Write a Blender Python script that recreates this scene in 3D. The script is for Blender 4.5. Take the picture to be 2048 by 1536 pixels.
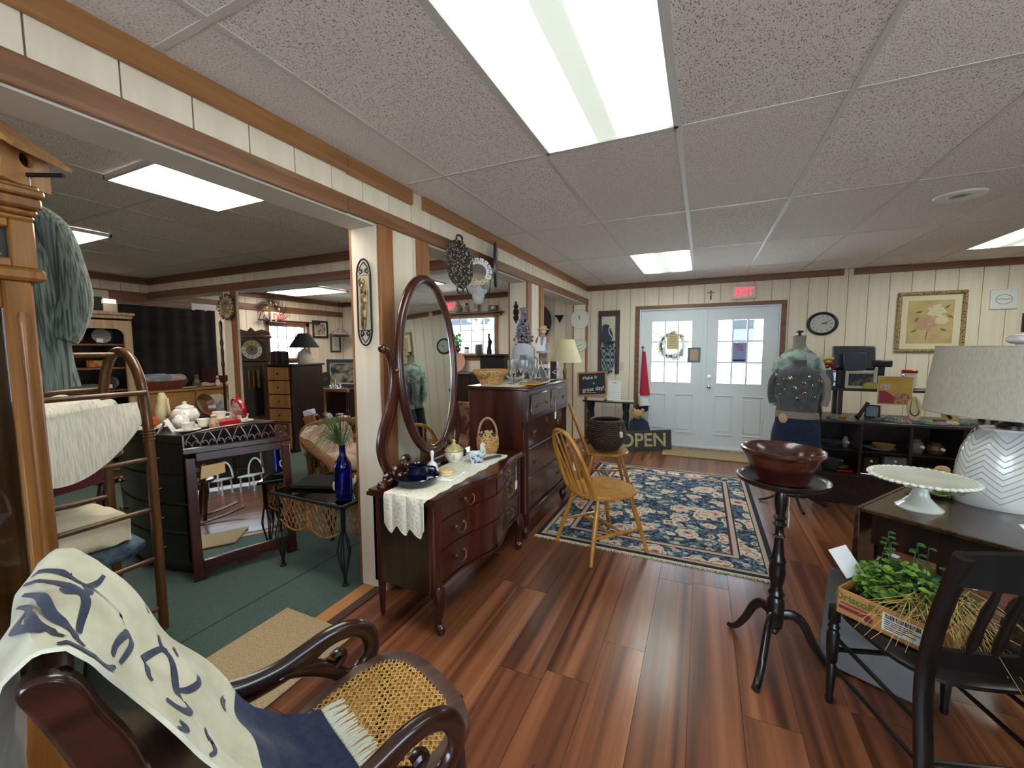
import bpy, bmesh, math, random
from mathutils import Vector, Matrix, Euler
random.seed(7)
PI = math.pi
for o in list(bpy.data.objects): bpy.data.objects.remove(o)
scene = bpy.context.scene
COL = scene.collection
# ------------------------------------------------------------ camera
CAMZ = 1.42
def _basis(yaw, pitch, roll):
    cy, sy, cp, sp = math.cos(yaw), math.sin(yaw), math.cos(pitch), math.sin(pitch)
    f = Vector((-sy*cp, cy*cp, sp)); r = Vector((cy, sy, 0)); u = r.cross(f)
    c, s = math.cos(roll), math.sin(roll)
    return f, c*r+s*u, -s*r+c*u
_f, _r, _u = _basis(.43206, -.084164, -.003426)
cam_d = bpy.data.cameras.new('camera'); cam = bpy.data.objects.new('camera', cam_d); COL.objects.link(cam)
cam.matrix_world = Matrix(((_r.x, _u.x, -_f.x, 0), (_r.y, _u.y, -_f.y, 0), (_r.z, _u.z, -_f.z, CAMZ), (0, 0, 0, 1)))
cam_d.sensor_width = 36; cam_d.lens = 36*824.56/2048; cam_d.clip_start = .02
scene.camera = cam
# ------------------------------------------------------------ world, sun, exposure
wd = bpy.data.worlds.new('sky'); scene.world = wd; wd.use_nodes = True
wb = wd.node_tree.nodes['Background']; wb.inputs[0].default_value = (.78, .88, 1, 1); wb.inputs[1].default_value = 10.0
sd = bpy.data.lights.new('sun', 'SUN'); sd.energy = 14; sd.angle = .02; sd.color = (1, .95, .86)
so = bpy.data.objects.new('sun', sd); COL.objects.link(so); so.rotation_euler = (math.radians(-14), math.radians(10), 0)
LAMP_TUBE = 6.0      # strength of the fluorescent diffusers
vs = scene.view_settings
vs.view_transform = 'Standard'; vs.look = 'None'; vs.exposure = 0.62; vs.gamma = 1; vs.use_curve_mapping = False

# ------------------------------------------------------------ materials
def lin(h):
    if not isinstance(h, str): return (*h, 1)
    h = h.lstrip('#'); o = []
    for i in (0, 2, 4):
        v = int(h[i:i+2], 16)/255
        o.append(v/12.92 if v <= .04045 else ((v+.055)/1.055)**2.4)
    return (*o, 1)
MATS = {}
def mat(name, color='#888888', rough=.6, metal=0, spec=.5, color2=None, scale=(6, 6, 6), detail=4, lo=.35, hi=.65,
        bump=0, bscale=None, coat=0, trans=0, emit=0, rand=0, kind='noise', distort=0, sheen=0, color3=None, ior=1.45, coords='Object', alpha=1):
    if name in MATS: return MATS[name]
    m = bpy.data.materials.new(name); m.use_nodes = True; MATS[name] = m
    nt = m.node_tree; N = nt.nodes; L = nt.links; b = N['Principled BSDF']
    b.inputs['Base Color'].default_value = lin(color); b.inputs['Roughness'].default_value = rough
    b.inputs['Metallic'].default_value = metal; b.inputs['Specular IOR Level'].default_value = spec
    b.inputs['Coat Weight'].default_value = coat; b.inputs['Coat Roughness'].default_value = .12
    b.inputs['Transmission Weight'].default_value = trans; b.inputs['IOR'].default_value = ior
    b.inputs['Sheen Weight'].default_value = sheen; b.inputs['Alpha'].default_value = alpha
    if emit:
        b.inputs['Emission Color'].default_value = lin(color); b.inputs['Emission Strength'].default_value = emit
    if not isinstance(scale, tuple): scale = (scale,)*3
    if color2 or bump:
        tc = N.new('ShaderNodeTexCoord'); vec = tc.outputs[coords]
        if rand:
            oi = N.new('ShaderNodeObjectInfo'); va = N.new('ShaderNodeVectorMath'); va.operation = 'ADD'
            mu = N.new('ShaderNodeMath'); mu.operation = 'MULTIPLY'; mu.inputs[1].default_value = 37
            L.new(oi.outputs['Random'], mu.inputs[0]); L.new(vec, va.inputs[0]); L.new(mu.outputs[0], va.inputs[1]); vec = va.outputs[0]
        mp = N.new('ShaderNodeMapping'); mp.inputs['Scale'].default_value = scale; L.new(vec, mp.inputs[0])
        def tex(k):
            if k == 'noise':
                t = N.new('ShaderNodeTexNoise'); t.inputs['Scale'].default_value = 1; t.inputs['Detail'].default_value = detail
                t.inputs['Distortion'].default_value = distort; return t, t.outputs['Fac']
            if k == 'voronoi':
                t = N.new('ShaderNodeTexVoronoi'); t.inputs['Scale'].default_value = 1; return t, t.outputs['Distance']
            if k == 'check':
                t = N.new('ShaderNodeTexChecker'); t.inputs['Scale'].default_value = 1; return t, t.outputs['Fac']
            t = N.new('ShaderNodeTexWave'); t.inputs['Scale'].default_value = 1; t.inputs['Distortion'].default_value = distort
            t.inputs['Detail'].default_value = 2; t.bands_direction = 'Z' if k == 'wavez' else 'X'; return t, t.outputs['Fac']
        t, fac = tex(kind); L.new(mp.outputs[0], t.inputs['Vector'])
        if color2:
            r = N.new('ShaderNodeValToRGB'); r.color_ramp.elements[0].position = lo; r.color_ramp.elements[1].position = hi
            r.color_ramp.elements[0].color = lin(color); r.color_ramp.elements[1].color = lin(color2)
            if color3:
                e = r.color_ramp.elements.new(min(.98, hi+.15)); e.color = lin(color3)
            L.new(fac, r.inputs[0]); out = r.outputs[0]
            if rand:
                hs = N.new('ShaderNodeHueSaturation'); mr = N.new('ShaderNodeMapRange')
                mr.inputs[3].default_value = 1-rand; mr.inputs[4].default_value = 1+rand
                L.new(oi.outputs['Random'], mr.inputs[0]); L.new(mr.outputs[0], hs.inputs['Value']); L.new(out, hs.inputs['Color']); out = hs.outputs[0]
            L.new(out, b.inputs['Base Color'])
            if emit: L.new(out, b.inputs['Emission Color'])
        if bump:
            bp = N.new('ShaderNodeBump'); bp.inputs['Strength'].default_value = bump; bp.inputs['Distance'].default_value = .004
            L.new(fac, bp.inputs['Height']); L.new(bp.outputs[0], b.inputs['Normal'])
    return m
def glass(name, tint='#f4f8fa', refl=.06, rough=0.0, spread=1.0):
    if name in MATS: return MATS[name]
    m = bpy.data.materials.new(name); m.use_nodes = True; MATS[name] = m
    nt = m.node_tree; N = nt.nodes; L = nt.links; N.remove(N['Principled BSDF'])
    tr = N.new('ShaderNodeBsdfTransparent'); tr.inputs[0].default_value = lin(tint)
    gl = N.new('ShaderNodeBsdfGlossy'); gl.inputs['Roughness'].default_value = rough
    lw = N.new('ShaderNodeFresnel'); lw.inputs[0].default_value = 1.3
    mr = N.new('ShaderNodeMapRange'); mr.inputs[3].default_value = refl*.3; mr.inputs[4].default_value = spread
    L.new(lw.outputs[0], mr.inputs[0])
    mx = N.new('ShaderNodeMixShader'); L.new(mr.outputs[0], mx.inputs[0]); L.new(tr.outputs[0], mx.inputs[1]); L.new(gl.outputs[0], mx.inputs[2])
    L.new(mx.outputs[0], N['Material Output'].inputs[0])
    return m
def wood(name, c1, c2, rough=.35, grain=(2, 2, 30), coat=.15, bump=.04, axis='z', rand=0, lo=.35, hi=.7):
    sc = {'z': (26, 26, 1.6), 'x': (1.6, 26, 26), 'y': (26, 1.6, 26)}[axis]
    return mat(name, c1, rough, color2=c2, scale=sc, detail=6, lo=lo, hi=hi, coat=coat, bump=bump, distort=.8, rand=rand)

# ------------------------------------------------------------ mesh builder
class MB:
    def __init__(s, m=None): s.v = []; s.f = []; s.mi = []; s.m = m or Matrix(); s.k = 0
    def add(s, vs, fs):
        o = len(s.v); M = s.m
        s.v += [M @ Vector(v) for v in vs]
        for f in fs: s.f.append([i+o for i in f]); s.mi.append(s.k)
        return s
    def at(s, m): s.m = m; return s
    def box(s, c, d, bev=0, rot=None):
        x, y, z = d[0]/2, d[1]/2, d[2]/2
        R = (rot if isinstance(rot, Matrix) else Euler(rot).to_matrix()) if rot is not None else None
        c = Vector(c)
        def T(p): p = Vector(p); return c+(R @ p if R else p)
        if bev <= 0:
            vs = [T((i*x, j*y, k*z)) for k in (-1, 1) for j in (-1, 1) for i in (-1, 1)]
            return s.add(vs, [(0, 2, 3, 1), (4, 5, 7, 6), (0, 1, 5, 4), (2, 6, 7, 3), (0, 4, 6, 2), (1, 3, 7, 5)])
        b = min(bev, x*.98, y*.98, z*.98)
        idx = {}; vs = []
        for i in (-1, 1):
            for j in (-1, 1):
                for k in (-1, 1):
                    for a in range(3):
                        e = [x-b, y-b, z-b]; e[a] += b
                        idx[i, j, k, a] = len(vs); vs.append(T((i*e[0], j*e[1], k*e[2])))
        fs = []
        I = idx
        for q in (-1, 1):
            fa = [I[q, -1, -1, 0], I[q, 1, -1, 0], I[q, 1, 1, 0], I[q, -1, 1, 0]]; fs.append(fa if q > 0 else fa[::-1])
            fb = [I[-1, q, -1, 1], I[-1, q, 1, 1], I[1, q, 1, 1], I[1, q, -1, 1]]; fs.append(fb if q > 0 else fb[::-1])
            fc = [I[-1, -1, q, 2], I[1, -1, q, 2], I[1, 1, q, 2], I[-1, 1, q, 2]]; fs.append(fc if q > 0 else fc[::-1])
        for i in (-1, 1):
            for j in (-1, 1):
                fs.append([I[i, j, -1, 0], I[i, j, -1, 1], I[i, j, 1, 1], I[i, j, 1, 0]])
                fs.append([I[i, -1, j, 0], I[i, -1, j, 2], I[i, 1, j, 2], I[i, 1, j, 0]])
                fs.append([I[-1, i, j, 1], I[-1, i, j, 2], I[1, i, j, 2], I[1, i, j, 1]])
                for k in (-1, 1): fs.append([I[i, j, k, 0], I[i, j, k, 1], I[i, j, k, 2]])
        return s.add(vs, fs)
    def b2(s, x0, x1, y0, y1, z0, z1, bev=0): return s.box(((x0+x1)/2, (y0+y1)/2, (z0+z1)/2), (abs(x1-x0), abs(y1-y0), abs(z1-z0)), bev)
    def tube(s, pts, r, n=8, caps=True, closed=False, flat=None):
        pts = [Vector(p) for p in pts]; N = len(pts); rs = r if isinstance(r, (list, tuple)) else [r]*N
        vs = []; up = None
        for i, p in enumerate(pts):
            if closed: t = pts[(i+1) % N]-pts[i-1]
            else: t = pts[min(i+1, N-1)]-pts[max(i-1, 0)]
            if t.length < 1e-9: t = Vector((0, 0, 1))
            t.normalize()
            if up is None:
                up = Vector((0, 0, 1)) if abs(t.z) < .9 else Vector((0, 1, 0))
                if flat is not None: up = Vector(flat)
            a = t.cross(up)
            if a.length < 1e-6: a = t.orthogonal()
            a.normalize(); b = a.cross(t); up = b if flat is None else up
            for k in range(n):
                q = 2*PI*k/n; ra = rs[i] if not isinstance(rs[i], tuple) else rs[i][0]; rb = rs[i] if not isinstance(rs[i], tuple) else rs[i][1]
                vs.append(p+a*math.cos(q)*ra+b*math.sin(q)*rb)
        fs = []
        for i in range(N if closed else N-1):
            j = (i+1) % N
            for k in range(n):
                l = (k+1) % n; fs.append((i*n+k, i*n+l, j*n+l, j*n+k))
        if caps and not closed: fs.append(tuple(range(n-1, -1, -1))); fs.append(tuple(range((N-1)*n, N*n)))
        return s.add(vs, fs)
    def cyl(s, p0, p1, r0, r1=None, n=12, caps=True): return s.tube([p0, p1], [r0, r0 if r1 is None else r1], n, caps)
    def lathe(s, prof, c=(0, 0, 0), n=24, rx=1, ry=1, mod=None, caps=True):
        vs = []; fs = []; P = len(prof)
        for k in range(n):
            a = 2*PI*k/n
            for (r, z) in prof:
                q = 1+(mod(a, r, z) if mod else 0)
                vs.append((c[0]+r*q*math.cos(a)*rx, c[1]+r*q*math.sin(a)*ry, c[2]+z))
        for k in range(n):
            l = (k+1) % n
            for i in range(P-1): fs.append((k*P+i, l*P+i, l*P+i+1, k*P+i+1))
        if caps:
            if prof[0][0] > 1e-5: fs.append(tuple(k*P for k in range(n-1, -1, -1)))
            if prof[-1][0] > 1e-5: fs.append(tuple(k*P+P-1 for k in range(n)))
        return s.add(vs, fs)
    def prism(s, poly, t, fn=None):
        # poly: (u,v) outline, thickness t along w, fn maps (u,v,w)->point
        fn = fn or (lambda u, v, w: (u, w, v)); n = len(poly)
        vs = [fn(u, v, -t/2) for u, v in poly]+[fn(u, v, t/2) for u, v in poly]
        fs = [tuple(range(n-1, -1, -1)), tuple(range(n, 2*n))]+[(i, (i+1) % n, n+(i+1) % n, n+i) for i in range(n)]
        return s.add(vs, fs)
    def sph(s, c, r, nu=12, nv=8):
        r = r if isinstance(r, tuple) else (r, r, r); vs = []; fs = []
        for j in range(1, nv):
            b = PI*j/nv-PI/2
            for i in range(nu):
                a = 2*PI*i/nu; vs.append((c[0]+r[0]*math.cos(a)*math.cos(b), c[1]+r[1]*math.sin(a)*math.cos(b), c[2]+r[2]*math.sin(b)))
        o = len(vs); vs += [(c[0], c[1], c[2]-r[2]), (c[0], c[1], c[2]+r[2])]
        for j in range(nv-2):
            for i in range(nu):
                l = (i+1) % nu; fs.append((j*nu+i, j*nu+l, (j+1)*nu+l, (j+1)*nu+i))
        for i in range(nu):
            l = (i+1) % nu; fs.append((o, l, i)); fs.append((o+1, (nv-2)*nu+i, (nv-2)*nu+l))
        return s.add(vs, fs)
    def grid(s, fn, nu, nv, cu=False):
        vs = [fn(i/(nu if cu else nu-1), j/(nv-1)) for j in range(nv) for i in range(nu)]; fs = []
        for j in range(nv-1):
            for i in range(nu if cu else nu-1):
                l = (i+1) % nu; fs.append((j*nu+i, j*nu+l, (j+1)*nu+l, (j+1)*nu+i))
        return s.add(vs, fs)
    def slab(s, fn, nu, nv, t):
        # closed thin shell of a surface fn(u,v), thickened along its normals
        g = [[Vector(fn(i/(nu-1), j/(nv-1))) for i in range(nu)] for j in range(nv)]; top = []; bot = []
        for j in range(nv):
            for i in range(nu):
                du = g[j][min(i+1, nu-1)]-g[j][max(i-1, 0)]; dv = g[min(j+1, nv-1)][i]-g[max(j-1, 0)][i]; n = du.cross(dv)
                if n.length > 1e-12: n.normalize()
                top.append(g[j][i]+n*t/2); bot.append(g[j][i]-n*t/2)
        K = nu*nv; fs = []
        for j in range(nv-1):
            for i in range(nu-1):
                a = j*nu+i; fs.append((a, a+1, a+nu+1, a+nu)); fs.append((K+a, K+a+nu, K+a+nu+1, K+a+1))
        for i in range(nu-1): fs.append((i, K+i, K+i+1, i+1)); a = (nv-1)*nu+i; fs.append((a, a+1, K+a+1, K+a))
        for j in range(nv-1): a = j*nu; fs.append((a, a+nu, K+a+nu, K+a)); a = j*nu+nu-1; fs.append((a, K+a, K+a+nu, a+nu))
        return s.add(top+bot, fs)
    def ring(s, c, R, r, n=28, m=8, ax='z', sx=1, sy=1):
        pts = []
        for k in range(n):
            a = 2*PI*k/n; u, v = R*math.cos(a)*sx, R*math.sin(a)*sy
            pts.append(Vector(c)+Vector({'z': (u, v, 0), 'y': (u, 0, v), 'x': (0, u, v)}[ax]))
        return s.tube(pts, r, m, closed=True)
    def mesh(s, name, mats):
        me = bpy.data.meshes.new(name); me.from_pydata([tuple(v) for v in s.v], [], s.f)
        for m in (mats if isinstance(mats, (list, tuple)) else [mats]): me.materials.append(m)
        me.polygons.foreach_set('material_index', s.mi)
        me.polygons.foreach_set('use_smooth', [True]*len(s.f))
        me.update(); me.set_sharp_from_angle(angle=math.radians(38)); return me

def link(o, parent=None):
    COL.objects.link(o)
    if parent is not None: o.parent = parent
    return o
def obj(name, mb, mats, parent=None, label=None, cat=None, group=None, kind=None, loc=None, rot=None):
    o = bpy.data.objects.new(name, mb if isinstance(mb, bpy.types.Mesh) else mb.mesh(name, mats)); link(o, parent)
    return tag(o, label, cat, group, kind, loc, rot)
def tag(o, label=None, cat=None, group=None, kind=None, loc=None, rot=None):
    if label: o['label'] = label
    if cat: o['category'] = cat
    if group: o['group'] = group
    if kind: o['kind'] = kind
    if loc is not None: o.location = loc
    if rot is not None: o.rotation_euler = rot if isinstance(rot, (tuple, Euler)) else (0, 0, rot)
    return o
def thing(name, label, cat, loc=(0, 0, 0), rot=0, group=None):
    o = bpy.data.objects.new(name, None); o.empty_display_size = .05
    link(o); return tag(o, label, cat, group, None, loc, rot)
def copy_tree(o, parent=None):
    c = o.copy(); COL.objects.link(c); c.parent = parent
    for ch in list(o.children): copy_tree(ch, c)
    return c
def dup(o, label, loc=None, rot=None):
    c = copy_tree(o); c['label'] = label
    if loc is not None: c.location = loc
    if rot is not None: c.rotation_euler = rot if isinstance(rot, tuple) else (0, 0, rot)
    return c
def text(s, size, depth=.002, font_off=0, align='CENTER'):
    cu = bpy.data.curves.new('t', 'FONT'); cu.body = s; cu.size = size; cu.extrude = depth; cu.align_x = align; cu.align_y = 'CENTER'; cu.offset = font_off
    o = bpy.data.objects.new('t', cu); COL.objects.link(o)
    dg = bpy.context.evaluated_depsgraph_get(); dg.update()
    me = bpy.data.meshes.new_from_object(o.evaluated_get(dg)); bpy.data.objects.remove(o); me.name = 'lettering'; return me
def textobj(name, s, size, m, parent, loc, rot=(PI/2, 0, 0), depth=.002, off=0, sx=1, label=None):
    me = text(s, size, depth, off); me.materials.clear(); me.materials.append(m)
    o = bpy.data.objects.new(name, me); link(o, parent); o.location = loc; o.rotation_euler = rot; o.scale = (sx, 1, 1)
    if label: o['label'] = label
    return o
UNIT = {}
def unit(m, bev=0):
    if m.name not in UNIT: UNIT[m.name] = MB().box((0, 0, 0), (1, 1, 1)).mesh('piece', m)
    return UNIT[m.name]
def piece(name, x0, x1, y0, y1, z0, z1, m, parent):
    o = bpy.data.objects.new(name, unit(m)); link(o, parent)
    o.location = ((x0+x1)/2, (y0+y1)/2, (z0+z1)/2); o.scale = (abs(x1-x0), abs(y1-y0), abs(z1-z0)); return o
def bez(p, n=12):
    out = []
    for i in range(0, len(p)-3, 3):
        for k in range(n+1):
            if k == 0 and i: continue
            t = k/n; u = 1-t
            out.append(tuple(u**3*a+3*u*u*t*b+3*u*t*t*c+t**3*d for a, b, c, d in zip(p[i], p[i+1], p[i+2], p[i+3])))
    return out
def cr(pts, n=6, closed=False):
    # Catmull-Rom through points
    P = [Vector(p) for p in pts]; out = []; N = len(P)
    for i in range(N if closed else N-1):
        if closed: a, b, c, d = P[i-1], P[i], P[(i+1) % N], P[(i+2) % N]
        else: a, b, c, d = P[max(i-1, 0)], P[i], P[i+1], P[min(i+2, N-1)]
        for k in range(n):
            t = k/n; out.append(tuple(.5*((2*b)+(c-a)*t+(2*a-5*b+4*c-d)*t*t+(3*b-a-3*c+d)*t**3)))
    if not closed: out.append(tuple(P[-1]))
    return out
# ------------------------------------------------------------ setting: materials
CEIL = 2.3875; YW = 6.41; XL = -6.85; XR = 4.4; YF = -2.2; PX0, PX1 = -1.835, -1.655
m_wall = mat('cream_panel', '#e8dcc8', .55, color2='#ded0ba', scale=(3, 3, 1.2), bump=.05)
m_groove = mat('panel_groove', '#8d7f66', .8)
m_trim = wood('trim_pine', '#6e4830', '#8c6145', .45, axis='y', coat=.1)
m_trimx = wood('trim_pine_x', '#6b452f', '#875a40', .45, axis='x', coat=.1)
m_trimz = wood('trim_pine_z', '#855431', '#a06d44', .45, axis='z', coat=.1)
m_trimg = wood('trim_golden', '#8c5f36', '#a37545', .45, axis='y', coat=.1)
m_tile = mat('acoustic_tile', '#77706b', .95, color2='#ece7e2', scale=(150, 150, 20), detail=3, lo=.34, hi=.45, bump=.6, rand=.04, coords='Generated')
m_bar = mat('ceiling_bar', '#cfcbc8', .5)
m_plaster = mat('plaster', '#cfcabd', .8)
m_plank = mat('laminate_plank', '#4c281a', .28, color2='#8c553a', color3='#a8704c', scale=(1.8, .3, 1), detail=7, lo=.34, hi=.58, distort=1.2, rand=.08, spec=.5, coat=.1)
m_gap = mat('floor_gap', '#2a120a', .8)
m_carpet = mat('green_carpet', '#2a413b', .97, color2='#41594f', scale=260, detail=2, lo=.35, hi=.65, bump=.5, sheen=.2)
m_white = mat('white_paint', '#dfe3e4', .4)
m_doorwhite = mat('door_white', '#d9e0e6', .38, spec=.4)
m_steel = mat('brushed_steel', '#b7b9bb', .3, metal=1)
m_chrome = mat('chrome', '#d4d4d4', .12, metal=1)
m_black = mat('black_plastic', '#16171a', .4)
m_glass = glass('window_glass')
def diffuser(name, c, s, tube=None, axis=0, low=.03):
    m = mat(name, c, .6, emit=s)
    if tube:
        # prismatic lens over two tubes: bright bands over the tubes, dimmer between them
        N = m.node_tree.nodes; L = m.node_tree.links; tc = N.new('ShaderNodeTexCoord'); sp = N.new('ShaderNodeSeparateXYZ'); L.new(tc.outputs['Object'], sp.inputs[0])
        ab = N.new('ShaderNodeMath'); ab.operation = 'ABSOLUTE'; L.new(sp.outputs[axis], ab.inputs[0]); r = N.new('ShaderNodeValToRGB'); e = r.color_ramp.elements; r.color_ramp.interpolation = 'EASE'
        for p, v in ((.04, low), (.13, 1.0), (.17, 1.0), (.27, low*1.6)):
            q = e.new(p); q.color = (v, v, v, 1)
        e[0].color = (low,)*3+(1,); e[-1].color = (low*1.6,)*3+(1,); L.new(ab.outputs[0], r.inputs[0]); ml = N.new('ShaderNodeMath'); ml.operation = 'MULTIPLY'; ml.inputs[1].default_value = s*tube; L.new(r.outputs[0], ml.inputs[0]); L.new(ml.outputs[0], N['Principled BSDF'].inputs['Emission Strength'])
    return m
m_lampA = diffuser('lamp_diffuser_green', '#f4fff2', LAMP_TUBE, 2.1, 0)
m_lampB = diffuser('lamp_diffuser_white', '#fff6ea', LAMP_TUBE*1.15, 1.8, 1, .2)

# piece-wise rectangular region minus holes, returns rectangles (u0,u1,z0,z1)
def cut(u0, u1, z0, z1, holes):
    hs = [h for h in holes if h[1] > u0 and h[0] < u1 and h[3] > z0 and h[2] < z1]
    if not hs: return [(u0, u1, z0, z1)]
    us = sorted({u0, u1, *[min(max(h[0], u0), u1) for h in hs], *[min(max(h[1], u0), u1) for h in hs]}); out = []
    for a, b in zip(us, us[1:]):
        if b-a < 1e-4: continue
        zs = [(z0, z1)]
        for h in hs:
            if h[0] < b-1e-6 and h[1] > a+1e-6:
                nz = []
                for (p, q) in zs:
                    if h[3] <= p or h[2] >= q: nz.append((p, q)); continue
                    if h[2] > p: nz.append((p, h[2]))
                    if h[3] < q: nz.append((h[3], q))
                zs = nz
        out += [(a, b, p, q) for p, q in zs if q-p > 1e-4]
    return out
def wall(name, axis, c, t, u0, u1, z0, z1, holes, face, strips=None, phase=0, w=.2):
    """axis 'x': wall runs along x at y=c; face=+1/-1 side of the panelling; t = thickness away from the face"""
    mb = MB()
    for (a, b, p, q) in cut(u0, u1, z0, z1, holes):
        lo, hi = (c-t, c-.006) if face > 0 else (c+.006, c+t)
        if axis == 'x': mb.b2(a, b, lo, hi, p, q)
        else: mb.b2(lo, hi, a, b, p, q)
    W = obj(name, mb, m_groove if strips else m_wall, kind='structure')
    if strips:
        s0, s1, zz0, zz1 = strips
        k = math.floor((s0-phase)/w)
        while phase+k*w < s1:
            a, b = max(s0, phase+k*w+.003), min(s1, phase+(k+1)*w-.003); k += 1
            if b-a < .01: continue
            for (p, q, r, s) in cut(a, b, zz0, zz1, holes):
                lo, hi = (c-.007, c) if face > 0 else (c, c+.007)
                if axis == 'x': piece('panel', p, q, lo, hi, r, s, m_wall, W)
                else: piece('panel', lo, hi, p, q, r, s, m_wall, W)
    return W

# openings
DOOR = (-.86, .915, 0, 1.995)
WIN2 = (-4.26, -3.28, 1.33, 1.99)      # window on the far wall of the left room
WIN1 = (4.78, 5.52, 1.26, 1.86)        # window on the left wall
wall('wall_back', 'x', YW, .15, XL-.15, XR+.15, 0, CEIL, [DOOR, WIN2], -1, (XL, XR, 0, CEIL), phase=-1.6)
wall('wall_left', 'y', XL, .15, YF-.15, YW+.15, 0, CEIL, [WIN1], 1, (1.5, YW, 0, CEIL))
wall('wall_right', 'y', XR, .15, YF-.15, YW+.15, 0, CEIL, [(-1.2, .6, .75, 2.05)], -1, (4.6, YW, 0, CEIL))  # hole for an added window out of view that lets daylight in
wall('wall_front', 'x', YF, .15, XL-.15, XR+.15, 0, CEIL, [(-.6, 1.6, .75, 2.05)], 1)  # hole for an added window behind the camera, for daylight
# partition with three openings
OPEN1, OPEN2, OPEN3 = (-1.6, 1.808), (2.268, 3.94), (4.416, 6.3)
SOF = 2.108
Wp = MB()
for (a, b, p, q) in cut(YF, YW, 0, CEIL, [(OPEN1[0], OPEN1[1], 0, SOF), (OPEN2[0], OPEN2[1], 0, SOF), (OPEN3[0], OPEN3[1], 0, SOF)]):
    Wp.b2(PX0+.004, PX1-.007, a, b, p, q)
wp = obj('wall_partition', Wp, m_groove, kind='structure')
# jamb and soffit skins in cream, panels on the room face
for y in (OPEN1[1], OPEN2[1]): piece('jamb', PX0, PX1, y-.006, y+.004, 0, SOF, m_wall, wp)
piece('jamb', PX0, PX1, OPEN3[1]-.006, OPEN3[1]+.004, 0, SOF, m_wall, wp)
for y in (OPEN2[0], OPEN3[0], OPEN1[0]): piece('jamb', PX0, PX1, y-.004, y+.006, 0, SOF, m_wall, wp)
for a, b in (OPEN1, OPEN2, OPEN3): piece('soffit', PX0, PX1, a, b, SOF-.01, SOF+.004, m_plaster, wp)
y = .117-2.2
while y < YW:
    a, b = max(YF, y+.003), min(YW, y+.197); y += .2
    if b-a > .01:
        piece('panel', PX1-.007, PX1, a, b, SOF, CEIL, m_wall, wp)
        piece('panel', PX0, PX0+.007, a, b, SOF, CEIL, m_wall, wp)
for a, b in ((1.915, 2.12), (2.126, 2.27), (4.04, 4.2), (4.206, 4.41), (6.3, 6.41)):
    piece('panel', PX1-.007, PX1, a, b, 0, SOF, m_wall, wp); piece('panel', PX0, PX0+.007, a, b, 0, SOF, m_wall, wp)

def trim(n, x0, x1, y0, y1, z0, z1, m, bev=.003):
    return obj('trim_%d' % n, MB().b2(x0, x1, y0, y1, z0, z1, bev), m, kind='structure')
# mouldings along the partition
trim(1, PX1, PX1+.024, YF, 1.6, 2.305, CEIL, m_trimg); trim(2, PX1, PX1+.024, 1.602, 2.11, 2.3, CEIL, m_trimg)
trim(3, PX1, PX1+.024, 2.218, YW, 2.305, CEIL, m_trimg)
trim(4, PX1, PX1+.02, YF, 1.594, 2.105, 2.19, m_trim); trim(5, PX1, PX1+.02, 1.596, YW, 2.11, 2.19, m_trim)
for i, (a, b) in enumerate(((1.808, 1.921), (2.149, 2.268), (3.94, 4.045), (4.306, 4.416), (6.3, 6.385))):
    trim(6+i, PX1, PX1+.02, a, b, .0, 2.108, m_trimz)
for i, y in enumerate((OPEN1[1], OPEN2[1], OPEN3[1])): trim(11+i, PX0-.02, PX0, y-.006, y+.1, 0, 2.2, m_trimz)
trim(14, PX0-.02, PX0, YF, YW, 2.105, 2.19, m_trim); trim(15, PX0-.02, PX0, YF, YW, 2.305, CEIL, m_trim)
# ceiling moulding on the far wall, with its gap, and on the left wall
trim(16, PX1, 1.547, YW-.025, YW, 2.31, CEIL, m_trimx); trim(17, 1.649, XR, YW-.025, YW, 2.31, CEIL, m_trimx)
trim(18, XL, PX0, YW-.022, YW, 2.3, CEIL, m_trimx); trim(19, XL, XL+.022, YF, YW, 2.3, CEIL, m_trim)
trim(20, XL, XL+.024, YF, 3.95, 2.03, 2.19, m_trim); trim(21, XL, XL+.024, 3.95, YW, 2.09, 2.19, m_trim)
# header crossing the left room
hb = MB().b2(XL, PX0, 3.112, 3.27, 2.125, CEIL)
hw = obj('wall_header', hb, m_groove, kind='structure')
x = XL
while x < PX0:
    a, b = x+.003, min(x+.197, PX0); x += .2
    piece('panel', a, b, 3.105, 3.112, 2.125, CEIL, m_wall, hw)
piece('soffit', XL, PX0, 3.105, 3.275, 2.117, 2.126, m_plaster, hw)
trim(22, XL, PX0, 3.083, 3.105, 2.3, CEIL, m_trimx); trim(23, XL, PX0, 3.085, 3.105, 2.12, 2.205, m_trimx)
hp = obj('trim_24', MB().b2(-5.27, -5.03, 3.118, 3.15, 0, 2.12), m_wall, kind='structure')
trim(25, -5.11, -5.02, 3.1, 3.118, 0, 2.12, m_trimz)
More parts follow.
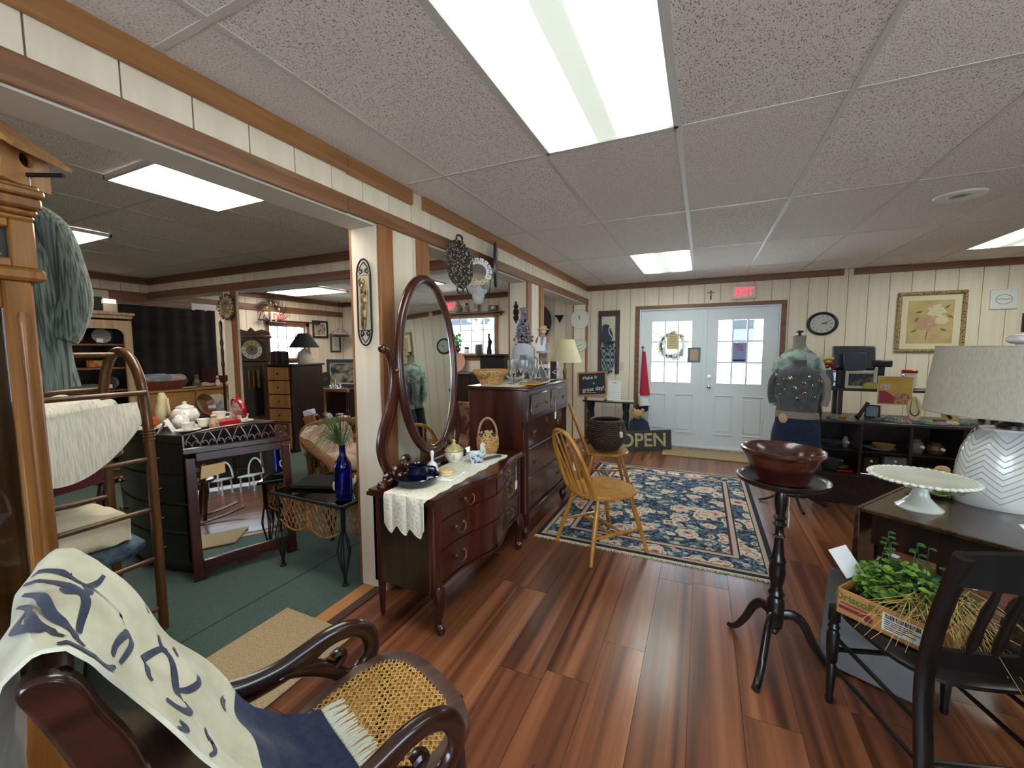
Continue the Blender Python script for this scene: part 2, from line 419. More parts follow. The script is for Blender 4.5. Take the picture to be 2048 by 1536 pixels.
# ceiling
cl = obj('ceiling', MB().b2(XL-.15, XR+.15, YF-.15, YW+.15, CEIL+.012, CEIL+.1), m_gap, kind='structure')
def ceilgrid(x0, x1, y0, y1, gx, gy, skip):
    i0 = math.floor((x0-gx)/.61); j0 = math.floor((y0-gy)/1.22); i = i0
    xs = [x0]+[gx+k*.61 for k in range(i0, i0+40) if x0+.02 < gx+k*.61 < x1-.02]+[x1]
    ys = [y0]+[gy+k*1.22 for k in range(j0, j0+40) if y0+.02 < gy+k*1.22 < y1-.02]+[y1]
    for a, b in zip(xs, xs[1:]):
        for c, d in zip(ys, ys[1:]):
            cx, cy = (a+b)/2, (c+d)/2
            if any(s[0] < cx < s[1] and s[2] < cy < s[3] for s in skip): continue
            piece('ceiling_tile', a+.004, b-.004, c+.004, d-.004, CEIL, CEIL+.012, m_tile, cl)
    for a in xs[1:-1]: piece('grid_bar', a-.012, a+.012, y0, y1, CEIL-.003, CEIL+.002, m_bar, cl)
    for c in ys[1:-1]:
        for a, b in zip(xs, xs[1:]): piece('grid_bar', a+.012, b-.012, c-.012, c+.012, CEIL-.0025, CEIL+.002, m_bar, cl)
LA = [(-.738, -.128, .807, 2.027), (-.738, -.128, 4.467, 5.687), (2.312, 2.922, 4.467, 5.687), (2.312, 2.922, .807, 2.027)]
ceilgrid(PX1, XR, YF, YW, -.128, 2.027, LA)
ceilgrid(XL, PX0, YF, 3.1, -3.03, 2.75, []); ceilgrid(XL, PX0, 3.27, YW, -3.03, 2.75, [])
LN = ['large fluorescent ceiling panel nearest the camera, beside the wooden beam', 'small-looking fluorescent ceiling panel above the white double doors',
      'fluorescent ceiling panel at the right edge above the framed floral print', 'fluorescent ceiling panel overhead behind the drop-leaf table']
for (a, b, c, d), l in zip(LA, LN):
    t = thing('ceiling_light', l, 'ceiling light', ((a+b)/2, (c+d)/2, CEIL), 0, 'fluorescent ceiling panels')
    w, h = (b-a)/2, (d-c)/2
    fr = MB(); 
    for s in (-1, 1): fr.b2(s*w, s*(w-.018), -h, h, -.004, .012); fr.b2(-w, w, s*h, s*(h-.018), -.004, .012)
    obj('frame', fr, m_bar, t); obj('diffuser', MB().b2(-w+.018, w-.018, -h+.018, h-.018, .004, .011), m_lampA, t)
for (a, b, c, d), l in zip([(-3.03, -1.87, 1.2, 1.8), (-5.72, -4.5, 1.2, 1.81), (-4.62, -3.4, 4.5, 5.1), (-6.5, -5.3, 4.5, 5.1)],
        ['fluorescent ceiling panel in the side room just behind the wooden beam', 'fluorescent ceiling panel behind the hanging green cardigan',
         'fluorescent ceiling panel seen past the hanging welcome plaque', 'fluorescent ceiling panel above the twig wreath in the far room']):
    t = thing('ceiling_light', l, 'ceiling light', ((a+b)/2, (c+d)/2, CEIL), 0, 'fluorescent ceiling panels')
    w, h = (b-a)/2, (d-c)/2; fr = MB()
    for s in (-1, 1): fr.b2(s*w, s*(w-.015), -h, h, -.03, -.003); fr.b2(-w, w, s*h, s*(h-.015), -.03, -.003)
    obj('frame', fr, m_bar, t); obj('diffuser', MB().b2(-w+.015, w-.015, -h+.015, h-.015, -.028, -.006), m_lampB, t)
# round ceiling diffuser
t = thing('ceiling_vent', 'round white ceiling vent with dark slots above the counter', 'vent', (1.455, 3.66, CEIL))
obj('collar', MB().lathe([(.06, -.012), (.085, -.018), (.118, -.012), (.125, -.001), (.125, .002)], n=32), m_white, t)
obj('cone', MB().lathe([(0, -.022), (.03, -.021), (.055, -.012), (.056, -.006), (0, -.006)], n=28), m_steel, t)
obj('throat', MB().lathe([(0, -.004), (.085, -.004), (.085, 0), (0, 0)], n=28), m_black, t)
# floor: laminate planks left to right, green carpet in the side room, threshold board
fl = obj('floor', MB().b2(XL-.15, XR+.15, YF-.15, YW+.15, -.12, -.008), m_gap, kind='structure')
rr = random.Random(3); x = PX0+.09; PW = .193
while x < XR:
    y = YF-rr.random()*1.2
    while y < YW:
        piece('plank', x+.0007, min(x+PW, XR)-.0007, max(y, YF)+.001, min(y+1.28, YW)-.001, -.008, 0, m_plank, fl); y += 1.28
    x += PW
m_ply = wood('threshold_pine', '#a8703c', '#c08a52', .5, axis='y', coat=0)
cp = obj('carpet', MB().b2(XL, PX0+.01, YF, YW, -.008, .002), m_carpet, kind='structure')
for xs in (-2.26, -3.4, -4.6): piece('carpet_seam', xs-.004, xs+.004, YF, 3.1, .0, .0026, m_gap, cp)
piece('threshold_board', PX0+.01, PX0+.1, YF, YW, -.008, .003, m_ply, fl)
piece('threshold_strip', PX0+.1, PX0+.155, YF, YW, -.008, .007, wood('threshold_dark', '#3a2419', '#53382a', .4, axis='y'), fl)
# ------------------------------------------------------------ doors and windows
def lite_window(mb, gl, x0, x1, z0, z1, nx, nz, y, t=.02, bar=.012, rim=.02):
    mb.b2(x0-rim, x0, y-t/2, y+t/2, z0-rim, z1+rim); mb.b2(x1, x1+rim, y-t/2, y+t/2, z0-rim, z1+rim)
    mb.b2(x0, x1, y-t/2, y+t/2, z0-rim, z0); mb.b2(x0, x1, y-t/2, y+t/2, z1, z1+rim)
    for i in range(1, nx): xx = x0+(x1-x0)*i/nx; mb.b2(xx-bar/2, xx+bar/2, y-t*.4, y+t*.4, z0, z1)
    for i in range(1, nz): zz = z0+(z1-z0)*i/nz; mb.b2(x0, x1, y-t*.38, y+t*.38, zz-bar/2, zz+bar/2)
dt = obj('trim_26', MB().b2(-.925, -.86, YW-.02, YW+.02, 0, 1.995, .003).b2(.915, .975, YW-.02, YW+.02, 0, 1.995, .003).b2(-.925, .975, YW-.02, YW+.02, 1.995, 2.045, .003), m_trimx, kind='structure')
jb = obj('trim_27', MB().b2(-.86, -.843, YW-.012, YW+.11, 0, 1.995).b2(.898, .915, YW-.012, YW+.11, 0, 1.995).b2(-.843, .898, YW-.012, YW+.11, 1.978, 1.995).b2(-.86, .915, YW-.02, YW+.13, 0, .022), m_doorwhite, kind='structure')
def door(n, x0, x1, knob):
    d = bpy.data.objects.new('door_%d' % n, None); link(d); d['kind'] = 'structure'
    yc = YW+.04; w = x1-x0; g0, g1 = (x0+.14, x1-.15); gz0, gz1 = .915, 1.83
    lf = MB()
    for (a, b, p, q) in cut(x0, x1, .024, 1.976, [(g0, g1, gz0, gz1)]): lf.b2(a, b, yc-.022, yc+.022, p, q)
    # embossed lower panels
    for px in ((x0+.13, x0+w/2-.06), (x0+w/2+.06, x1-.13)):
        for (a, b, p, q) in ((px[0], px[1], .2, .216), (px[0], px[1], .75, .766), (px[0], px[0]+.016, .216, .75), (px[1]-.016, px[1], .216, .75)):
            lf.b2(a, b, yc-.034, yc-.021, p, q, .005)
        lf.b2(px[0]+.03, px[1]-.03, yc-.03, yc-.021, .25, .716, .006)
    obj('leaf', lf, m_doorwhite, d)
    fr = MB(); lite_window(fr, None, g0+.02, g1-.02, gz0+.02, gz1-.02, 3, 3, yc, .05, .02); obj('muntins', fr, m_doorwhite, d)
    nx = 3
    for i in range(3):
        for j in range(3):
            a = g0+.02+(g1-g0-.04)*i/3; b = a+(g1-g0-.04)/3; p = gz0+.02+(gz1-gz0-.04)*j/3; q = p+(gz1-gz0-.04)/3
            piece('pane', a+.006, b-.006, yc-.002, yc+.002, p+.006, q-.006, m_glass, d)
    if knob is not None:
        k = MB().cyl((knob, yc-.022, .885), (knob, yc-.03, .885), .03, n=18).cyl((knob, yc-.03, .885), (knob, yc-.055, .885), .011)
        k.sph((knob, yc-.068, .885), (.027, .02, .027), 16, 10); obj('knob', k, m_chrome, d)
        obj('deadbolt', MB().cyl((knob, yc-.022, 1.03), (knob, yc-.034, 1.03), .028, .025, 18).box((knob, yc-.042, 1.03), (.008, .016, .03), .002), m_chrome, d)
    return d
door(1, -.842, .024, None); door(2, .03, .896, .095)
obj('trim_28', MB().b2(.005, .05, YW+.006, YW+.018, .024, 1.976, .002), m_doorwhite, kind='structure')
# window in the far wall (left room): wooden frame, sashes, sill
def window(n, axis, c, u0, u1, z0, z1, nx, nz, face):
    w = bpy.data.objects.new('window_%d' % n, None); link(w); w['kind'] = 'structure'
    if axis == 'x': w.location = (0, c, 0)
    else: w.location = (c, 0, 0); w.rotation_euler = (0, 0, PI/2)
    s = 1 if axis == 'x' else -1
    yo = .05*(1 if (face < 0) == (axis == 'x') else -1)
    if axis == 'y': yo = .05
    fm = MB()
    sg = -1 if axis == 'x' else -1
    for a, b, p, q in ((u0-.06, u0, z0-.06, z1+.06), (u1, u1+.06, z0-.06, z1+.06), (u0-.06, u1+.06, z1, z1+.06)): fm.b2(a, b, -.022, .0, p, q, .002)
    obj('casing', fm, m_trimz, w)
    obj('sill', MB().b2(u0-.08, u1+.08, -.07, .1, z0-.03, z0, .004).b2(u0-.06, u1+.06, -.02, 0, z0-.1, z0-.03, .002), m_trimx, w)
    sash = MB(); lite_window(sash, None, u0+.02, u1-.02, z0+.02, z1-.02, nx, nz, yo, .03, .011, .02); obj('sash', sash, mat('sash_white', '#9a8f8a', .5), w)
    for i in range(nx):
        for j in range(nz):
            a = u0+.02+(u1-u0-.04)*i/nx; b = a+(u1-u0-.04)/nx; p = z0+.02+(z1-z0-.04)*j/nz; q = p+(z1-z0-.04)/nz
            piece('pane', a+.005, b-.005, yo-.002, yo+.002, p+.005, q-.005, m_glass, w)
    return w
window(1, 'y', XL, WIN1[0], WIN1[1], WIN1[2], WIN1[3], 4, 3, 1)
window(2, 'x', YW, WIN2[0], WIN2[1], WIN2[2], WIN2[3], 4, 3, -1)
added_win_front = window(3, 'x', YF, -1.6, .6, .75, 2.05, 3, 2, 1); added_win_front.rotation_euler = (0, 0, PI)  # unseen window behind the camera, added to bring in daylight
added_win_right = window(4, 'y', XR, -.6, 1.2, .75, 2.05, 3, 2, -1); added_win_right.rotation_euler = (0, 0, -PI/2)  # unseen window on the right, added as a second daylight source
# ------------------------------------------------------------ outdoors
m_ground = mat('pale_pavement', '#c9c7c4', .9, color2='#e2e0de', scale=3)
obj('ground_outside', MB().b2(-45, 45, YW+.16, 60, -.25, -.13).b2(-45, XL-.16, -30, YW+.16, -.25, -.13).b2(XR+.16, 45, -30, YW+.16, -.25, -.13).b2(XL-.2, XR+.2, -30, YF-.16, -.25, -.13), m_ground, kind='structure')
m_siding = mat('white_siding', '#7d848c', .7, color2='#6a717a', scale=(.1, .1, 7), kind='wavez'); m_hwin = mat('house_window', '#1c2228', .3)
m_roofg = mat('roof_shingle', '#33353a', .9)
def house(name, label, x0, x1, y, d, h, wins):
    t = thing(name, label, 'building', (0, y, -.13))
    obj('wall', MB().b2(x0, x1, 0, d, 0, h), m_siding, t)
    obj('roof', MB().prism([(x0-.4, h), (x1+.4, h), ((x0+x1)/2, h+1.8)], d+.8, lambda u, v, w: (u, d/2+w, v)), m_roofg, t)
    for (a, b, p, q) in wins:
        f = obj('window', MB().b2(a-.1, b+.1, -.06, 0, p-.1, q+.1, .01), m_white, t); obj('pane', MB().b2(a, b, -.08, -.05, p, q), m_hwin, f)
house('neighbour_house', 'white sided house seen through the right door glass', -.3, 9, 22, 8, 4.2, [(1.2, 2.1, 1.8, 3.2), (3.6, 4.5, 1.8, 3.2), (5.6, 6.4, 1.8, 3.2)])
house('far_house', 'grey house beyond the window of the left room', -22, -12, 24, 8, 3.2, [(-20, -19, 1, 2), (-16, -15, 1, 2)])
m_leaf = mat('tree_leaf', '#9fb287', .8, color2='#c3cfae', scale=2, rand=.15)
def bush(name, label, loc, r, h, n=260, trunk=True):
    t = thing(name, label, 'tree', loc); rq = random.Random(len(label)+int(loc[0]*7)); cr_ = MB()
    for _ in range(n):
        a = rq.random()*2*PI; b = math.acos(2*rq.random()-1); q = r*(.55+.45*rq.random())
        p = Vector((q*math.sin(b)*math.cos(a), q*math.sin(b)*math.sin(a), h+q*math.cos(b)))
        cr_.box(p, (.28, .02, .2), 0, (rq.random()*3, rq.random()*3, rq.random()*3))
    obj('foliage', cr_, m_leaf, t)
    if trunk: obj('trunk', MB().cyl((0, 0, 0), (0, 0, h), .12, .07, 8), mat('bark', '#5a4636', .9), t)
bush('garden_tree', 'green tree beyond the left door glass', (-1.6, 14, -.13), 1.0, 2.2)
bush('roadside_tree', 'pale tree outside the far-room window', (-10.5, 19, -.13), 1.6, 1.9, 120)
# ------------------------------------------------------------ shared object materials
m_mahog = wood('mahogany', '#28100c', '#4c1f16', .28, axis='z', coat=.4)
m_mahogr = wood('mahogany_red', '#2d100b', '#511e14', .27, axis='z', coat=.5)
m_darkw = wood('dark_walnut', '#1d1210', '#35211b', .35, axis='z', coat=.25)
m_ebony = wood('ebonised', '#120d0d', '#231918', .32, axis='z', coat=.35)
m_oak = wood('honey_oak', '#a36c22', '#c98f3c', .35, axis='z', coat=.3)
m_oakclock = wood('carved_oak', '#6b3f18', '#a06a2e', .4, axis='z', coat=.2)
m_pine = wood('pine', '#9a6a3c', '#b98a58', .5, axis='z', coat=.1)
m_rack = wood('rack_walnut', '#4a2d16', '#6f4826', .3, axis='z', coat=.3)
m_brass = mat('aged_brass', '#8f7442', .35, metal=1)
m_silver = mat('silver', '#c9c9c6', .2, metal=1)
m_mirror = mat('mirror_silver', '#dfe4e2', .015, metal=1)
m_wicker = mat('wicker', '#8a5f35', .7, color2='#c69a63', scale=(60, 60, 60), kind='voronoi', lo=.1, hi=.6, bump=.8)
m_wickerd = mat('wicker_dark', '#1c1311', .6, color2='#46332b', scale=(45, 45, 45), kind='voronoi', lo=.1, hi=.6, bump=.9)
m_lace = mat('lace', '#cfc8b4', .9, color2='#efe9d8', scale=70, kind='voronoi', lo=.15, hi=.4, bump=.5)
m_paper = mat('white_card', '#e6e6e6', .7); m_cord = mat('cord', '#d9d4c8', .8)
m_porc = mat('white_porcelain', '#eef0ee', .12, coat=.6)
m_iron = mat('black_iron', '#1a1a1c', .5, metal=.4)
def tagcard(parent, p, h=.055, w=.03, cord=.05, ax='x', name='price_tag'):
    """hang tag: card on a string under point p (in the parent's frame)"""
    p = Vector(p); mb = MB(); f = (lambda u, v, q: p+Vector((q, u, v))) if ax == 'x' else (lambda u, v, q: p+Vector((u, q, v)))
    mb.prism([(-w/2, -cord-h), (w/2, -cord-h), (w/2, -cord-.01), (w*.2, -cord), (-w*.2, -cord), (-w/2, -cord-.01)], .002, f)
    o = obj(name, mb, m_paper, parent, label='small white hang tag')
    obj('string', MB().tube([p, p+Vector((0, 0, -cord-.006))], .0012, 5), m_cord, o); return o
def local(t): return MB(t.matrix_basis.inverted() if False else (Matrix.Translation(t.location) @ Euler(t.rotation_euler).to_matrix().to_4x4()).inverted())

# ------------------------------------------------------------ area rug
def rug_material(hx, hy):
    m = bpy.data.materials.new('floral_rug'); m.use_nodes = True; nt = m.node_tree; N = nt.nodes; L = nt.links; b = N['Principled BSDF']; b.inputs['Roughness'].default_value = .95
    tc = N.new('ShaderNodeTexCoord'); sp = N.new('ShaderNodeSeparateXYZ'); L.new(tc.outputs['Object'], sp.inputs[0])
    def M(op, a, c=None):
        n = N.new('ShaderNodeMath'); n.operation = op
        for i, q in enumerate((a, c)):
            if q is None: continue
            if isinstance(q, (int, float)): n.inputs[i].default_value = q
            else: L.new(q, n.inputs[i])
        return n.outputs[0]
    def ramp(fac, stops, interp='CONSTANT'):
        r = N.new('ShaderNodeValToRGB'); r.color_ramp.interpolation = interp; e = r.color_ramp.elements
        while len(e) < len(stops): e.new(.5)
        for k, (p, c) in enumerate(stops): e[k].position = p; e[k].color = lin(c)
        L.new(fac, r.inputs[0]); return r
    def mix(f, a, c):
        n = N.new('ShaderNodeMixRGB'); L.new(f, n.inputs[0]); L.new(a, n.inputs[1]); L.new(c, n.inputs[2]); return n.outputs[0]
    def vor(scale, off, rnd=1.0):
        mp = N.new('ShaderNodeMapping'); mp.inputs['Location'].default_value = (off, off*.7, 0); L.new(tc.outputs['Object'], mp.inputs[0])
        ns = N.new('ShaderNodeTexNoise'); ns.inputs['Scale'].default_value = scale*1.7; L.new(mp.outputs[0], ns.inputs['Vector'])
        ad = N.new('ShaderNodeMixRGB'); ad.blend_type = 'LINEAR_LIGHT'; ad.inputs[0].default_value = .25/scale*1.6; L.new(mp.outputs[0], ad.inputs[1]); L.new(ns.outputs['Color'], ad.inputs[2])
        v = N.new('ShaderNodeTexVoronoi'); v.inputs['Scale'].default_value = scale; v.inputs['Randomness'].default_value = rnd; L.new(ad.outputs[0], v.inputs['Vector']); return v.outputs['Distance']
    leaf = N.new('ShaderNodeTexNoise'); leaf.inputs['Scale'].default_value = 22; leaf.inputs['Detail'].default_value = 3; L.new(tc.outputs['Object'], leaf.inputs['Vector'])
    base = ramp(leaf.outputs['Fac'], [(0, '#1a1e3c'), (.44, '#33445a'), (.52, '#6c8488'), (.59, '#1d2246')]).outputs[0]
    v2 = vor(13, 3.1); s2 = ramp(v2, [(0, '#8d3f48'), (.14, '#cbb59c'), (.3, '#8496a0'), (.4, '#000000')]); f2 = M('LESS_THAN', v2, .38)
    c = mix(f2, base, s2.outputs[0])
    v1 = vor(5.2, 1.3, .8); s1 = ramp(v1, [(0, '#7a2c3a'), (.1, '#c9948c'), (.2, '#d9c6ac'), (.33, '#a65a5c'), (.37, '#d8c8b2'), (.48, '#000000')]); f1 = M('LESS_THAN', v1, .47)
    c = mix(f1, c, s1.outputs[0])
    d = M('MINIMUM', M('SUBTRACT', hx, M('ABSOLUTE', sp.outputs[0])), M('SUBTRACT', hy, M('ABSOLUTE', sp.outputs[1])))
    st = ramp(d, [(0, '#12142a'), (.035, '#b9a289'), (.06, '#1a1d38'), (.07, '#000000'), (.2, '#1a1d38'), (.208, '#c3a893'), (.24, '#6b2a36'), (.25, '#1a1d38'), (.26, '#000000')])
    inb = M('MAXIMUM', M('LESS_THAN', d, .07), M('MULTIPLY', M('GREATER_THAN', d, .2), M('LESS_THAN', d, .26)))
    c = mix(inb, c, st.outputs[0]); L.new(c, b.inputs['Base Color'])
    nz = N.new('ShaderNodeTexNoise'); nz.inputs['Scale'].default_value = 300; L.new(tc.outputs['Object'], nz.inputs['Vector'])
    bp = N.new('ShaderNodeBump'); bp.inputs['Strength'].default_value = .4; bp.inputs['Distance'].default_value = .003; L.new(nz.outputs[0], bp.inputs['Height']); L.new(bp.outputs[0], b.inputs['Normal'])
    return m
t = thing('area_rug', 'navy floral area rug with cream and rose blossoms on the wood floor', 'rug', (-.32, 3.95, 0))
obj('rug_body', MB().b2(-.8, .8, -1.1, 1.1, 0, .009, .003), rug_material(.8, 1.1), t)
rq = random.Random(1)
for s in (-1, 1):
    fr = MB()
    fr.b2(-.8, .8, s*1.1, s*1.112, 0, .008)
    for k in range(110):
        x = -.795+1.59*k/109; a = rq.uniform(-.006, .006); fr.tube([(x, s*1.11, .005), (x+a, s*(1.125+.008*rq.random()), .003)], .004, 5)
    obj('fringe', fr, mat('cream_fringe', '#cfc5a8', .95), t, kind='stuff')

# ------------------------------------------------------------ doormats
m_tan = mat('tan_pile', '#8f7a5c', .98, color2='#b7a07c', scale=120, lo=.3, hi=.7, bump=.7)
obj('doormat', MB().b2(-.62, .62, -.2, .2, 0, .012, .005), m_tan, label='tan doormat in front of the white double doors', cat='doormat', loc=(.16, 5.98, 0))
obj('runner_mat', MB().b2(-.26, .235, -.36, .275, .003, .016, .005), m_tan, label='tan carpet mat lying across the threshold to the green carpet', cat='mat', loc=(-1.76, 1.16, .002))

# ------------------------------------------------------------ Windsor chairs
def windsor(label, loc, rot):
    t = thing('windsor_chair', label, 'chair', loc, rot, 'honey oak hoop-back chairs')
    sz = .425; half = .235
    def outline(n=48):
        pts = []
        for k in range(n):
            a = 2*PI*k/n; x = math.cos(a); y = math.sin(a); p = 2.7
            q = (abs(x)**p+abs(y)**p)**(-1/p); w = .225 if y > 0 else .225*(1-.18*(-y)); pts.append((x*q*w, y*q*.22))
        return pts
    o = outline(); mb = MB()
    rings = [(.93, -.016), (1.0, -.008), (1.0, .004), (.955, .012), (.6, .004), (.01, .002)]
    vs = []; fs = []; n = len(o)
    for sc, dz in rings: vs += [(x*sc, y*sc, sz+dz+(.006*(y/.22) if y > 0 else 0)) for x, y in o]
    for j in range(len(rings)-1):
        for i in range(n): fs.append((j*n+i, j*n+(i+1) % n, (j+1)*n+(i+1) % n, (j+1)*n+i))
    fs.append(tuple(range(n-1, -1, -1))); mb.add(vs, fs); obj('seat', mb, m_oak, t)
    legs = {}
    for sx in (-1, 1):
        for sy in (-1, 1):
            top = Vector((sx*.14, sy*.13, sz-.01)); bot = Vector((sx*.215, sy*.235, 0)); legs[sx, sy] = (top, bot)
            obj('leg', MB().tube([top, top.lerp(bot, .3), top.lerp(bot, .5), top.lerp(bot, .95), bot], [.013, .017, .018, .013, .0125], 10), m_oak, t)
    for sx in (-1, 1):
        a = legs[sx, 1][0].lerp(legs[sx, 1][1], .6); b = legs[sx, -1][0].lerp(legs[sx, -1][1], .6); mid = a.lerp(b, .5)
        obj('stretcher', MB().tube([a, a.lerp(b, .3), mid, a.lerp(b, .7), b], [.008, .012, .013, .012, .008], 8), m_oak, t); legs[sx] = (a, b)
    for f in (.4, .6):
        a = legs[-1][0].lerp(legs[-1][1], f); b = legs[1][0].lerp(legs[1][1], f)
        obj('stretcher', MB().tube([a, a.lerp(b, .5), b], [.008, .012, .008], 8), m_oak, t)
    hoop = []; H = .445; lean = .17
    for k in range(33):
        a = PI*k/32; x = math.cos(a); y = math.sin(a); q = (abs(x)**2.5+abs(y)**2.5)**(-1/2.5)
        h = y*q; hoop.append(Vector((.2*x*q*(1-.10*(1-h)), -.165-.01-lean*h, sz+H*h)))
    obj('hoop', MB().tube(hoop, [.0135]*33, 10), m_oak, t)
    for k in range(-2, 3):
        x0 = k*.055; x1 = k*.072; yb = -.185+.02*abs(k)*.5
        hh = (1-abs(x1/.2)**2.5)**(1/2.5); top = Vector((x1, -.175-lean*hh, sz+H*hh-.005)); bot = Vector((x0, yb, sz))
        obj('spindle', MB().tube([bot, bot.lerp(top, .18), bot.lerp(top, .3), bot.lerp(top, .48), bot.lerp(top, .6), top], [.008, (.008, .008), (.015, .006), (.017, .006), (.011, .006), .006], 8, flat=(0, 1, .3)), m_oak, t)
    return t
ca = windsor('honey oak hoop-back chair on the near edge of the floral rug', (-.62, 2.86, .009), -.72)
tagcard(ca, (.02, -.24, .70), .06, .038, .05, 'y')
cb = windsor('honey oak hoop-back chair behind, holding the dark woven basket', (-.84, 3.98, .009), -1.2)
# dark woven basket on the far chair
t = thing('woven_basket', 'round dark brown woven basket on the rear oak chair', 'basket', (-.83, 3.99, .449), .3)
mb = MB(); n = 44; prof = [(.11, 0), (.155, .04), (.182, .1), (.187, .15), (.18, .2), (.165, .245), (.15, .28)]
for k, (r, z) in enumerate([(.11+.077*math.sin(min(1, j/9)*PI/2)-(0 if j < 10 else (j-9)*.0055), .006+j*.0178) for j in range(16)]):
    mb.tube([(r*(1+.03*(1 if (i+k) % 2 else -1))*math.cos(2*PI*i/n), r*(1+.03*(1 if (i+k) % 2 else -1))*math.sin(2*PI*i/n), z) for i in range(n)], .0105, 5, closed=True)
obj('weave', mb, m_wickerd, t)
obj('lining', MB().lathe([(0, .004), (.11, .004), (.17, .1), (.172, .15), (.145, .275), (.14, .27), (.162, .15), (.1, .015), (0, .015)], n=28), m_black, t)
obj('rim', MB().ring((0, 0, .283), .148, .011, 40, 7), m_wickerd, t)
for s in (-1, 1): obj('handle', MB().tube([(s*.15+.0, -.04, .28), (s*.185, -.03, .25), (s*.19, .03, .25), (s*.15, .04, .28)], .006, 6), m_wickerd, t)
tagcard(t, (.12, -.155, .25), .055, .035, .05, 'y')

# ------------------------------------------------------------ serpentine dresser with oval mirror
t = thing('princess_dresser', 'mahogany serpentine-front dresser with tall oval tilting mirror beside the cream post', 'dresser', (-1.33, 2.1, 0))
L_ = local(t)
Y0, Y1 = 1.585, 2.625; XB = -1.545
def serp(y, off=0):
    q = (y-Y0)/(Y1-Y0); return -1.155+.062*(1-math.cos(2*PI*q))/2*1.15+.012*math.cos(4*PI*q)+off
def serp_slab(mb, y0, y1, z0, z1, off, th, n=28):
    vs = []; fs = []
    for i in range(n):
        y = y0+(y1-y0)*i/(n-1); x = serp(y, off)
        vs += [(x-th, y, z0), (x, y, z0), (x, y, z1), (x-th, y, z1)]
    for i in range(n-1):
        a = i*4; b = a+4
        for k in range(4): l = (k+1) % 4; fs.append((a+k, b+k, b+l, a+l))
    fs += [(0, 1, 2, 3), tuple(4*(n-1)+k for k in (3, 2, 1, 0))]; mb.add(vs, fs)
def serp_plate(mb, y0, y1, z0, z1, xb, off, n=36):
    front = [(serp(min(max(y0+(y1-y0)*i/(n-1), Y0), Y1), off), y0+(y1-y0)*i/(n-1)) for i in range(n)]
    poly = [(xb, y0)]+front+[(xb, y1)]
    mb.prism(poly, z1-z0, lambda u, v, w: (u, v, (z0+z1)/2+w))
mb = MB(L_.m); mb.b2(XB, -1.2, Y0+.02, Y0+.04, .2, .67); mb.b2(XB, -1.2, Y1-.04, Y1-.02, .2, .67); mb.b2(XB, XB+.015, Y0+.02, Y1-.02, .2, .67)
serp_plate(mb, Y0+.03, Y1-.03, .225, .24, XB, -.03); obj('carcass', mb, m_darkw, t)
mb = MB(L_.m); serp_plate(mb, Y0-.015, Y1+.015, .672, .69, XB-.01, .02); serp_plate(mb, Y0-.005, Y1+.005, .69, .702, XB-.005, .008); obj('top', mb, m_mahogr, t)
for (a, b, z0, z1) in ((Y0+.055, (Y0+Y1)/2-.008, .575, .662), ((Y0+Y1)/2+.008, Y1-.055, .575, .662), (Y0+.055, Y1-.055, .425, .555), (Y0+.055, Y1-.055, .262, .405)):
    mb = MB(L_.m); serp_slab(mb, a, b, z0, z1, .0, .02); dr = obj('drawer', mb, m_mahogr, t)
    ys = [a+(b-a)*.5] if b-a < .6 else [a+(b-a)*.17, a+(b-a)*.83]
    for y in ys:
        x = serp(y); zc = (z0+z1)/2+.012; h = MB(L_.m)
        h.tube([(x+.004, y-.036, zc), (x+.016, y-.04, zc-.004), (x+.022, y-.03, zc-.03), (x+.024, y, zc-.042), (x+.022, y+.03, zc-.03), (x+.016, y+.04, zc-.004), (x+.004, y+.036, zc)], .0035, 7)
        for s in (-1, 1): h.sph((x+.006, y+s*.037, zc), .008, 8, 6)
        obj('handle', h, m_brass, dr)
for z in (.565, .415, .25):
    mb = MB(L_.m); serp_slab(mb, Y0+.03, Y1-.03, z-.006, z+.006, .008, .03); obj('rail', mb, m_mahogr, t)
for y in (Y0+.035, Y1-.035):
    mb = MB(L_.m); mb.lathe([(.034, .2), (.034, .67)], (-1.17, y, 0), 12); obj('corner_post', mb, m_mahogr, t)
    s = -1 if y < 2 else 1; lg = MB(L_.m)
    lg.tube([(-1.165, y, .24), (-1.145, y, .2), (-1.14, y, .15), (-1.155, y, .09), (-1.16, y, .05), (-1.145, y, .03), (-1.135, y, .012)], [.036, .038, .028, .019, .018, .026, .018], 10)
    lg.sph((-1.137, y, .012), .014, 8, 6); obj('leg', lg, m_mahog, t)
    lg = MB(L_.m); lg.tube([(XB+.03, y, .67), (XB+.03, y, .2), (XB+.03, y, .03), (XB+.03, y, .0)], [.028, .028, .018, .01], 4); obj('leg', lg, m_mahog, t)
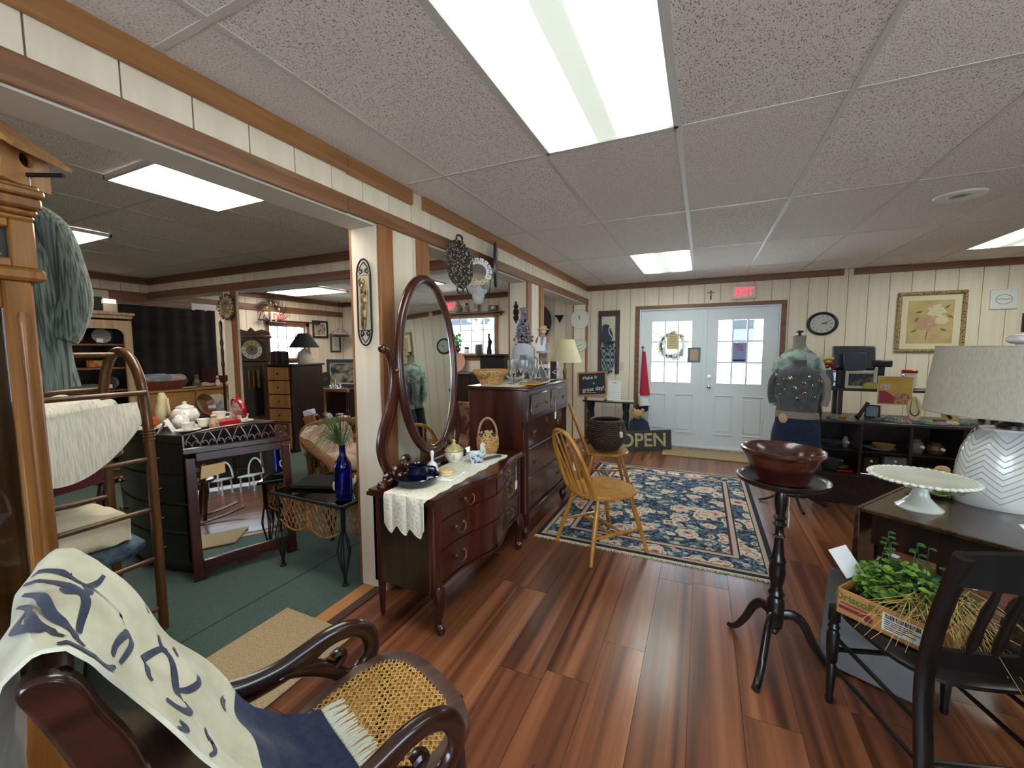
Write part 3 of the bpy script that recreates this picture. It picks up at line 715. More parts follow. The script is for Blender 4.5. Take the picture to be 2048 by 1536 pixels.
# mirror uprights and oval
xm = -1.485
for pts, s in ((((1.724, .70), (1.66, .78), (1.62, .87), (1.622, .95), (1.66, 1.04), (1.702, 1.13), (1.722, 1.24), (1.71, 1.35), (1.675, 1.41), (1.643, 1.425)), 1),
               (((2.26, .70), (2.30, .78), (2.335, .88), (2.335, .95), (2.31, 1.04), (2.285, 1.13), (2.278, 1.24), (2.29, 1.34), (2.315, 1.4), (2.345, 1.42)), -1)):
    P = cr([(xm, a, b) for a, b in pts], 4); R = [(.014, .02+.022*math.sin(PI*min(1, (k/len(P))*1.15))**2+.006) for k in range(len(P))]
    mb = MB(L_.m); mb.tube(P, [(r[1], r[0]) for r in R], 10, flat=(1, 0, 0)); mb.sph((xm, pts[-1][0], pts[-1][1]), .024, 12, 8)
    up = obj('mirror_post', mb, m_mahogr, t)
    mb = MB(L_.m)
    for (dy, z, R_, r_) in ((s*.09, .80, .032, .014), (-s*.05, .745, .026, .013), (s*.02, .76, .03, .016)):
        mb.ring((xm+.012, pts[0][0]+dy-s*.03, z), R_, r_, 16, 7, 'x')
    mb.box((xm, pts[0][0]+s*.005, .722), (.045, .2, .04), .008); mb.sph((xm+.01, pts[0][0]-s*.13, .72), .026, 10, 7); obj('scroll', mb, m_mahog, up)
    mb = MB(L_.m); mb.cyl((xm, pts[6][0], 1.31), (xm, pts[6][0]+s*.09, 1.31), .008); mb.sph((xm+.02, pts[6][0], 1.31), .012, 8, 6); obj('pivot', mb, m_brass, up)
mb = MB(L_.m); mb.b2(xm-.018, xm+.018, 1.7, 2.28, .715, .745, .006); obj('base_rail', mb, m_mahog, t)
mc = Vector((-1.475, 2.02, 1.325)); tilt = Matrix.Rotation(math.radians(-2.5), 4, 'Y')
mb = MB(L_.m @ Matrix.Translation(mc) @ tilt)
mb.tube([(0, .262*math.cos(2*PI*k/64), .505*math.sin(2*PI*k/64)) for k in range(64)], (.022, .03) and .026, 10, closed=True); fo = obj('mirror_frame', mb, m_mahog, t)
mb = MB(L_.m @ Matrix.Translation(mc) @ tilt)
mb.prism([(.245*math.cos(2*PI*k/64), .488*math.sin(2*PI*k/64)) for k in range(64)], .008, lambda u, v, w: (w, u, v)); obj('mirror_glass', mb, m_mirror, fo)
mb = MB(L_.m @ Matrix.Translation(mc) @ tilt); mb.tube([(.006, .234*math.cos(2*PI*k/64), .477*math.sin(2*PI*k/64)) for k in range(64)], .003, 5, closed=True); obj('bevel', mb, m_silver, fo)
tagcard(t, (serp(2.5)+.02-t.location.x, 2.5-t.location.y, .63), .06, .035, .1, 'x')

# ------------------------------------------------------------ tall chest of drawers
t = thing('tall_chest', 'tall dark mahogany chest of drawers with turned feet behind the mirror dresser', 'chest of drawers', (-1.38, 3.22, 0)); L_ = local(t)
y0, y1, xb, xf = 2.735, 3.7, -1.63, -1.15
mb = MB(L_.m); mb.b2(xb, xf-.02, y0, y1, .14, 1.12, .004); obj('carcass', mb, m_mahog, t)
mb = MB(L_.m); mb.b2(xb-.01, xf+.03, y0-.02, y1+.02, 1.118, 1.142, .008); obj('top', mb, m_mahog, t)
mb = MB(L_.m); mb.b2(xf-.03, xf+.012, y0-.008, y1+.008, .885, 1.118, .003); obj('frieze', mb, m_mahog, t)
m_chestf = wood('chest_front', '#2c1713', '#4d2a22', .22, axis='y', coat=.5)
for a, b in ((y0+.05, 3.208), (3.227, y1-.05)):
    mb = MB(L_.m); mb.b2(xf+.012, xf+.022, a, b, .93, 1.085, .003); dr = obj('drawer', mb, m_chestf, t)
    for y in (a+.1, b-.1):
        h = MB(L_.m); h.ring((xf+.024, y, 1.0), .017, .004, 14, 6, 'x'); h.box((xf+.023, y, 1.012), (.004, .05, .022), .001); obj('handle', h, m_brass, dr)
    h = MB(L_.m); h.box((xf+.023, (a+b)/2, 1.05), (.004, .026, .026), .001); obj('escutcheon', h, m_brass, dr)
for z0, z1 in ((.685, .875), (.455, .665), (.21, .435)):
    mb = MB(L_.m); mb.b2(xf-.03, xf-.012, y0+.06, y1-.06, z0, z1, .004); dr = obj('drawer', mb, m_chestf, t)
    for y in (y0+.2, y1-.2):
        h = MB(L_.m); h.ring((xf-.009, y, (z0+z1)/2-.012), .018, .004, 14, 6, 'x'); h.box((xf-.01, y, (z0+z1)/2), (.004, .055, .024), .001); obj('handle', h, m_brass, dr)
    h = MB(L_.m); h.box((xf-.01, (y0+y1)/2, (z0+z1)/2+.05), (.004, .028, .032), .001); obj('escutcheon', h, m_brass, dr)
for y in (y0+.028, y1-.028):
    mb = MB(L_.m); mb.lathe([(.03, .2), (.026, .24), (.028, .6), (.024, .84), (.032, .86), (.032, .885)], (xf-.018, y, 0), 14); obj('column', mb, m_mahog, t)
    mb = MB(L_.m); mb.lathe([(.012, .0), (.028, .03), (.038, .06), (.022, .095), (.04, .12), (.04, .2)], (xf-.018, y, 0), 16); obj('foot', mb, m_mahog, t)
    mb = MB(L_.m); mb.lathe([(.014, .0), (.03, .06), (.02, .1), (.036, .14)], (xb+.04, y, 0), 14); obj('foot', mb, m_mahog, t)
mb = MB(L_.m); mb.b2(xf-.03, xf+.01, y0, y1, .135, .2, .006); obj('base_rail', mb, m_mahog, t)
tagcard(t, (xf+.03-t.location.x, 3.31-t.location.y, 1.0), .06, .035, .11, 'x')
# ------------------------------------------------------------ caned rocking chair with letter-patterned throw
RO = (-.80, .72, 0); RR = -.357
t = thing('rocking_chair', 'dark mahogany rocking chair with scroll arms and woven cane seat in the foreground', 'rocking chair', RO, RR)
m_rock = wood('rocker_mahogany', '#1f0d0a', '#3c1a13', .25, axis='y', coat=.5)
m_rail = wood('seat_rail', '#3a2620', '#5e453b', .4, axis='y', coat=.3)
m_cane = mat('cane', '#b78a3e', .55, color2='#d9b268', scale=90)
def sell(k, n, a, b, p=3.0):
    q = 2*PI*k/n; x, y = math.cos(q), math.sin(q); r = (abs(x)**p+abs(y)**p)**(-1/p); return x*r*a, y*r*b
def seat_pt(k, n, sc):
    x, y = sell(k, n, 1, 1, 2.9); return (x*(.205+.035*y)*sc, .045+y*.228*sc)
n = 64; mb = MB(); vs = []; fs = []
ringz = [(1.06, .385), (1.08, .4), (1.06, .415), (.94, .42), (.87, .417), (.86, .4), (.9, .385)]
for sc, z in ringz: vs += [(*seat_pt(k, n, sc), z-.01+.02*seat_pt(k, n, 1)[1]/.25) for k in range(n)]
R_ = len(ringz)
for j in range(R_):
    for k in range(n): fs.append((j*n+k, j*n+(k+1) % n, ((j+1) % R_)*n+(k+1) % n, ((j+1) % R_)*n+k))
obj('seat_rail', mb.add(vs, fs), m_rail, t)
cane = MB(); inside = lambda x, y: (abs((x)/(.205+.035*((y-.045)/.228)))**2.9+abs((y-.045)/.228)**2.9) < .86**2.9
def strand(px, py, dx, dy, z, w):
    ts = [i*.004-.4 for i in range(200) if inside(px+dx*(i*.004-.4), py+dy*(i*.004-.4))]
    if len(ts) < 3: return
    a, b = ts[0]-.012, ts[-1]+.012; nx, ny = -dy*w, dx*w; zz = lambda y: z+.02*y/.25
    p = [(px+dx*a-nx, py+dy*a-ny), (px+dx*b-nx, py+dy*b-ny), (px+dx*b+nx, py+dy*b+ny), (px+dx*a+nx, py+dy*a+ny)]
    cane.add([(x, y, zz(y)) for x, y in p]+[(x, y, zz(y)-.0012) for x, y in p], [(0, 1, 2, 3), (7, 6, 5, 4), (0, 4, 5, 1), (2, 6, 7, 3)])
sp = .0172; c7 = math.sqrt(.5)
for i in range(-18, 19):
    for d in (-.0026, .0026): strand(i*sp+d, .045, 0, 1, .406, .0012); strand(0, .045+i*sp+d, 1, 0, .4072, .0012)
for i in range(-26, 27):
    strand(i*sp+.5*sp, .045, c7, c7, .4085, .0013); strand(i*sp+.5*sp, .045, c7, -c7, .4095, .0013)
obj('cane_seat', cane, m_cane, t, kind='stuff')
armo = [(-.36, .64), (-.3, .6), (-.2, .558), (-.1, .555), (-.01, .578), (.05, .581), (.1, .572), (.165, .53), (.195, .485), (.201, .445), (.19, .41), (.165, .388), (.118, .376), (.07, .39), (.03, .428), (-.015, .462), (-.09, .474), (-.17, .472), (-.25, .5), (-.33, .555), (-.37, .6)]
hole = [(.01, .497), (.05, .512), (.1, .515), (.135, .498), (.147, .468), (.14, .44), (.118, .42), (.09, .418), (.072, .432), (.078, .452), (.088, .462), (.086, .478), (.065, .486), (.045, .478), (.03, .486)]
for s, xa in ((-1, -.236), (1, .222)):
    P = cr([(xa, a, b) for a, b in ((-.37, .615), (-.3, .555), (-.2, .515), (-.1, .513), (-.03, .527), (.04, .548), (.1, .545), (.15, .52), (.176, .475), (.174, .43), (.15, .402), (.115, .394), (.08, .405), (.05, .435), (.01, .468), (-.05, .497), (-.1, .505))], 5)
    W_ = cr([(w_, 0, 0) for w_ in (.034, .038, .041, .036, .036, .03, .028, .027, .027, .027, .026, .022, .022, .024, .026, .022, .012)], 5)
    mb = MB(); mb.tube(P, [(w_[0], .019) for w_ in W_], 12, flat=(1, 0, 0)); mb.tube(cr([(xa, .045, .44), (xa, .07, .455), (xa, .085, .472), (xa, .07, .485), (xa, .05, .478)], 4), [(.012, .017)]*17, 8, flat=(1, 0, 0))
    ar = obj('armrest', mb, m_rock, t)
    po = [(-.2, .4), (-.27, .5), (-.33, .62), (-.37, .74), (-.395, .845), (-.425, .92), (-.442, .97), (-.462, .995), (-.488, 1.0), (-.5, .985), (-.485, .94), (-.46, .86), (-.425, .72), (-.37, .57), (-.28, .43), (-.245, .37)]
    mb = MB(); mb.prism([p[:2] for p in cr([(a, b, 0) for a, b in po], 3, True)], .034, lambda u, v, w: (s*.205+w, u, v)); pt = obj('back_post', mb, m_rock, t)
    pt.modifiers.new('bevel', 'BEVEL').width = .006; pt.modifiers['bevel'].segments = 2; pt.modifiers['bevel'].limit_method = 'ANGLE'
    obj('rocker', MB().tube([(s*.2, -.45+k*.06, .012+.075*((k-8)/8)**2) for k in range(17)], [(.014, .018)]*17, 8, flat=(1, 0, 0)), m_rock, t)
    for y0, y1 in ((.2, .17), (-.13, -.19)):
        obj('leg', MB().tube([(s*.19, y0, .39), (s*.195, y0, .3), (s*.2, (y0+y1)/2, .2), (s*.2, y1, .02)], [.022, .025, .02, .016], 10), m_rock, t)
obj('crest_rail', MB().tube([(-.2, -.47, .985), (-.1, -.475, 1.0), (0, -.478, 1.003), (.1, -.475, 1.0), (.2, -.47, .985)], [(.022, .014)]*5, 8), m_rock, t)
obj('seat_back_rail', MB().b2(-.2, .2, -.235, -.205, .36, .42, .006), m_rock, t)
obj('cane_back', MB().slab(lambda u, v: (-.19+.38*u, -.25-.19*v-.03*math.sin(PI*v), .46+.5*v), 8, 12, .004), m_rail, t)  # dark rail wood instead of cane colour: shade put into the colour
# throw
TP = [(.0, .43), (-.06, .432), (-.12, .45), (-.17, .496), (-.215, .573), (-.27, .678), (-.315, .763), (-.355, .843), (-.395, .923), (-.43, .985), (-.46, 1.019), (-.49, 1.024), (-.52, .995), (-.535, .93), (-.54, .8), (-.54, .6), (-.53, .45)]
TS = [0]
for a, b in zip(TP, TP[1:]): TS.append(TS[-1]+math.hypot(b[0]-a[0], b[1]-a[1]))
def throw_pt(x, s):
    for i in range(len(TP)-1):
        if s <= TS[i+1] or i == len(TP)-2:
            q = (s-TS[i])/(TS[i+1]-TS[i]); a, b = TP[i], TP[i+1]; y = a[0]+(b[0]-a[0])*q; z = a[1]+(b[1]-a[1])*q; break
    e = 1 if s < .7 else 0
    if s < .3: x += .085*(1-s/.3)*(.2-x)/.4
    w = .006*math.sin(x*31+s*9)*math.sin(min(1, s/.25)*PI/2)+.004*math.sin(x*12-s*24)
    sag = .035*max(0, math.sin(PI*min(1, max(0, (s-.12)/.6))))*(1-(abs(x)/.2)**2)*e
    drift = .045*max(0, s-.86)/.3
    return Vector((x+drift*1.2+(.008*math.sin(s*26) if abs(x) > .15 else 0), y+w-sag*.55, z+(w*.5-sag*.25 if s > .1 else abs(w)*.6)))
m_throw = mat('cream_knit', '#b9b398', .95, color2='#dcd8c2', scale=(9, 9, 9), detail=5, lo=.3, hi=.6, bump=.15, sheen=.3)
m_navy = mat('navy_knit', '#17213f', .95, color2='#212f58', scale=60, bump=.3, sheen=.2)
tt = thing('throw_blanket', 'cream knit throw with large navy script lettering draped over the rocking chair', 'throw blanket', RO, RR)
smax = TS[-1]
obj('cream_body', MB().slab(lambda u, v: throw_pt(-.2+.4*u, .265-.03*u+(smax-.265)*v), 34, 90, .006), m_throw, tt)
obj('navy_border', MB().slab(lambda u, v: throw_pt(-.2+.4*u, .02+(.245-.03*u)*v), 26, 20, .006), m_navy, tt, label='navy end border')
fr = MB(); rq = random.Random(5)
for k in range(70):
    x = -.195+.39*k/69; b = throw_pt(x, .02); dx = rq.uniform(-.012, .012); fr.tube([b+Vector((0, -.004, .001)), b+Vector((dx*.5, .022, .002)), b+Vector((dx, .045+.012*rq.random(), .0))], [.003, .003, .0018], 5)
fg = obj('fringe', fr, mat('cream_fringe2', '#d6d8cc', .95), tt, kind='stuff')
STR = [([(-.114, .835), (-.108, .819), (-.098, .801), (-.077, .784), (-.062, .77), (-.057, .753), (-.09, .737), (-.124, .731)], .0076), ([(-.05, .76), (-.017, .762), (.018, .77), (.033, .78), (.029, .793), (.007, .8)], .0081),
 ([(-.104, .844), (-.066, .821), (-.044, .807), (-.003, .794), (.02, .783), (.047, .773), (.082, .769), (.129, .767), (.138, .768)], .0072), ([(-.053, .842), (.018, .822), (.084, .805), (.127, .787), (.149, .773), (.169, .76)], .0064),
 ([(-.022, .856), (.036, .833), (.096, .818), (.141, .802), (.168, .789)], .005), ([(.036, .835), (.073, .841), (.119, .82), (.145, .807)], .0064), ([(-.045, .751), (-.031, .732), (-.007, .716), (.016, .701), (.035, .688)], .0092),
 ([(.129, .701), (.099, .7), (.059, .685), (.042, .667), (.076, .668), (.127, .681)], .0082), ([(.192, .799), (.19, .787), (.188, .77), (.19, .752), (.188, .728), (.172, .704), (.145, .689)], .0085), ([(-.166, .612), (-.15, .596)], .0088),
 ([(-.117, .557), (-.094, .543), (-.084, .514), (-.047, .499), (-.006, .492), (.033, .488), (.091, .507), (.125, .523), (.135, .551), (.131, .576)], .0095), ([(.105, .605), (.091, .616), (.045, .609), (-.014, .588), (-.076, .551), (-.1, .524)], .0085),
 ([(-.006, .492), (-.026, .461), (-.063, .433), (-.092, .43)], .008), ([(-.166, .483), (-.118, .486)], .0065), ([(.16, .551), (.165, .533), (.175, .541), (.19, .562)], .0066), ([(.12, .469), (.137, .469), (.146, .453), (.167, .448), (.19, .47)], .0066),
 ([(-.153, .3), (-.071, .33)], .0097), ([(-.12, 1.0), (-.05, .95), (.02, .98), (.09, 1.05), (.15, 1.08)], .009), ([(.02, .92), (.08, .96), (.12, 1.02)], .008)]
for pts, w in STR:
    P = cr([(a, b, 0) for a, b in pts], 6); N_ = len(P); mb = MB(); vs = []; fs = []
    for i, p in enumerate(P):
        a, b = P[max(i-1, 0)], P[min(i+1, N_-1)]; d = Vector((b[0]-a[0], b[1]-a[1])); d = d.normalized() if d.length > 0 else Vector((1, 0)); nn = Vector((-d.y, d.x))*w*1.0*(.45+.55*math.sin(PI*(i+.7)/(N_+.4)))
        for q in (-1, -.33, .33, 1):
            x, s = p[0]+nn.x*q, p[1]+nn.y*q; c = throw_pt(x, s); e1 = throw_pt(x+.004, s)-c; e2 = throw_pt(x, s+.004)-c; nv = e1.cross(e2).normalized()
            vs.append(c-nv*.0045)
    for i in range(N_-1):
        for q in range(3): fs.append((i*4+q, i*4+q+1, i*4+q+5, i*4+q+4))
    obj('lettering', mb.add(vs, fs), m_navy, tt, label='navy knitted script stroke')

# ------------------------------------------------------------ longcase clock at the left edge
t = thing('longcase_clock', 'carved oak longcase clock at the left edge behind the rocking chair', 'clock', (-1.91, .32, 0)); L_ = local(t)
X0, X1 = -2.03, -1.785
mb = MB(L_.m); mb.b2(X0, X1+.03, .09, .56, .0, .36, .006); obj('plinth', mb, m_oakclock, t)
mb = MB(L_.m)
mb.b2(X0, X1, .13, .15, .36, 1.62); mb.b2(X0, X1, .505, .525, .36, 1.62); mb.b2(X0, X0+.015, .13, .525, .36, 1.62); mb.b2(X0, X1, .13, .525, 1.6, 1.62); obj('trunk', mb, m_oakclock, t)
mb = MB(L_.m)
mb.b2(X1-.02, X1+.012, .465, .525, .36, 1.62, .006); mb.b2(X1-.02, X1+.012, .13, .18, .36, 1.62, .006); mb.b2(X1-.02, X1+.01, .18, .465, .36, .43, .005); mb.b2(X1-.02, X1+.01, .18, .465, 1.54, 1.62, .005)
mb.lathe([(.008, .45), (.012, .5), (.008, .55), (.01, 1.45), (.013, 1.5), (.008, 1.53)], (X1+.014, .497, 0), 10); dr = obj('door', mb, m_oakclock, t)
mb = MB(L_.m); mb.b2(X1-.008, X1-.004, .18, .465, .43, 1.54); obj('pane', mb, m_glass, dr)
mb = MB(L_.m)
for y in (.26, .33, .4): mb.lathe([(.0, .85), (.022, .85), (.022, 1.25), (0, 1.25)], (-1.93, y, 0), 12)
mb.tube([(-1.95, .33, 1.6), (-1.95, .33, .7)], .004, 6); mb.lathe([(0, .6), (.06, .61), (.06, .625), (0, .63)], (-1.95, .33, 0), 20); obj('pendulum', mb, m_brass, t)
mb = MB(L_.m); mb.b2(X0-.01, X1+.03, .105, .55, 1.62, 1.655, .008); mb.b2(X0-.005, X1-.01, .115, .54, 1.655, 1.79); obj('hood', mb, m_oakclock, t)
mb = MB(L_.m)
for a, b, p, q in ((.12, .17, 1.655, 1.79), (.487, .537, 1.655, 1.79), (.17, .487, 1.655, 1.68), (.17, .487, 1.765, 1.79)): mb.b2(X1-.012, X1+.018, a, b, p, q, .004)
obj('hood_frame', mb, m_oakclock, t)
mb = MB(L_.m); mb.b2(X1-.01, X1-.004, .17, .487, 1.68, 1.765); obj('dial_board', mb, mat('dial_dark', '#2b2b26', .3), t)
mb = MB(L_.m); mb.prism([(.475, 1.69), (.33, 1.763), (.2, 1.7), (.33, 1.683)], .004, lambda u, v, w: (X1-.002+w, u, v)); obj('dial', mb, mat('dial_pale', '#b9c47a', .5), t)
mb = MB(L_.m)
for k, (e, z0, z1) in enumerate(((.02, 1.79, 1.805), (.035, 1.805, 1.82), (.055, 1.82, 1.85), (.07, 1.85, 1.87), (.05, 1.87, 1.885))): mb.b2(X0-.005, X1+e, .12-e, min(.56, .535+e*.2), z0, z1, .005)
obj('crown', mb, m_oakclock, t)
# birdhouse on top
t = thing('birdhouse', 'pine birdhouse with round hole and dark perch on top of the longcase clock', 'birdhouse', (-1.835, .475, 1.885), -.98)
mb = MB(); gp = [(-.085, .0), (.085, .0), (.085, .105), (-.02, .19), (-.085, .15)]
for x in (-.07, .07): mb.prism(gp, .01, lambda u, v, w: (x+w, u, v))
mb.b2(-.07, .07, -.085, .085, 0, .01); mb.b2(-.07, .07, -.085, -.075, 0, .15); mb.b2(-.0755, -.0745, .03, .034, .01, .13); obj('body', mb, m_pine, t)
mb = MB(); n = 24; vs = []; fs = []; hz = .072
for k in range(n):
    a = 2*PI*k/n; c_, s_ = math.cos(a), math.sin(a); q = min(.07/abs(c_) if abs(c_) > 1e-6 else 9, ((.105-hz) if s_ > 0 else hz)/abs(s_) if abs(s_) > 1e-6 else 9)
    for y in (.085, .097): vs += [(.02*c_, y, hz+.02*s_), (q*c_, y, hz+q*s_)]
for k in range(n):
    a, b = k*4, ((k+1) % n)*4; fs += [(a, a+1, b+1, b), (a+2, b+2, b+3, a+3), (a, b, b+2, a+2), (a+1, a+3, b+3, b+1)]
obj('front', mb.add(vs, fs), m_pine, t)
mb = MB(); mb.prism([(-.03, .2), (-.015, .208), (.145, .085), (.14, .074), (.09, .11)], .175, lambda u, v, w: (w, u, v)); obj('roof_board', mb, m_pine, t)
mb = MB(); mb.prism([(-.015, .208), (-.02, .195), (-.1, .148), (-.105, .158)], .175, lambda u, v, w: (w, u, v)); obj('roof_board', mb, m_pine, t)
obj('perch', MB().tube([(0, .09, .032), (0, .185, .036)], .006, 10), m_black, t)
obj('screw_eye', MB().ring((0, .1, .03), .007, .002, 12, 5, 'x'), m_chrome, t)
tagcard(t, (.0, .102, .028), .06, .03, .03, 'y')

# ------------------------------------------------------------ cardigan on a hanger
def rib(name, c1, c2, s=150): return mat(name, c1, .95, color2=c2, scale=(s, s, .6), detail=1, lo=.35, hi=.6, bump=1.0, sheen=.3)
m_card = rib('green_rib_knit', '#3a4440', '#77837c')
t = thing('cardigan', 'grey-green ribbed knit cardigan hanging on a hanger beside the longcase clock', 'cardigan', (-2.3, .585, 1.98), 1.24)
def body(u, v):
    a = 2*PI*u; z = -.06-.66*v; w = .105+.06*min(1, v*5)+.02*v; d = .045+.045*min(1, v*4)
    if v < .2: w *= .55+.45*math.sqrt(v/.2)
    fold = 1+.05*math.sin(5*a+6*v)+.03*math.sin(11*a)
    return (w*math.cos(a)*fold, d*math.sin(a)*fold-.02*v, z+.02*math.cos(a)*(v > .9))
obj('body', MB().grid(body, 48, 26, True), m_card, t)
for s in (-1, 1):
    P = cr([(s*.09, 0, -.05), (s*.15, -.005, -.1), (s*.175, -.01, -.22), (s*.19, -.02, -.36), (s*.165, -.03, -.47), (s*.15, -.035, -.52)], 5)
    obj('sleeve', MB().tube(P, [.03+.028*math.sin(PI*min(1, k/len(P)*.7+.15)) for k in range(len(P))], 14), m_card, t)
obj('collar', MB().tube([(-.05, -.03, -.02), (-.02, -.06, -.15), (.01, -.085, -.32), (.02, -.09, -.5)], [(.016, .01)]*4, 8), m_card, t)
obj('button', MB().cyl((.0, -.098, -.34), (.0, -.108, -.34), .017, n=16), mat('button_dark', '#2a2422', .4), t)
hm = MB(); hm.tube(cr([(-.11, 0, -.085), (-.03, 0, -.03), (0, 0, -.01), (0, 0, .03), (.012, 0, .06), (.0, 0, .09), (.012, 0, .13), (-.005, 0, .155), (-.03, 0, .15), (-.04, 0, .125)], 4), .003, 6); hm.tube([(0, 0, -.01), (.03, 0, -.03), (.11, 0, -.085)], .003, 6)
obj('hanger', hm, m_chrome, t, label='chrome wire hanger')
obj('price_tag', MB().prism([(-.02, 0), (.02, 0), (.02, .06), (-.02, .06)], .002, lambda u, v, w: (-.09+u, -.075+w, -.17+v)), m_paper, t)
hk = thing('ceiling_hook', 'small chrome hook in the side-room ceiling holding the cardigan hanger', 'hook', (-2.305, .575, CEIL-.005))
obj('shaft', MB().tube([(0, 0, .0), (0, 0, -.23), (-.012, .0, -.262), (.0, .01, -.275), (.012, .01, -.262)], .002, 6), m_chrome, hk); obj('plate', MB().cyl((0, 0, .004), (0, 0, -.006), .015), m_chrome, hk)

# ------------------------------------------------------------ quilt rack and folded textiles
t = thing('quilt_rack', 'brown rattan-style quilt rack with arched end frames holding folded textiles', 'quilt rack', (-2.74, .8, 0)); L_ = local(t)
for y in (1.07, .45):
    pts = [(-2.462, 0), (-2.462, .3), (-2.462, .6), (-2.465, .95), (-2.47, 1.1), (-2.505, 1.27), (-2.58, 1.38), (-2.68, 1.418), (-2.78, 1.38), (-2.86, 1.27), (-2.9, 1.1), (-2.905, .95), (-2.91, .5), (-2.91, 0)]
    mb = MB(L_.m); P = cr([(a, y, b) for a, b in pts], 4); mb.tube(P, .0215, 12); f = obj('end_frame', mb, m_rack, t)
    for x in (-2.464, -2.903):
        mb = MB(L_.m)
        for z in (.985, 1.0, 1.015, 1.03): mb.ring((x, y, z), .0215, .0035, 16, 5)
        obj('binding', mb, m_rack, f)
for x, zs in ((-2.463, (1.215, .887, .633, .379, .118)), (-2.906, (1.215, .9, .633, .379, .118)), (-2.68, (1.4,))):
    for z in zs:
        mb = MB(L_.m); mb.tube([(x, .45, z), (x, 1.07, z)], .0125, 10); obj('rung', mb, m_rack, t)
def pile(name, label, cat, c, h, mats, seed=0, p=4, amp=.012, folds=0, droop=None, group=None):
    rq = random.Random(seed); ph = [rq.random()*6 for _ in range(6)]
    def fn(u, v):
        a = 2*PI*u; b = PI*v-PI/2; ca, sa, cb, sb = math.cos(a), math.sin(a), math.cos(b), math.sin(b)
        sg = lambda q, e: math.copysign(abs(q)**e, q)
        x, y, z = h[0]*sg(ca, .45)*sg(cb, .35), h[1]*sg(sa, .45)*sg(cb, .35), h[2]*sg(sb, .6)
        k = amp*(math.sin(9*x/h[0]+ph[0])*math.sin(7*y/h[1]+ph[1])+.6*math.sin(4*y/h[1]+3*z/h[2]+ph[2])+.5*math.sin(14*y/h[1]+ph[3]))
        if folds: kk = 1-.08*abs(math.sin(folds*PI*(z/h[2]+1)/2)) if abs(cb) > .05 else 1; x *= kk; y *= kk
        z += k
        if droop: z += droop(x/h[0], y/h[1])*(1 if True else 0)
        return (x+k*.5, y, z)
    return obj(name, MB().grid(fn, 48, 24, True), mats, label=label, cat=cat, group=group, loc=c)
m_aran = mat('aran_knit', '#cfc9b4', .97, color2='#ebe6d6', scale=(60, 150, 12), detail=1, lo=.25, hi=.6, bump=.5, sheen=.3)
m_cream = mat('cream_cloth', '#d8ccab', .95, color2='#e9dfc4', scale=8, bump=.1, sheen=.2); m_wine = mat('wine_chenille', '#3c1015', .95, color2='#5f1c22', scale=90, bump=.7, sheen=.4)
m_denim = mat('blue_denim', '#2f3d4e', .95, color2='#6b7d8c', scale=14, lo=.35, hi=.7, bump=.2)
pile('knit_sweater', 'folded white knit sweater on the upper shelf of the quilt rack', 'sweater', (-2.68, .77, 1.085), (.2, .27, .108), m_aran, 1, folds=2, droop=lambda x, y: -.1*max(0, x-.55)*2*max(0, .5-abs(y-.1)))
pile('wine_blanket', 'dark wine-red chenille blanket under the white sweater on the rack', 'blanket', (-2.68, .77, .938), (.19, .265, .036), m_wine, 2, folds=1, amp=.004)
pile('cream_blanket', 'folded cream blanket on the lower shelf of the quilt rack', 'blanket', (-2.68, .77, .577), (.2, .27, .08), m_cream, 3, folds=1, droop=lambda x, y: -.04*max(0, y))
pile('folded_jeans', 'folded blue jeans under the cream blanket on the rack', 'jeans', (-2.67, .79, .442), (.19, .29, .046), m_denim, 4, folds=2, amp=.004)
sw = MB(); sw.slab(lambda u, v: (-2.437-.02*math.cos(PI*u)**2*0+.006*math.sin(7*u+3*v)-.03*(1-v)**2, .5+.53*u, 1.15-(.05+.24*max(0, math.sin(PI*(.04+.92*u)))**.75)*v-.02*math.sin(5*u)), 30, 16, .014) if True else sw.slab(lambda u, v: (-2.44+.008*math.sin(6*u+2*v), .56+.45*u*(1-.25*v)+.05*v, 1.1-(.17+.07*math.sin(PI*min(1, u*1.2)))*v), 24, 14, .012)
o = obj('sweater_flap', sw, m_aran, label='hanging front panel of the white knit sweater'); k_ = bpy.data.objects['knit_sweater']; o.parent = k_; o.matrix_parent_inverse = Matrix.Translation(k_.location).inverted()
wf = MB(); wf.slab(lambda u, v: (-2.445+.006*math.sin(9*u), .46+.42*u, .93-(.15-.05*u)*v), 16, 8, .012); o = obj('blanket_drape', wf, m_wine); k_ = bpy.data.objects['wine_blanket']; o.parent = k_; o.matrix_parent_inverse = Matrix.Translation(k_.location).inverted()
# ------------------------------------------------------------ candle stand with wooden bowl
t = thing('candle_stand', 'dark turned tripod candle stand with round dished top in the right foreground', 'side table', (.335, 2.1, 0))
obj('top', MB().lathe([(0, .83), (.15, .83), (.168, .838), (.176, .85), (.176, .858), (.17, .861), (.162, .852), (.155, .848), (0, .848)], n=48), m_ebony, t)
obj('column', MB().lathe([(.03, .17), (.034, .2), (.034, .29), (.03, .3), (.026, .31), (.033, .325), (.026, .34), (.022, .36), (.03, .39), (.034, .43), (.03, .47), (.033, .48), (.026, .495), (.02, .53), (.017, .58), (.025, .59), (.017, .6), (.016, .63), (.026, .645), (.018, .66), (.027, .675), (.018, .69), (.024, .73), (.026, .755), (.02, .8), (.015, .815), (.02, .818), (.03, .83)], n=24), m_ebony, t)
obj('drop_finial', MB().lathe([(0, .13), (.012, .135), (.02, .15), (.012, .165), (.03, .172)], n=16), m_ebony, t)
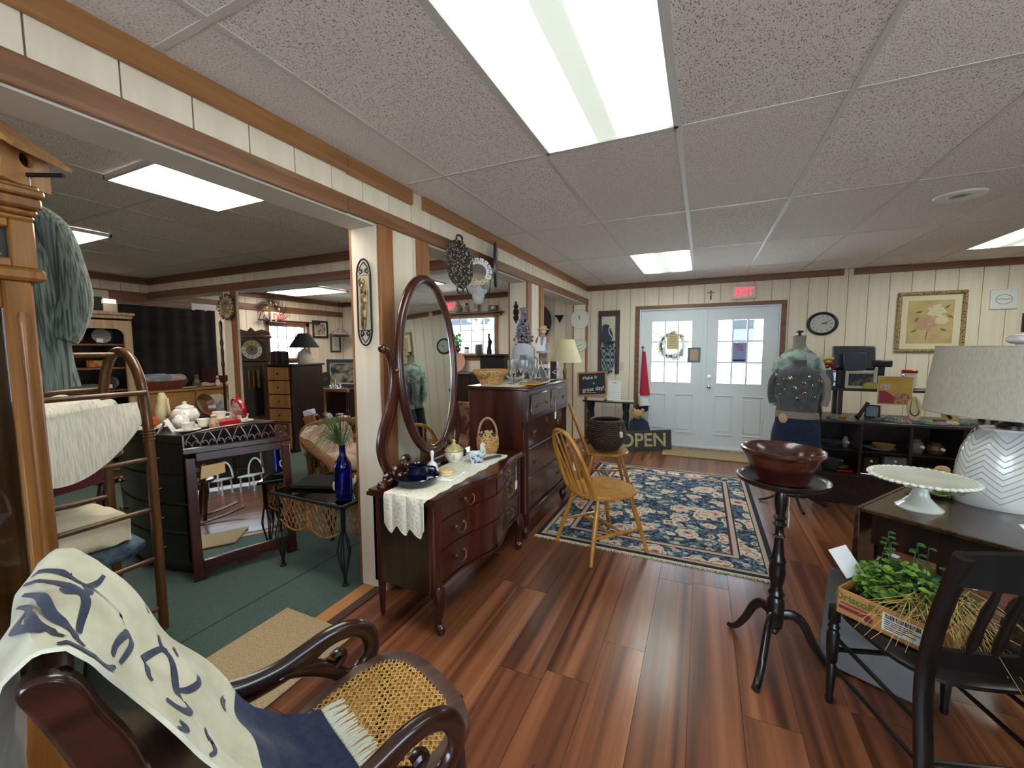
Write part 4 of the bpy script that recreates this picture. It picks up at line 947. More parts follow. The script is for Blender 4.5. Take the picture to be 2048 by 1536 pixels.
for a in (-1.95, .05, 2.3):
    c, s = math.cos(a), math.sin(a)
    P = cr([(r*c, r*s, z) for r, z in ((.025, .23), (.07, .235), (.11, .2), (.15, .12), (.19, .055), (.225, .02), (.25, .014))], 5)
    obj('leg', MB().tube(P, [(.024-.013*k/len(P), .016) for k in range(len(P))], 10, flat=(-s, c, 0)), m_ebony, t)
tagcard(t, (.025, -.03, .78), .07, .03, .06, 'x')
m_bowlw = mat('stave_bowl', '#32140d', .25, color2='#54261a', scale=(3, 3, 22), detail=2, lo=.4, hi=.6, coat=.5)
obj('wooden_bowl', MB().lathe([(0, 0), (.092, 0), (.1, .008), (.135, .1), (.15, .123), (.156, .13), (.156, .142), (.148, .146), (.14, .138), (.128, .105), (.095, .022), (0, .016)], n=56), m_bowlw, label='large dark wooden bowl on the tripod candle stand', cat='bowl', loc=(.325, 2.07, .8485))
# ------------------------------------------------------------ drop-leaf table with lamp and cake stand
TR = math.atan2(-.57, .82)
t = thing('drop_leaf_table', 'dark brown drop-leaf table at the right edge carrying the ceramic lamp', 'table', (.655, 2.245, 0), TR)
m_tab = wood('table_walnut', '#2c1a12', '#4a2f20', .25, axis='y', coat=.4)
obj('tabletop', MB().b2(0, .6, 0, 1.0, .70, .72, .004), m_tab, t)
obj('leaf', MB().b2(-.022, -.002, .0, 1.0, .42, .716, .004), m_tab, t); obj('leaf', MB().b2(.602, .622, .0, 1.0, .42, .716, .004), m_tab, t)
obj('apron', MB().b2(.03, .57, .04, .06, .56, .70).b2(.03, .05, .06, .94, .56, .70).b2(.55, .57, .06, .94, .56, .70).b2(.03, .57, .94, .96, .56, .70), m_darkw, t)
for x in (.06, .54):
    for y in (.07, .93): obj('leg', MB().lathe([(.012, 0), (.018, .03), (.022, .3), (.025, .5), (.027, .56), (.027, .69)], (x, y, 0), 12), m_darkw, t)
def tl(u, v, z=.72):   # a point on the table
    c, s = math.cos(TR), math.sin(TR); return (.655+u*c-v*s, 2.245+u*s+v*c, z)
n = 44
t = thing('cake_stand', 'white milk-glass cake stand with scalloped rim on the drop-leaf table', 'cake stand', (.885, 2.345, .72))
m_milk = mat('milk_glass', '#e8ebdd', .15, coat=.5)
obj('plate', MB().lathe([(0, .118), (.13, .122), (.158, .128), (.168, .135), (.172, .142), (.167, .143), (.15, .136), (0, .131)], n=352, mod=lambda a, r, z: .05*abs(math.sin(n*a/2))*(1 if r > .15 else 0)), m_milk, t)
sc_ = MB()
for k in range(46): a = 2*PI*k/46; sc_.sph((.172*math.cos(a), .172*math.sin(a), .137), (.0125, .0125, .008), 8, 6)
obj('scalloped_rim', sc_, m_milk, t)
obj('foot', MB().lathe([(.078, 0), (.08, .006), (.06, .022), (.035, .05), (.026, .08), (.03, .105), (.05, .12)], n=36), m_milk, t)
t = thing('table_lamp', 'white ceramic chevron lamp with beige drum shade on the drop-leaf table', 'lamp', (1.245, 2.545, .72))
m_cer = mat('lamp_ceramic', '#d8d6d3', .18, coat=.5); m_shade = mat('beige_linen_shade', '#a79f91', .9, color2='#b6ae9f', scale=(200, 200, 40), bump=.2)
obj('base', MB().lathe([(.0, 0), (.195, 0), (.2, .01), (.2, .04), (.19, .16), (.175, .24), (.15, .3), (.125, .325), (.115, .335), (.118, .345), (.0, .35)], n=48, ry=.7), m_cer, t)
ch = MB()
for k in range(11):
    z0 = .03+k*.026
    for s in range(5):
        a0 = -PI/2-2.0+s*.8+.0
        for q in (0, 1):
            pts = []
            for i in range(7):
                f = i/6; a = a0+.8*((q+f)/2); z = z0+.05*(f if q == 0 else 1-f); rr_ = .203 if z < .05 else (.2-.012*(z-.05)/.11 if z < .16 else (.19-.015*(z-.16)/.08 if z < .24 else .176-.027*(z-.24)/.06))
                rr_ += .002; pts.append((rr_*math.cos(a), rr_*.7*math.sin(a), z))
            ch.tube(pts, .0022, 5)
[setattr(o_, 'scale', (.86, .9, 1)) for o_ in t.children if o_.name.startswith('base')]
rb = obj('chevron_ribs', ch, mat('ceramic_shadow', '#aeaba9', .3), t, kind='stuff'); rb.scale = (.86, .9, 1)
obj('neck', MB().lathe([(.05, .345), (.05, .36), (.03, .37), (.02, .4), (.018, .5), (.0, .5)], n=20), m_ebony, t)
obj('shade', MB().lathe([(.285, .41), (.255, .705), (.252, .705), (.282, .41)], n=56, caps=False), m_shade, t)
sh = MB().ring((0, 0, .41), .2835, .004, 56, 6); sh.ring((0, 0, .705), .2535, .004, 56, 6); obj('shade_trim', sh, m_shade, t)
obj('spider', MB().tube([(-.253, 0, .7), (.253, 0, .7)], .003, 6).tube([(0, -.253, .7), (0, .253, .7)], .003, 6).cyl((0, 0, .5), (0, 0, .72), .005), m_brass, t)
obj('finial', MB().sph((0, 0, .735), (.042, .042, .022), 18, 10).cyl((0, 0, .705), (0, 0, .72), .012), m_cer, t)
t = thing('floral_dish', 'green leaf dish with a coral ceramic flower behind the cake stand', 'dish', tl(.1, .5))
obj('leaves', MB().lathe([(0, .0), (.05, .002), (.09, .02), (.085, .025), (.05, .008), (0, .006)], n=40, mod=lambda a, r, z: .1*math.sin(7*a)), mat('leaf_glaze', '#5f7a2e', .3, color2='#88a04a', scale=20), t)
fl_ = MB()
for k in range(9): a = k*.7; fl_.sph((.03*math.cos(a), .03*math.sin(a), .03+.012*k), (.03, .02, .02), 8, 6)
obj('flower', fl_, mat('coral_glaze', '#b0532a', .35, color2='#d9c58a', scale=18), t)
obj('white_card', MB().box((0, 0, 0), (.09, .06, .002), 0, (.5, 0, .3)), m_paper, label='small pale card beside the foot of the lamp', cat='card', loc=Vector(tl(.46, .22, .738)))

# ------------------------------------------------------------ black chair holding a box of plants
CR = .3
t = thing('black_chair', 'black painted wooden side chair with turned spindles in the lower right corner', 'chair', (.76, 1.82, 0), CR); t.scale = (1, 1, 1.12)
m_blk = wood('black_paint', '#0e0c0c', '#1c1716', .38, axis='z', coat=.2)
o = [sell(k, 48, .225, .21, 3.2) for k in range(48)]; mb = MB(); vs = []; fs = []
for sc, z in ((.94, .36), (1, .367), (1, .378), (.93, .388), (.5, .38), (.02, .379)): vs += [(x*sc*(1+.1*y/.21), y*sc, z) for x, y in o]
for j in range(5):
    for i in range(48): fs.append((j*48+i, j*48+(i+1) % 48, (j+1)*48+(i+1) % 48, (j+1)*48+i))
fs.append(tuple(range(47, -1, -1))); obj('seat', mb.add(vs, fs), m_blk, t)
for s in (-1, 1):
    obj('leg', MB().lathe([(.012, 0), (.016, .015), (.012, .03), (.015, .06), (.018, .14), (.013, .15), (.019, .16), (.02, .2), (.022, .26), (.015, .275), (.021, .285), (.015, .3), (.021, .31), (.02, .36)], (s*.205, .19, 0), 14), m_blk, t)
    obj('back_post', MB().tube(cr([(s*.19, -.24, 0), (s*.19, -.215, .2), (s*.19, -.2, .38), (s*.195, -.23, .55), (s*.2, -.285, .73), (s*.2, -.3, .77)], 4), [(.018, .026)]*21, 10, flat=(1, 0, 0)), m_blk, t)
    for z in (.14, .25): obj('stretcher', MB().tube([(s*.2, .19, z+.0), (s*.19, -.21, z)], .0075, 8), m_blk, t)
for z in (.2,): obj('stretcher', MB().tube([(-.2, .19, z), (.2, .19, z)], .009, 8), m_blk, t); obj('stretcher', MB().tube([(-.19, -.22, z-.04), (.19, -.22, z-.04)], .008, 8), m_blk, t)
obj('crest_rail', MB().slab(lambda u, v: (-.2+.4*u, -.283-.012*v-.03*math.sin(PI*u), .69+.085*v+.02*math.sin(PI*u)*v), 12, 4, .018), m_blk, t)
obj('lower_rail', MB().slab(lambda u, v: (-.19+.38*u, -.212-.01*math.sin(PI*u), .43+.05*v), 10, 3, .016), m_blk, t)
for x in (-.1, -.035, .035, .1):
    mb = MB(); q = [(x, -.222, .475), (x, -.235, .52), (x, -.248, .57), (x, -.26, .61), (x, -.275, .65), (x, -.29, .7)]; mb.tube(q, [.008, .014, .011, .013, .01, .008], 10); obj('spindle', mb, m_blk, t)
obj('tag_string', MB().tube([(.1, -.262, .6), (.11, -.275, .585), (.11, -.28, .5)], .002, 5), m_cord, t)
# cardboard box with plants
BR = math.atan2(-.61, .79)
t = thing('cardboard_box', 'shallow brown cardboard fruit box on the black chair seat', 'box', (.487, 1.845, .436), BR)
m_kraft = mat('kraft_board', '#a5743f', .85, color2='#b98a55', scale=5, bump=.05)
W, D, H = .29, .38, .095; mb = MB()
mb.b2(0, W, 0, D, 0, .004); mb.b2(0, W, 0, .004, 0, H); mb.b2(0, W, D-.004, D, 0, H); mb.b2(0, .004, 0, D, 0, H); mb.b2(W-.004, W, 0, D, 0, H); obj('tray', mb, m_kraft, t)
m_green = mat('print_green', '#4f6b2a', .8); m_plum = mat('print_plum', '#7a2238', .8); m_ink = mat('print_ink', '#26262a', .8)
textobj('printed_name', 'Driscoll\'s', .036, m_green, t, (.062, -.0015, .068), depth=.0004, off=.0006)
obj('printed_line', MB().b2(.012, .1, -.0015, -.0005, .043, .047), m_plum, t)
obj('printed_band', MB().b2(.008, .088, -.0015, -.0005, .022, .034).cyl((.096, -.0005, .026), (.096, -.0015, .026), .014, n=18), m_plum, t)
lb = obj('shipping_label', MB().b2(.135, .255, -.0016, -.0004, .016, .078), m_paper, t)
bc = MB(); x = .142; rq = random.Random(9)
while x < .236: w = rq.choice((.0012, .002, .003)); bc.b2(x, x+w, -.0026, -.0015, .06, .075); x += w+rq.choice((.0014, .002))
obj('barcode', bc, m_ink, lb, kind='stuff')
bc = MB()
for z, x1 in ((.052, .215), (.045, .235), (.038, .2), (.03, .225), (.023, .19)): bc.b2(.142, x1, -.0026, -.0015, z, z+.0028)
obj('print_lines', bc, m_ink, lb, kind='stuff')
def leafmesh(): pass
m_ivy = mat('fresh_leaf', '#2f5a1d', .6, color2='#7fae3c', scale=30, rand=.2); m_ivyd = mat('deep_leaf', '#24431f', .65, color2='#3f6a2c', scale=30)
m_straw = mat('dry_straw', '#a08149', .85, color2='#c8ab6d', scale=30); m_petal = mat('pale_petal', '#c9d0e4', .6)
rq = random.Random(21)
def leafy(t, cx, cy, r, n, h0, h1, m, stems=8):
    mb = MB(); st = MB()
    for _ in range(n):
        a = rq.random()*2*PI; q = r*math.sqrt(rq.random()); z = h0+(h1-h0)*rq.random()*(1-.5*(q/r)**2); x, y = cx+q*math.cos(a), cy+q*math.sin(a)
        R = Euler((rq.uniform(-.8, .8), rq.uniform(-.8, .8), rq.random()*6)).to_matrix(); w, l = .006+.006*rq.random(), .009+.009*rq.random()
        vs = [Vector((x, y, z))+R @ Vector(p) for p in ((0, -l, 0), (w, -.2*l, .002), (.5*w, .7*l, 0), (0, l, -.002), (-.5*w, .7*l, 0), (-w, -.2*l, .002))]; mb.add(vs, [(0, 1, 2, 3, 4, 5)])
    return mb
pt = thing('ivy_plant', 'bushy green trailing plant with small leaves in the fruit box', 'plant', (.487, 1.845, .442), BR)
obj('foliage', leafy(pt, .12, .17, .13, 760, .05, .2, m_ivy), m_ivy, pt, kind='stuff'); obj('under_foliage', leafy(pt, .16, .22, .145, 560, .03, .18, m_ivyd), m_ivyd, pt, kind='stuff')
for k in range(7):
    x, y = .03+.03*k, .22+.05*math.sin(k*2); h = .26+.06*math.sin(k*3.1); lean = .03*math.cos(k*2.2); P = [(x, y, .04), (x+lean*.4, y, h*.6), (x+lean, y, h)]
    sm = MB().tube(P, .0015, 5); 
    for j in range(6):
        z = h*(.4+.12*j); q = (j % 2)*2-1; sm.sph((x+lean*(.4+.12*j)+q*.011, y, z), (.012, .007, .005), 6, 4)
    obj('sprig', sm, m_ivyd, pt)
obj('soil', MB().b2(.006, .284, .006, .374, .002, .04), mat('soil', '#1f1712', .95), pt)
st = thing('dry_grass', 'tangle of dry straw-coloured grass spilling over the fruit box', 'dried grass', (.487, 1.845, .442), BR); mb = MB()
for _ in range(150):
    x, y = rq.uniform(.17, .27), rq.uniform(.04, .24); a = rq.uniform(-2.6, .4); l = rq.uniform(.06, .2); h = rq.uniform(.06, .13)
    mb.tube([(x, y, .045), (x+.3*l*math.cos(a), y+.3*l*math.sin(a), h+.03), (x+.7*l*math.cos(a), y+.7*l*math.sin(a), h), (x+l*math.cos(a)*1.05, y+l*math.sin(a)*1.05, max(.02, h-.7*l*rq.random()))], [.0012, .0012, .0011, .0007], 4)
obj('blades', mb, m_straw, st, kind='stuff')
for k, (x, y, z, w) in enumerate(((.03, .25, .12, 0), (.21, .3, .11, 0), (.25, .36, .12, 0), (.26, .25, .1, 0), (.05, .3, .16, 0))):
    f = thing('silk_flower', ['pale blue silk flower at the left of the fruit box', 'pale blue silk flower in the middle of the fruit box', 'pale silk flower at the back of the fruit box', 'pale silk flower at the right of the fruit box', 'small pale flower over the white plant tag'][k], 'flower', (0, 0, 0)); c, s = math.cos(BR), math.sin(BR)
    f.location = (.487+x*c-y*s, 1.845+x*s+y*c, .442+z); mb = MB()
    for q in range(5): a = q*1.257; mb.sph((.012*math.cos(a), .012*math.sin(a), 0), (.01, .008, .003), 7, 4)
    obj('petals', mb, m_petal, f); obj('stem', MB().tube([(0, 0, 0), (.004, .002, -z+.05)], .0012, 5), m_ivyd, f)
obj('plant_tag', MB().box((0, 0, 0), (.075, .11, .002), 0, (.9, -.25, .5)), m_paper, label='large white paper tag at the left of the fruit box', cat='tag', loc=(.545, 1.985, .575))
# grey board leaning behind the chair
obj('grey_board', MB().box((0, 0, .205), (.36, .045, .41), .004), mat('grey_board', '#6a6a6c', .6, color2='#77787c', scale=9), label='plain grey framed board leaning under the table behind the fruit box', cat='board', loc=(.69, 2.12, .006), rot=(-.3, 0, -.42))
t = thing('woven_stool', 'brown woven footstool under the table behind the black chair', 'stool', (1.42, 2.42, 0), .3)
mb = MB()
for k in range(14): mb.ring((0, 0, .03+.018*k), .17+.012*math.sin(PI*k/13), .0105, 36, 6)
obj('weave', mb, mat('rush_weave', '#5a4a30', .85, color2='#7a6644', scale=60, bump=.6), t); obj('cushion', MB().lathe([(0, .27), (.15, .27), (.175, .285), (.16, .31), (.08, .325), (0, .328)], n=32), mat('stool_cloth', '#6b5348', .95, color2='#8b6f60', scale=40), t)
# ------------------------------------------------------------ left room: near things
m_chestd = wood('blackened_walnut', '#15110f', '#2a211c', .3, axis='z', coat=.3)
t = thing('bow_front_chest', 'dark bow-front chest of drawers carrying the tea things', 'chest of drawers', (-3.27, 1.7, 0)); L_ = local(t)
cx0, cx1, cy0, cy1 = -3.7, -2.86, 1.43, 2.0
bow = lambda x, o=0: cy0-.075*math.sin(PI*min(1, max(0, (x-cx0)/(cx1-cx0))))-o
def bowplate(z0, z1, o=0, e=0):
    n = 24; poly = [(cx0-e+(cx1-cx0+2*e)*i/(n-1),) for i in range(n)]; poly = [(p[0], bow(p[0], o)) for p in poly]+[(cx1+e, cy1), (cx0-e, cy1)]
    return MB(L_.m).prism(poly, z1-z0, lambda u, v, w: (u, v, (z0+z1)/2+w))
obj('carcass', bowplate(.06, .87), m_chestd, t); obj('top', bowplate(.87, .9, .02, .012), m_chestd, t); obj('plinth', bowplate(0, .06, -.02), m_chestd, t)
for z0, z1 in ((.09, .26), (.28, .45), (.47, .64), (.66, .84)):
    n = 20; mb = MB(L_.m); xs = [cx0+.03+(cx1-cx0-.06)*i/(n-1) for i in range(n)]
    mb.prism([(x, bow(x, .008)) for x in xs]+[(x, bow(x, -.01)) for x in xs[::-1]], z1-z0, lambda u, v, w: (u, v, (z0+z1)/2+w)); d = obj('drawer', mb, m_chestd, t)
    mb = MB(L_.m); mb.tube([(x, bow(x, .009), z0+.004) for x in xs], .0025, 5); obj('inlay', mb, m_brass, d)
    for x in (cx0+.2, cx1-.2):
        mb = MB(L_.m); mb.cyl((x, bow(x, .006), (z0+z1)/2), (x, bow(x, .03), (z0+z1)/2), .009); mb.sph((x, bow(x, .035), (z0+z1)/2), .014, 10, 7); obj('knob', mb, m_brass, d)
# dresser-top mirror leaning on the floor
t = thing('leaning_mirror', 'mahogany framed mirror with pierced fretwork crest leaning on the green carpet', 'mirror', (-2.68, 1.65, .002), 1.197)
tiltm = Matrix.Rotation(math.radians(-4.5), 4, 'X'); w = .292; A = lambda: MB(tiltm)
obj('glass', A().b2(-w+.05, w-.05, .004, .012, .12, .735), m_mirror, t)
for nm, b in (('stile', (-w, -w+.052, .0, .76)), ('stile', (w-.052, w, .0, .76))): obj(nm, A().b2(b[0], b[1], -.012, .016, b[2], b[3], .005), m_mahog, t)
obj('bottom_rail', A().b2(-w+.052, w-.052, -.012, .016, .065, .122, .005), m_mahog, t); obj('top_rail', A().b2(-w+.052, w-.052, -.012, .016, .733, .79, .005), m_mahog, t)
mb = A(); mb.prism([(-w, .0), (-w+.06, .0), (-w+.09, .045), (-.08, .055), (-.05, .035), (.05, .035), (.08, .055), (w-.09, .045), (w-.06, 0), (w, 0), (w, .066), (-w, .066)], .02); obj('skirt', mb, m_mahog, t)
mb = A(); mb.b2(-w-.01, w+.01, -.016, .02, .785, .825, .006); obj('cornice', mb, m_mahog, t)
arch = lambda x: .9+.035*(1-(x/w)**2)
mb = A(); mb.tube([(x, 0, arch(x)) for x in [-w+2*w*i/20 for i in range(21)]], [(.009, .007)]*21, 6); mb.tube([(-w, 0, .82), (-w, 0, .905)], .008, 6); mb.tube([(w, 0, .82), (w, 0, .905)], .008, 6); obj('crest_arch', mb, m_mahog, t)
nf = 7; dx = 2*w/nf
for k in range(nf):
    x = -w+dx*(k+.5); mb = A(); h = arch(x)-.825
    mb.tube(cr([(x-dx/2, 0, .822), (x-dx/2+.004, 0, .85), (x-dx*.2, 0, .825+h*.72), (x, 0, .825+h)], 4), .0042, 6); mb.tube(cr([(x+dx/2, 0, .822), (x+dx/2-.004, 0, .85), (x+dx*.2, 0, .825+h*.72), (x, 0, .825+h)], 4), .0042, 6)
    mb.tube(cr([(x, 0, .826), (x-.006, 0, .85), (x-.02, 0, .862), (x-.03, 0, .853), (x-.025, 0, .845)], 4), .0038, 6); mb.tube(cr([(x, 0, .826), (x+.006, 0, .85), (x+.02, 0, .862), (x+.03, 0, .853), (x+.025, 0, .845)], 4), .0038, 6); obj('fret', mb, m_mahog, t)
mb = A(); mb.prism([(-w+.07, .62), (-w+.2, .64), (-w+.2, .705), (-w+.08, .7)], .002, lambda u, v, q: (u, -.004+q, v)); obj('price_card', mb, mat('manila', '#c8a97c', .8), t)
# glass and wicker side table
t = thing('glass_wicker_table', 'glass-topped side table with wicker lattice apron and dark metal legs', 'table', (-2.19, 1.94, .002)); L_ = local(t)
m_smoke = glass('smoked_glass', '#6d7678', .12, .02, .9)
gx0, gx1, gy0, gy1 = -2.5, -1.885, 1.71, 2.17
mb = MB(L_.m); mb.b2(gx0, gx1, gy0, gy1, .5, .512, .004); obj('glass_top', mb, m_smoke, t)
mb = MB(L_.m)
for a, b, c, d in ((gx0, gx1, gy0, gy0), (gx0, gx1, gy1, gy1), (gx0, gx0, gy0, gy1), (gx1, gx1, gy0, gy1)): mb.tube([(a, c, .498), (b, d, .498)], .011, 8)
obj('top_frame', mb, m_iron, t)
m_ratt = mat('rattan', '#7a4d20', .6, color2='#a8733a', scale=40, bump=.3)
def lattice(p, q, nm='apron'):
    P, Q = Vector(p), Vector(q); mb = MB(L_.m); L = (Q-P).length; dn = lambda f: .16+.05*abs(math.sin(2*PI*f))
    for k in range(-3, 14):
        for s in (-1, 1):
            pts = []
            for i in range(9):
                f = k/13+s*(i/8)*.24+(.24 if s < 0 else 0)*1
                if 0 <= f <= 1:
                    z = .49-(i/8)*.22
                    if z > .49-dn(f): pts.append(P.lerp(Q, f)+Vector((0, 0, z)))
            if len(pts) > 1: mb.tube(pts, .0038, 5)
    mb.tube([P.lerp(Q, i/24)+Vector((0, 0, .49-dn(i/24))) for i in range(25)], .006, 6); mb.tube([P.lerp(Q, .5)+Vector((0, 0, .49)), P.lerp(Q, .5)+Vector((0, 0, .3))], .011, 6)
    return obj(nm, mb, m_ratt, t)
lattice((gx0+.05, gy0+.012, 0), (gx1-.05, gy0+.012, 0)); lattice((gx0+.012, gy0+.05, 0), (gx0+.012, gy1-.05, 0)); lattice((gx1-.012, gy0+.05, 0), (gx1-.012, gy1-.05, 0)); lattice((gx0+.05, gy1-.012, 0), (gx1-.05, gy1-.012, 0))
for x in (gx0+.03, gx1-.03):
    for y in (gy0+.03, gy1-.03):
        mb = MB(L_.m); mb.cyl((x, y, .5), (x, y, .33), .014, n=8)
        for k in range(5):
            a = k*1.2566; mb.tube(cr([(x+.01*math.cos(a), y+.01*math.sin(a), .34), (x+.034*math.cos(a), y+.034*math.sin(a), .24), (x+.036*math.cos(a), y+.036*math.sin(a), .19), (x+.008*math.cos(a), y+.008*math.sin(a), .06), (x+.006*math.cos(a), y+.006*math.sin(a), .02)], 4), .0045, 5)
        mb.lathe([(.02, 0), (.022, .006), (.01, .018), (.009, .07)], (x, y, 0), 12); obj('leg', mb, m_iron, t)
# things on the glass table
t = thing('woven_mats', 'stack of black woven placemats on the glass table', 'placemats', (-2.33, 1.95, .514), .35)
for k in range(3):
    mb = MB(); z = .005+k*.007
    if k < 2: mb.b2(-.15, .15, -.12, .12, z-.003, z+.003, .002)
    else:
        for i in range(12): mb.b2(-.15, .15, -.12+.02*i, -.108+.02*i, z-.003, z+.004)
        for i in range(15): mb.b2(-.15+.02*i, -.138+.02*i, -.12, .12, z-.004, z+.003)
    obj('mat', mb, mat('woven_black', '#101112', .9), t)
t = thing('small_teapot', 'small cream porcelain teapot with floral sprays beside the blue vase', 'teapot', (-2.045, 1.885, .514)); m_flor = mat('floral_china', '#e8e2d0', .15, color2='#b98f86', scale=26, lo=.6, hi=.68, coat=.5)
obj('pot', MB().lathe([(0, 0), (.04, 0), (.052, .03), (.055, .06), (.045, .095), (.036, .105), (0, .105)], n=28), m_flor, t); obj('lid', MB().lathe([(.038, .105), (.04, .112), (.028, .128), (.012, .136), (.008, .14), (.014, .152), (.006, .165), (0, .166)], n=24), m_flor, t)
obj('handle', MB().tube(cr([(.0, -.05, .09), (.0, -.085, .085), (.0, -.085, .045), (.0, -.052, .03)], 5), .006, 7), m_flor, t); obj('spout', MB().tube(cr([(.0, .05, .03), (.0, .08, .05), (.0, .09, .085)], 5), [.013]*6+[.011, .01, .009, .008, .007], 8), m_flor, t)
t = thing('blue_vase', 'tall cobalt blue glass bottle vase with green grass on the glass table', 'vase', (-1.965, 1.8, .514)); m_cob = mat('cobalt_glass', '#2b45c4', .03, trans=1.0, ior=1.35, coat=.3)
obj('bottle', MB().lathe([(0, 0), (.046, 0), (.05, .01), (.05, .19), (.046, .22), (.03, .25), (.02, .27), (.018, .32), (.021, .33), (.016, .33), (.014, .27), (.042, .21), (.045, .19), (.045, .014), (0, .01)], n=32), m_cob, t)
mb = MB(); rq = random.Random(4)
for _ in range(130):
    a = 1.3+3.9*rq.random(); l = .1+.13*rq.random(); h = .36+.16*rq.random(); mb.tube([(0, 0, .2), (.006*math.cos(a), .006*math.sin(a), .33), (.5*l*math.cos(a), .5*l*math.sin(a), h), (l*math.cos(a), l*math.sin(a), h-.02-.1*rq.random())], [.001, .0016, .0013, .0004], 4)
obj('grass', mb, mat('dark_grass', '#22381f', .7, color2='#4d6a35', scale=10), t, kind='stuff')
# wicker armchair with cushion
t = thing('wicker_armchair', 'brown wicker armchair with a pale cushion behind the glass table', 'armchair', (-3.0, 2.86, .002), 1.3); m_wk = mat('brown_wicker', '#47290f', .65, color2='#7e5226', scale=(60, 60, 60), kind='voronoi', lo=.1, hi=.55, bump=.9)
P = cr([(.36, -.42, .34), (.37, -.38, .47), (.36, -.1, .52), (.34, .2, .58), (.24, .38, .66), (0, .42, .69), (-.24, .38, .66), (-.34, .2, .58), (-.36, -.1, .52), (-.37, -.38, .47), (-.36, -.42, .34)], 5)
mb = MB(); mb.tube(P, .042, 10); obj('arm_roll', mb, m_wk, t)
for i in range(0, len(P), 1):
    if i % 2 == 0: obj('spoke', MB().tube([P[i], (P[i][0]*.9, P[i][1]*.9, .1)], .008, 6), m_wk, t)
obj('seat_apron', MB().lathe([(.3, .08), (.32, .1), (.33, .3), (.3, .33), (0, .33)], n=32), m_wk, t)
for a in (.8, 2.35, 3.93, 5.5): obj('leg', MB().cyl((.27*math.cos(a), .27*math.sin(a), .1), (.28*math.cos(a), .28*math.sin(a), 0), .022, .018), m_wk, t)
m_cush = mat('blossom_cushion', '#c9b7a2', .95, color2='#b48f80', scale=9, lo=.5, hi=.62)
pile('chair_cushion', 'pale blossom-print cushion in the wicker armchair', 'cushion', (-2.98, 2.86, .41), (.26, .25, .08), m_cush, 7); bk = pile('back_cushion', 'pale blossom-print cushion against the wicker armchair back', 'cushion', (-3.24, 2.8, .56), (.1, .24, .14), m_cush, 8)
bk.rotation_euler = (0, -.25, -.2)
# ------------------------------------------------------------ tea things on the bow-front chest
ZT = .9005
m_china = mat('gilt_china', '#efece2', .12, coat=.6); m_chinaf = mat('rose_china', '#efece2', .12, color2='#a8657c', scale=28, lo=.62, hi=.7, coat=.5)
def teapot(label, loc, s=1, rot=0, m=m_china):
    t = thing('teapot', label, 'teapot', loc, rot)
    obj('pot', MB().lathe([(0, 0), (.05*s, 0), (.075*s, .025*s), (.085*s, .06*s), (.07*s, .1*s), (.05*s, .115*s), (0, .115*s)], n=32), m, t); obj('lid', MB().lathe([(.055*s, .115*s), (.05*s, .125*s), (.02*s, .138*s), (.01*s, .142*s), (.016*s, .155*s), (.0, .162*s)], n=24), m, t)
    obj('handle', MB().tube(cr([(.07*s, 0, .095*s), (.115*s, 0, .1*s), (.12*s, 0, .055*s), (.08*s, 0, .035*s)], 5), .007*s, 8), m, t); obj('spout', MB().tube(cr([(-.075*s, 0, .04*s), (-.11*s, 0, .06*s), (-.13*s, 0, .105*s)], 5), [.018*s-.001*s*k for k in range(11)], 8), m, t); return t
def cup(label, loc, s=1, m=m_china, saucer=True, rot=0):
    t = thing('teacup', label, 'teacup', loc, rot)
    if saucer: obj('saucer', MB().lathe([(0, 0), (.04*s, 0), (.075*s, .014*s), (.077*s, .017*s), (.04*s, .006*s), (0, .006*s)], n=32), m, t)
    z = .007*s; obj('cup', MB().lathe([(0, z), (.022*s, z), (.024*s, z+.006*s), (.036*s, z+.03*s), (.044*s, z+.058*s), (.041*s, z+.058*s), (.033*s, z+.03*s), (.02*s, z+.01*s), (0, z+.008*s)], n=30), m, t)
    obj('handle', MB().tube(cr([(.04*s, 0, z+.046*s), (.062*s, 0, z+.045*s), (.06*s, 0, z+.022*s), (.035*s, 0, z+.02*s)], 4), .0035*s, 6), m, t); return t
teapot('large white teapot with gilt edging at the middle of the tea things', (-3.32, 1.66, ZT), 1.0, -.6)
cup('white footed teacup standing high beside the red gift box', (-3.22, 1.83, ZT), 1.05, m_china, True, 1.2); cup('low white teacup on a saucer in front of the fretwork mirror', (-3.05, 1.63, ZT), .9, m_china, True, 2); cup('rose-pattern teacup on a saucer nearest the quilt rack', (-2.98, 1.5, ZT), .9, m_chinaf, True, .5)
cup('white saucer and cup at the far right of the tea things', (-3.0, 1.86, ZT), .9, m_china, True, 0)
t = thing('sugar_pot', 'rose-painted lidded sugar pot beside the white teapot', 'sugar pot', (-3.18, 1.56, ZT)); obj('pot', MB().lathe([(0, 0), (.035, 0), (.05, .03), (.045, .06), (.035, .07), (0, .07)], n=28), m_chinaf, t); obj('lid', MB().lathe([(.037, .07), (.03, .08), (.006, .09), (.01, .098), (0, .103)], n=22), m_chinaf, t)
obj('folded_card', MB().prism([(-.04, 0), (0, .08), (.04, 0), (.037, 0), (0, .074), (-.037, 0)], .09, lambda u, v, w: (u, w, v)), m_paper, label='white folded tent card on the bow-front chest', cat='card', loc=(-3.1, 1.44, ZT), rot=.9)
t = thing('red_gift_set', 'open red round-lidded gift box showing a patterned plate', 'gift box', (-3.02, 1.76, ZT), 1.45); m_red = mat('glossy_red', '#b01319', .25, coat=.4)
obj('tray', MB().b2(-.1, .06, -.08, .08, 0, .035, .006), m_red, t); mb = MB(Matrix.Translation((.07, 0, .1)) @ Matrix.Rotation(-.35, 4, 'Y')); mb.lathe([(0, -.018), (.075, -.018), (.08, -.012), (.08, .012), (0, .014)], (0, 0, 0), 30); 
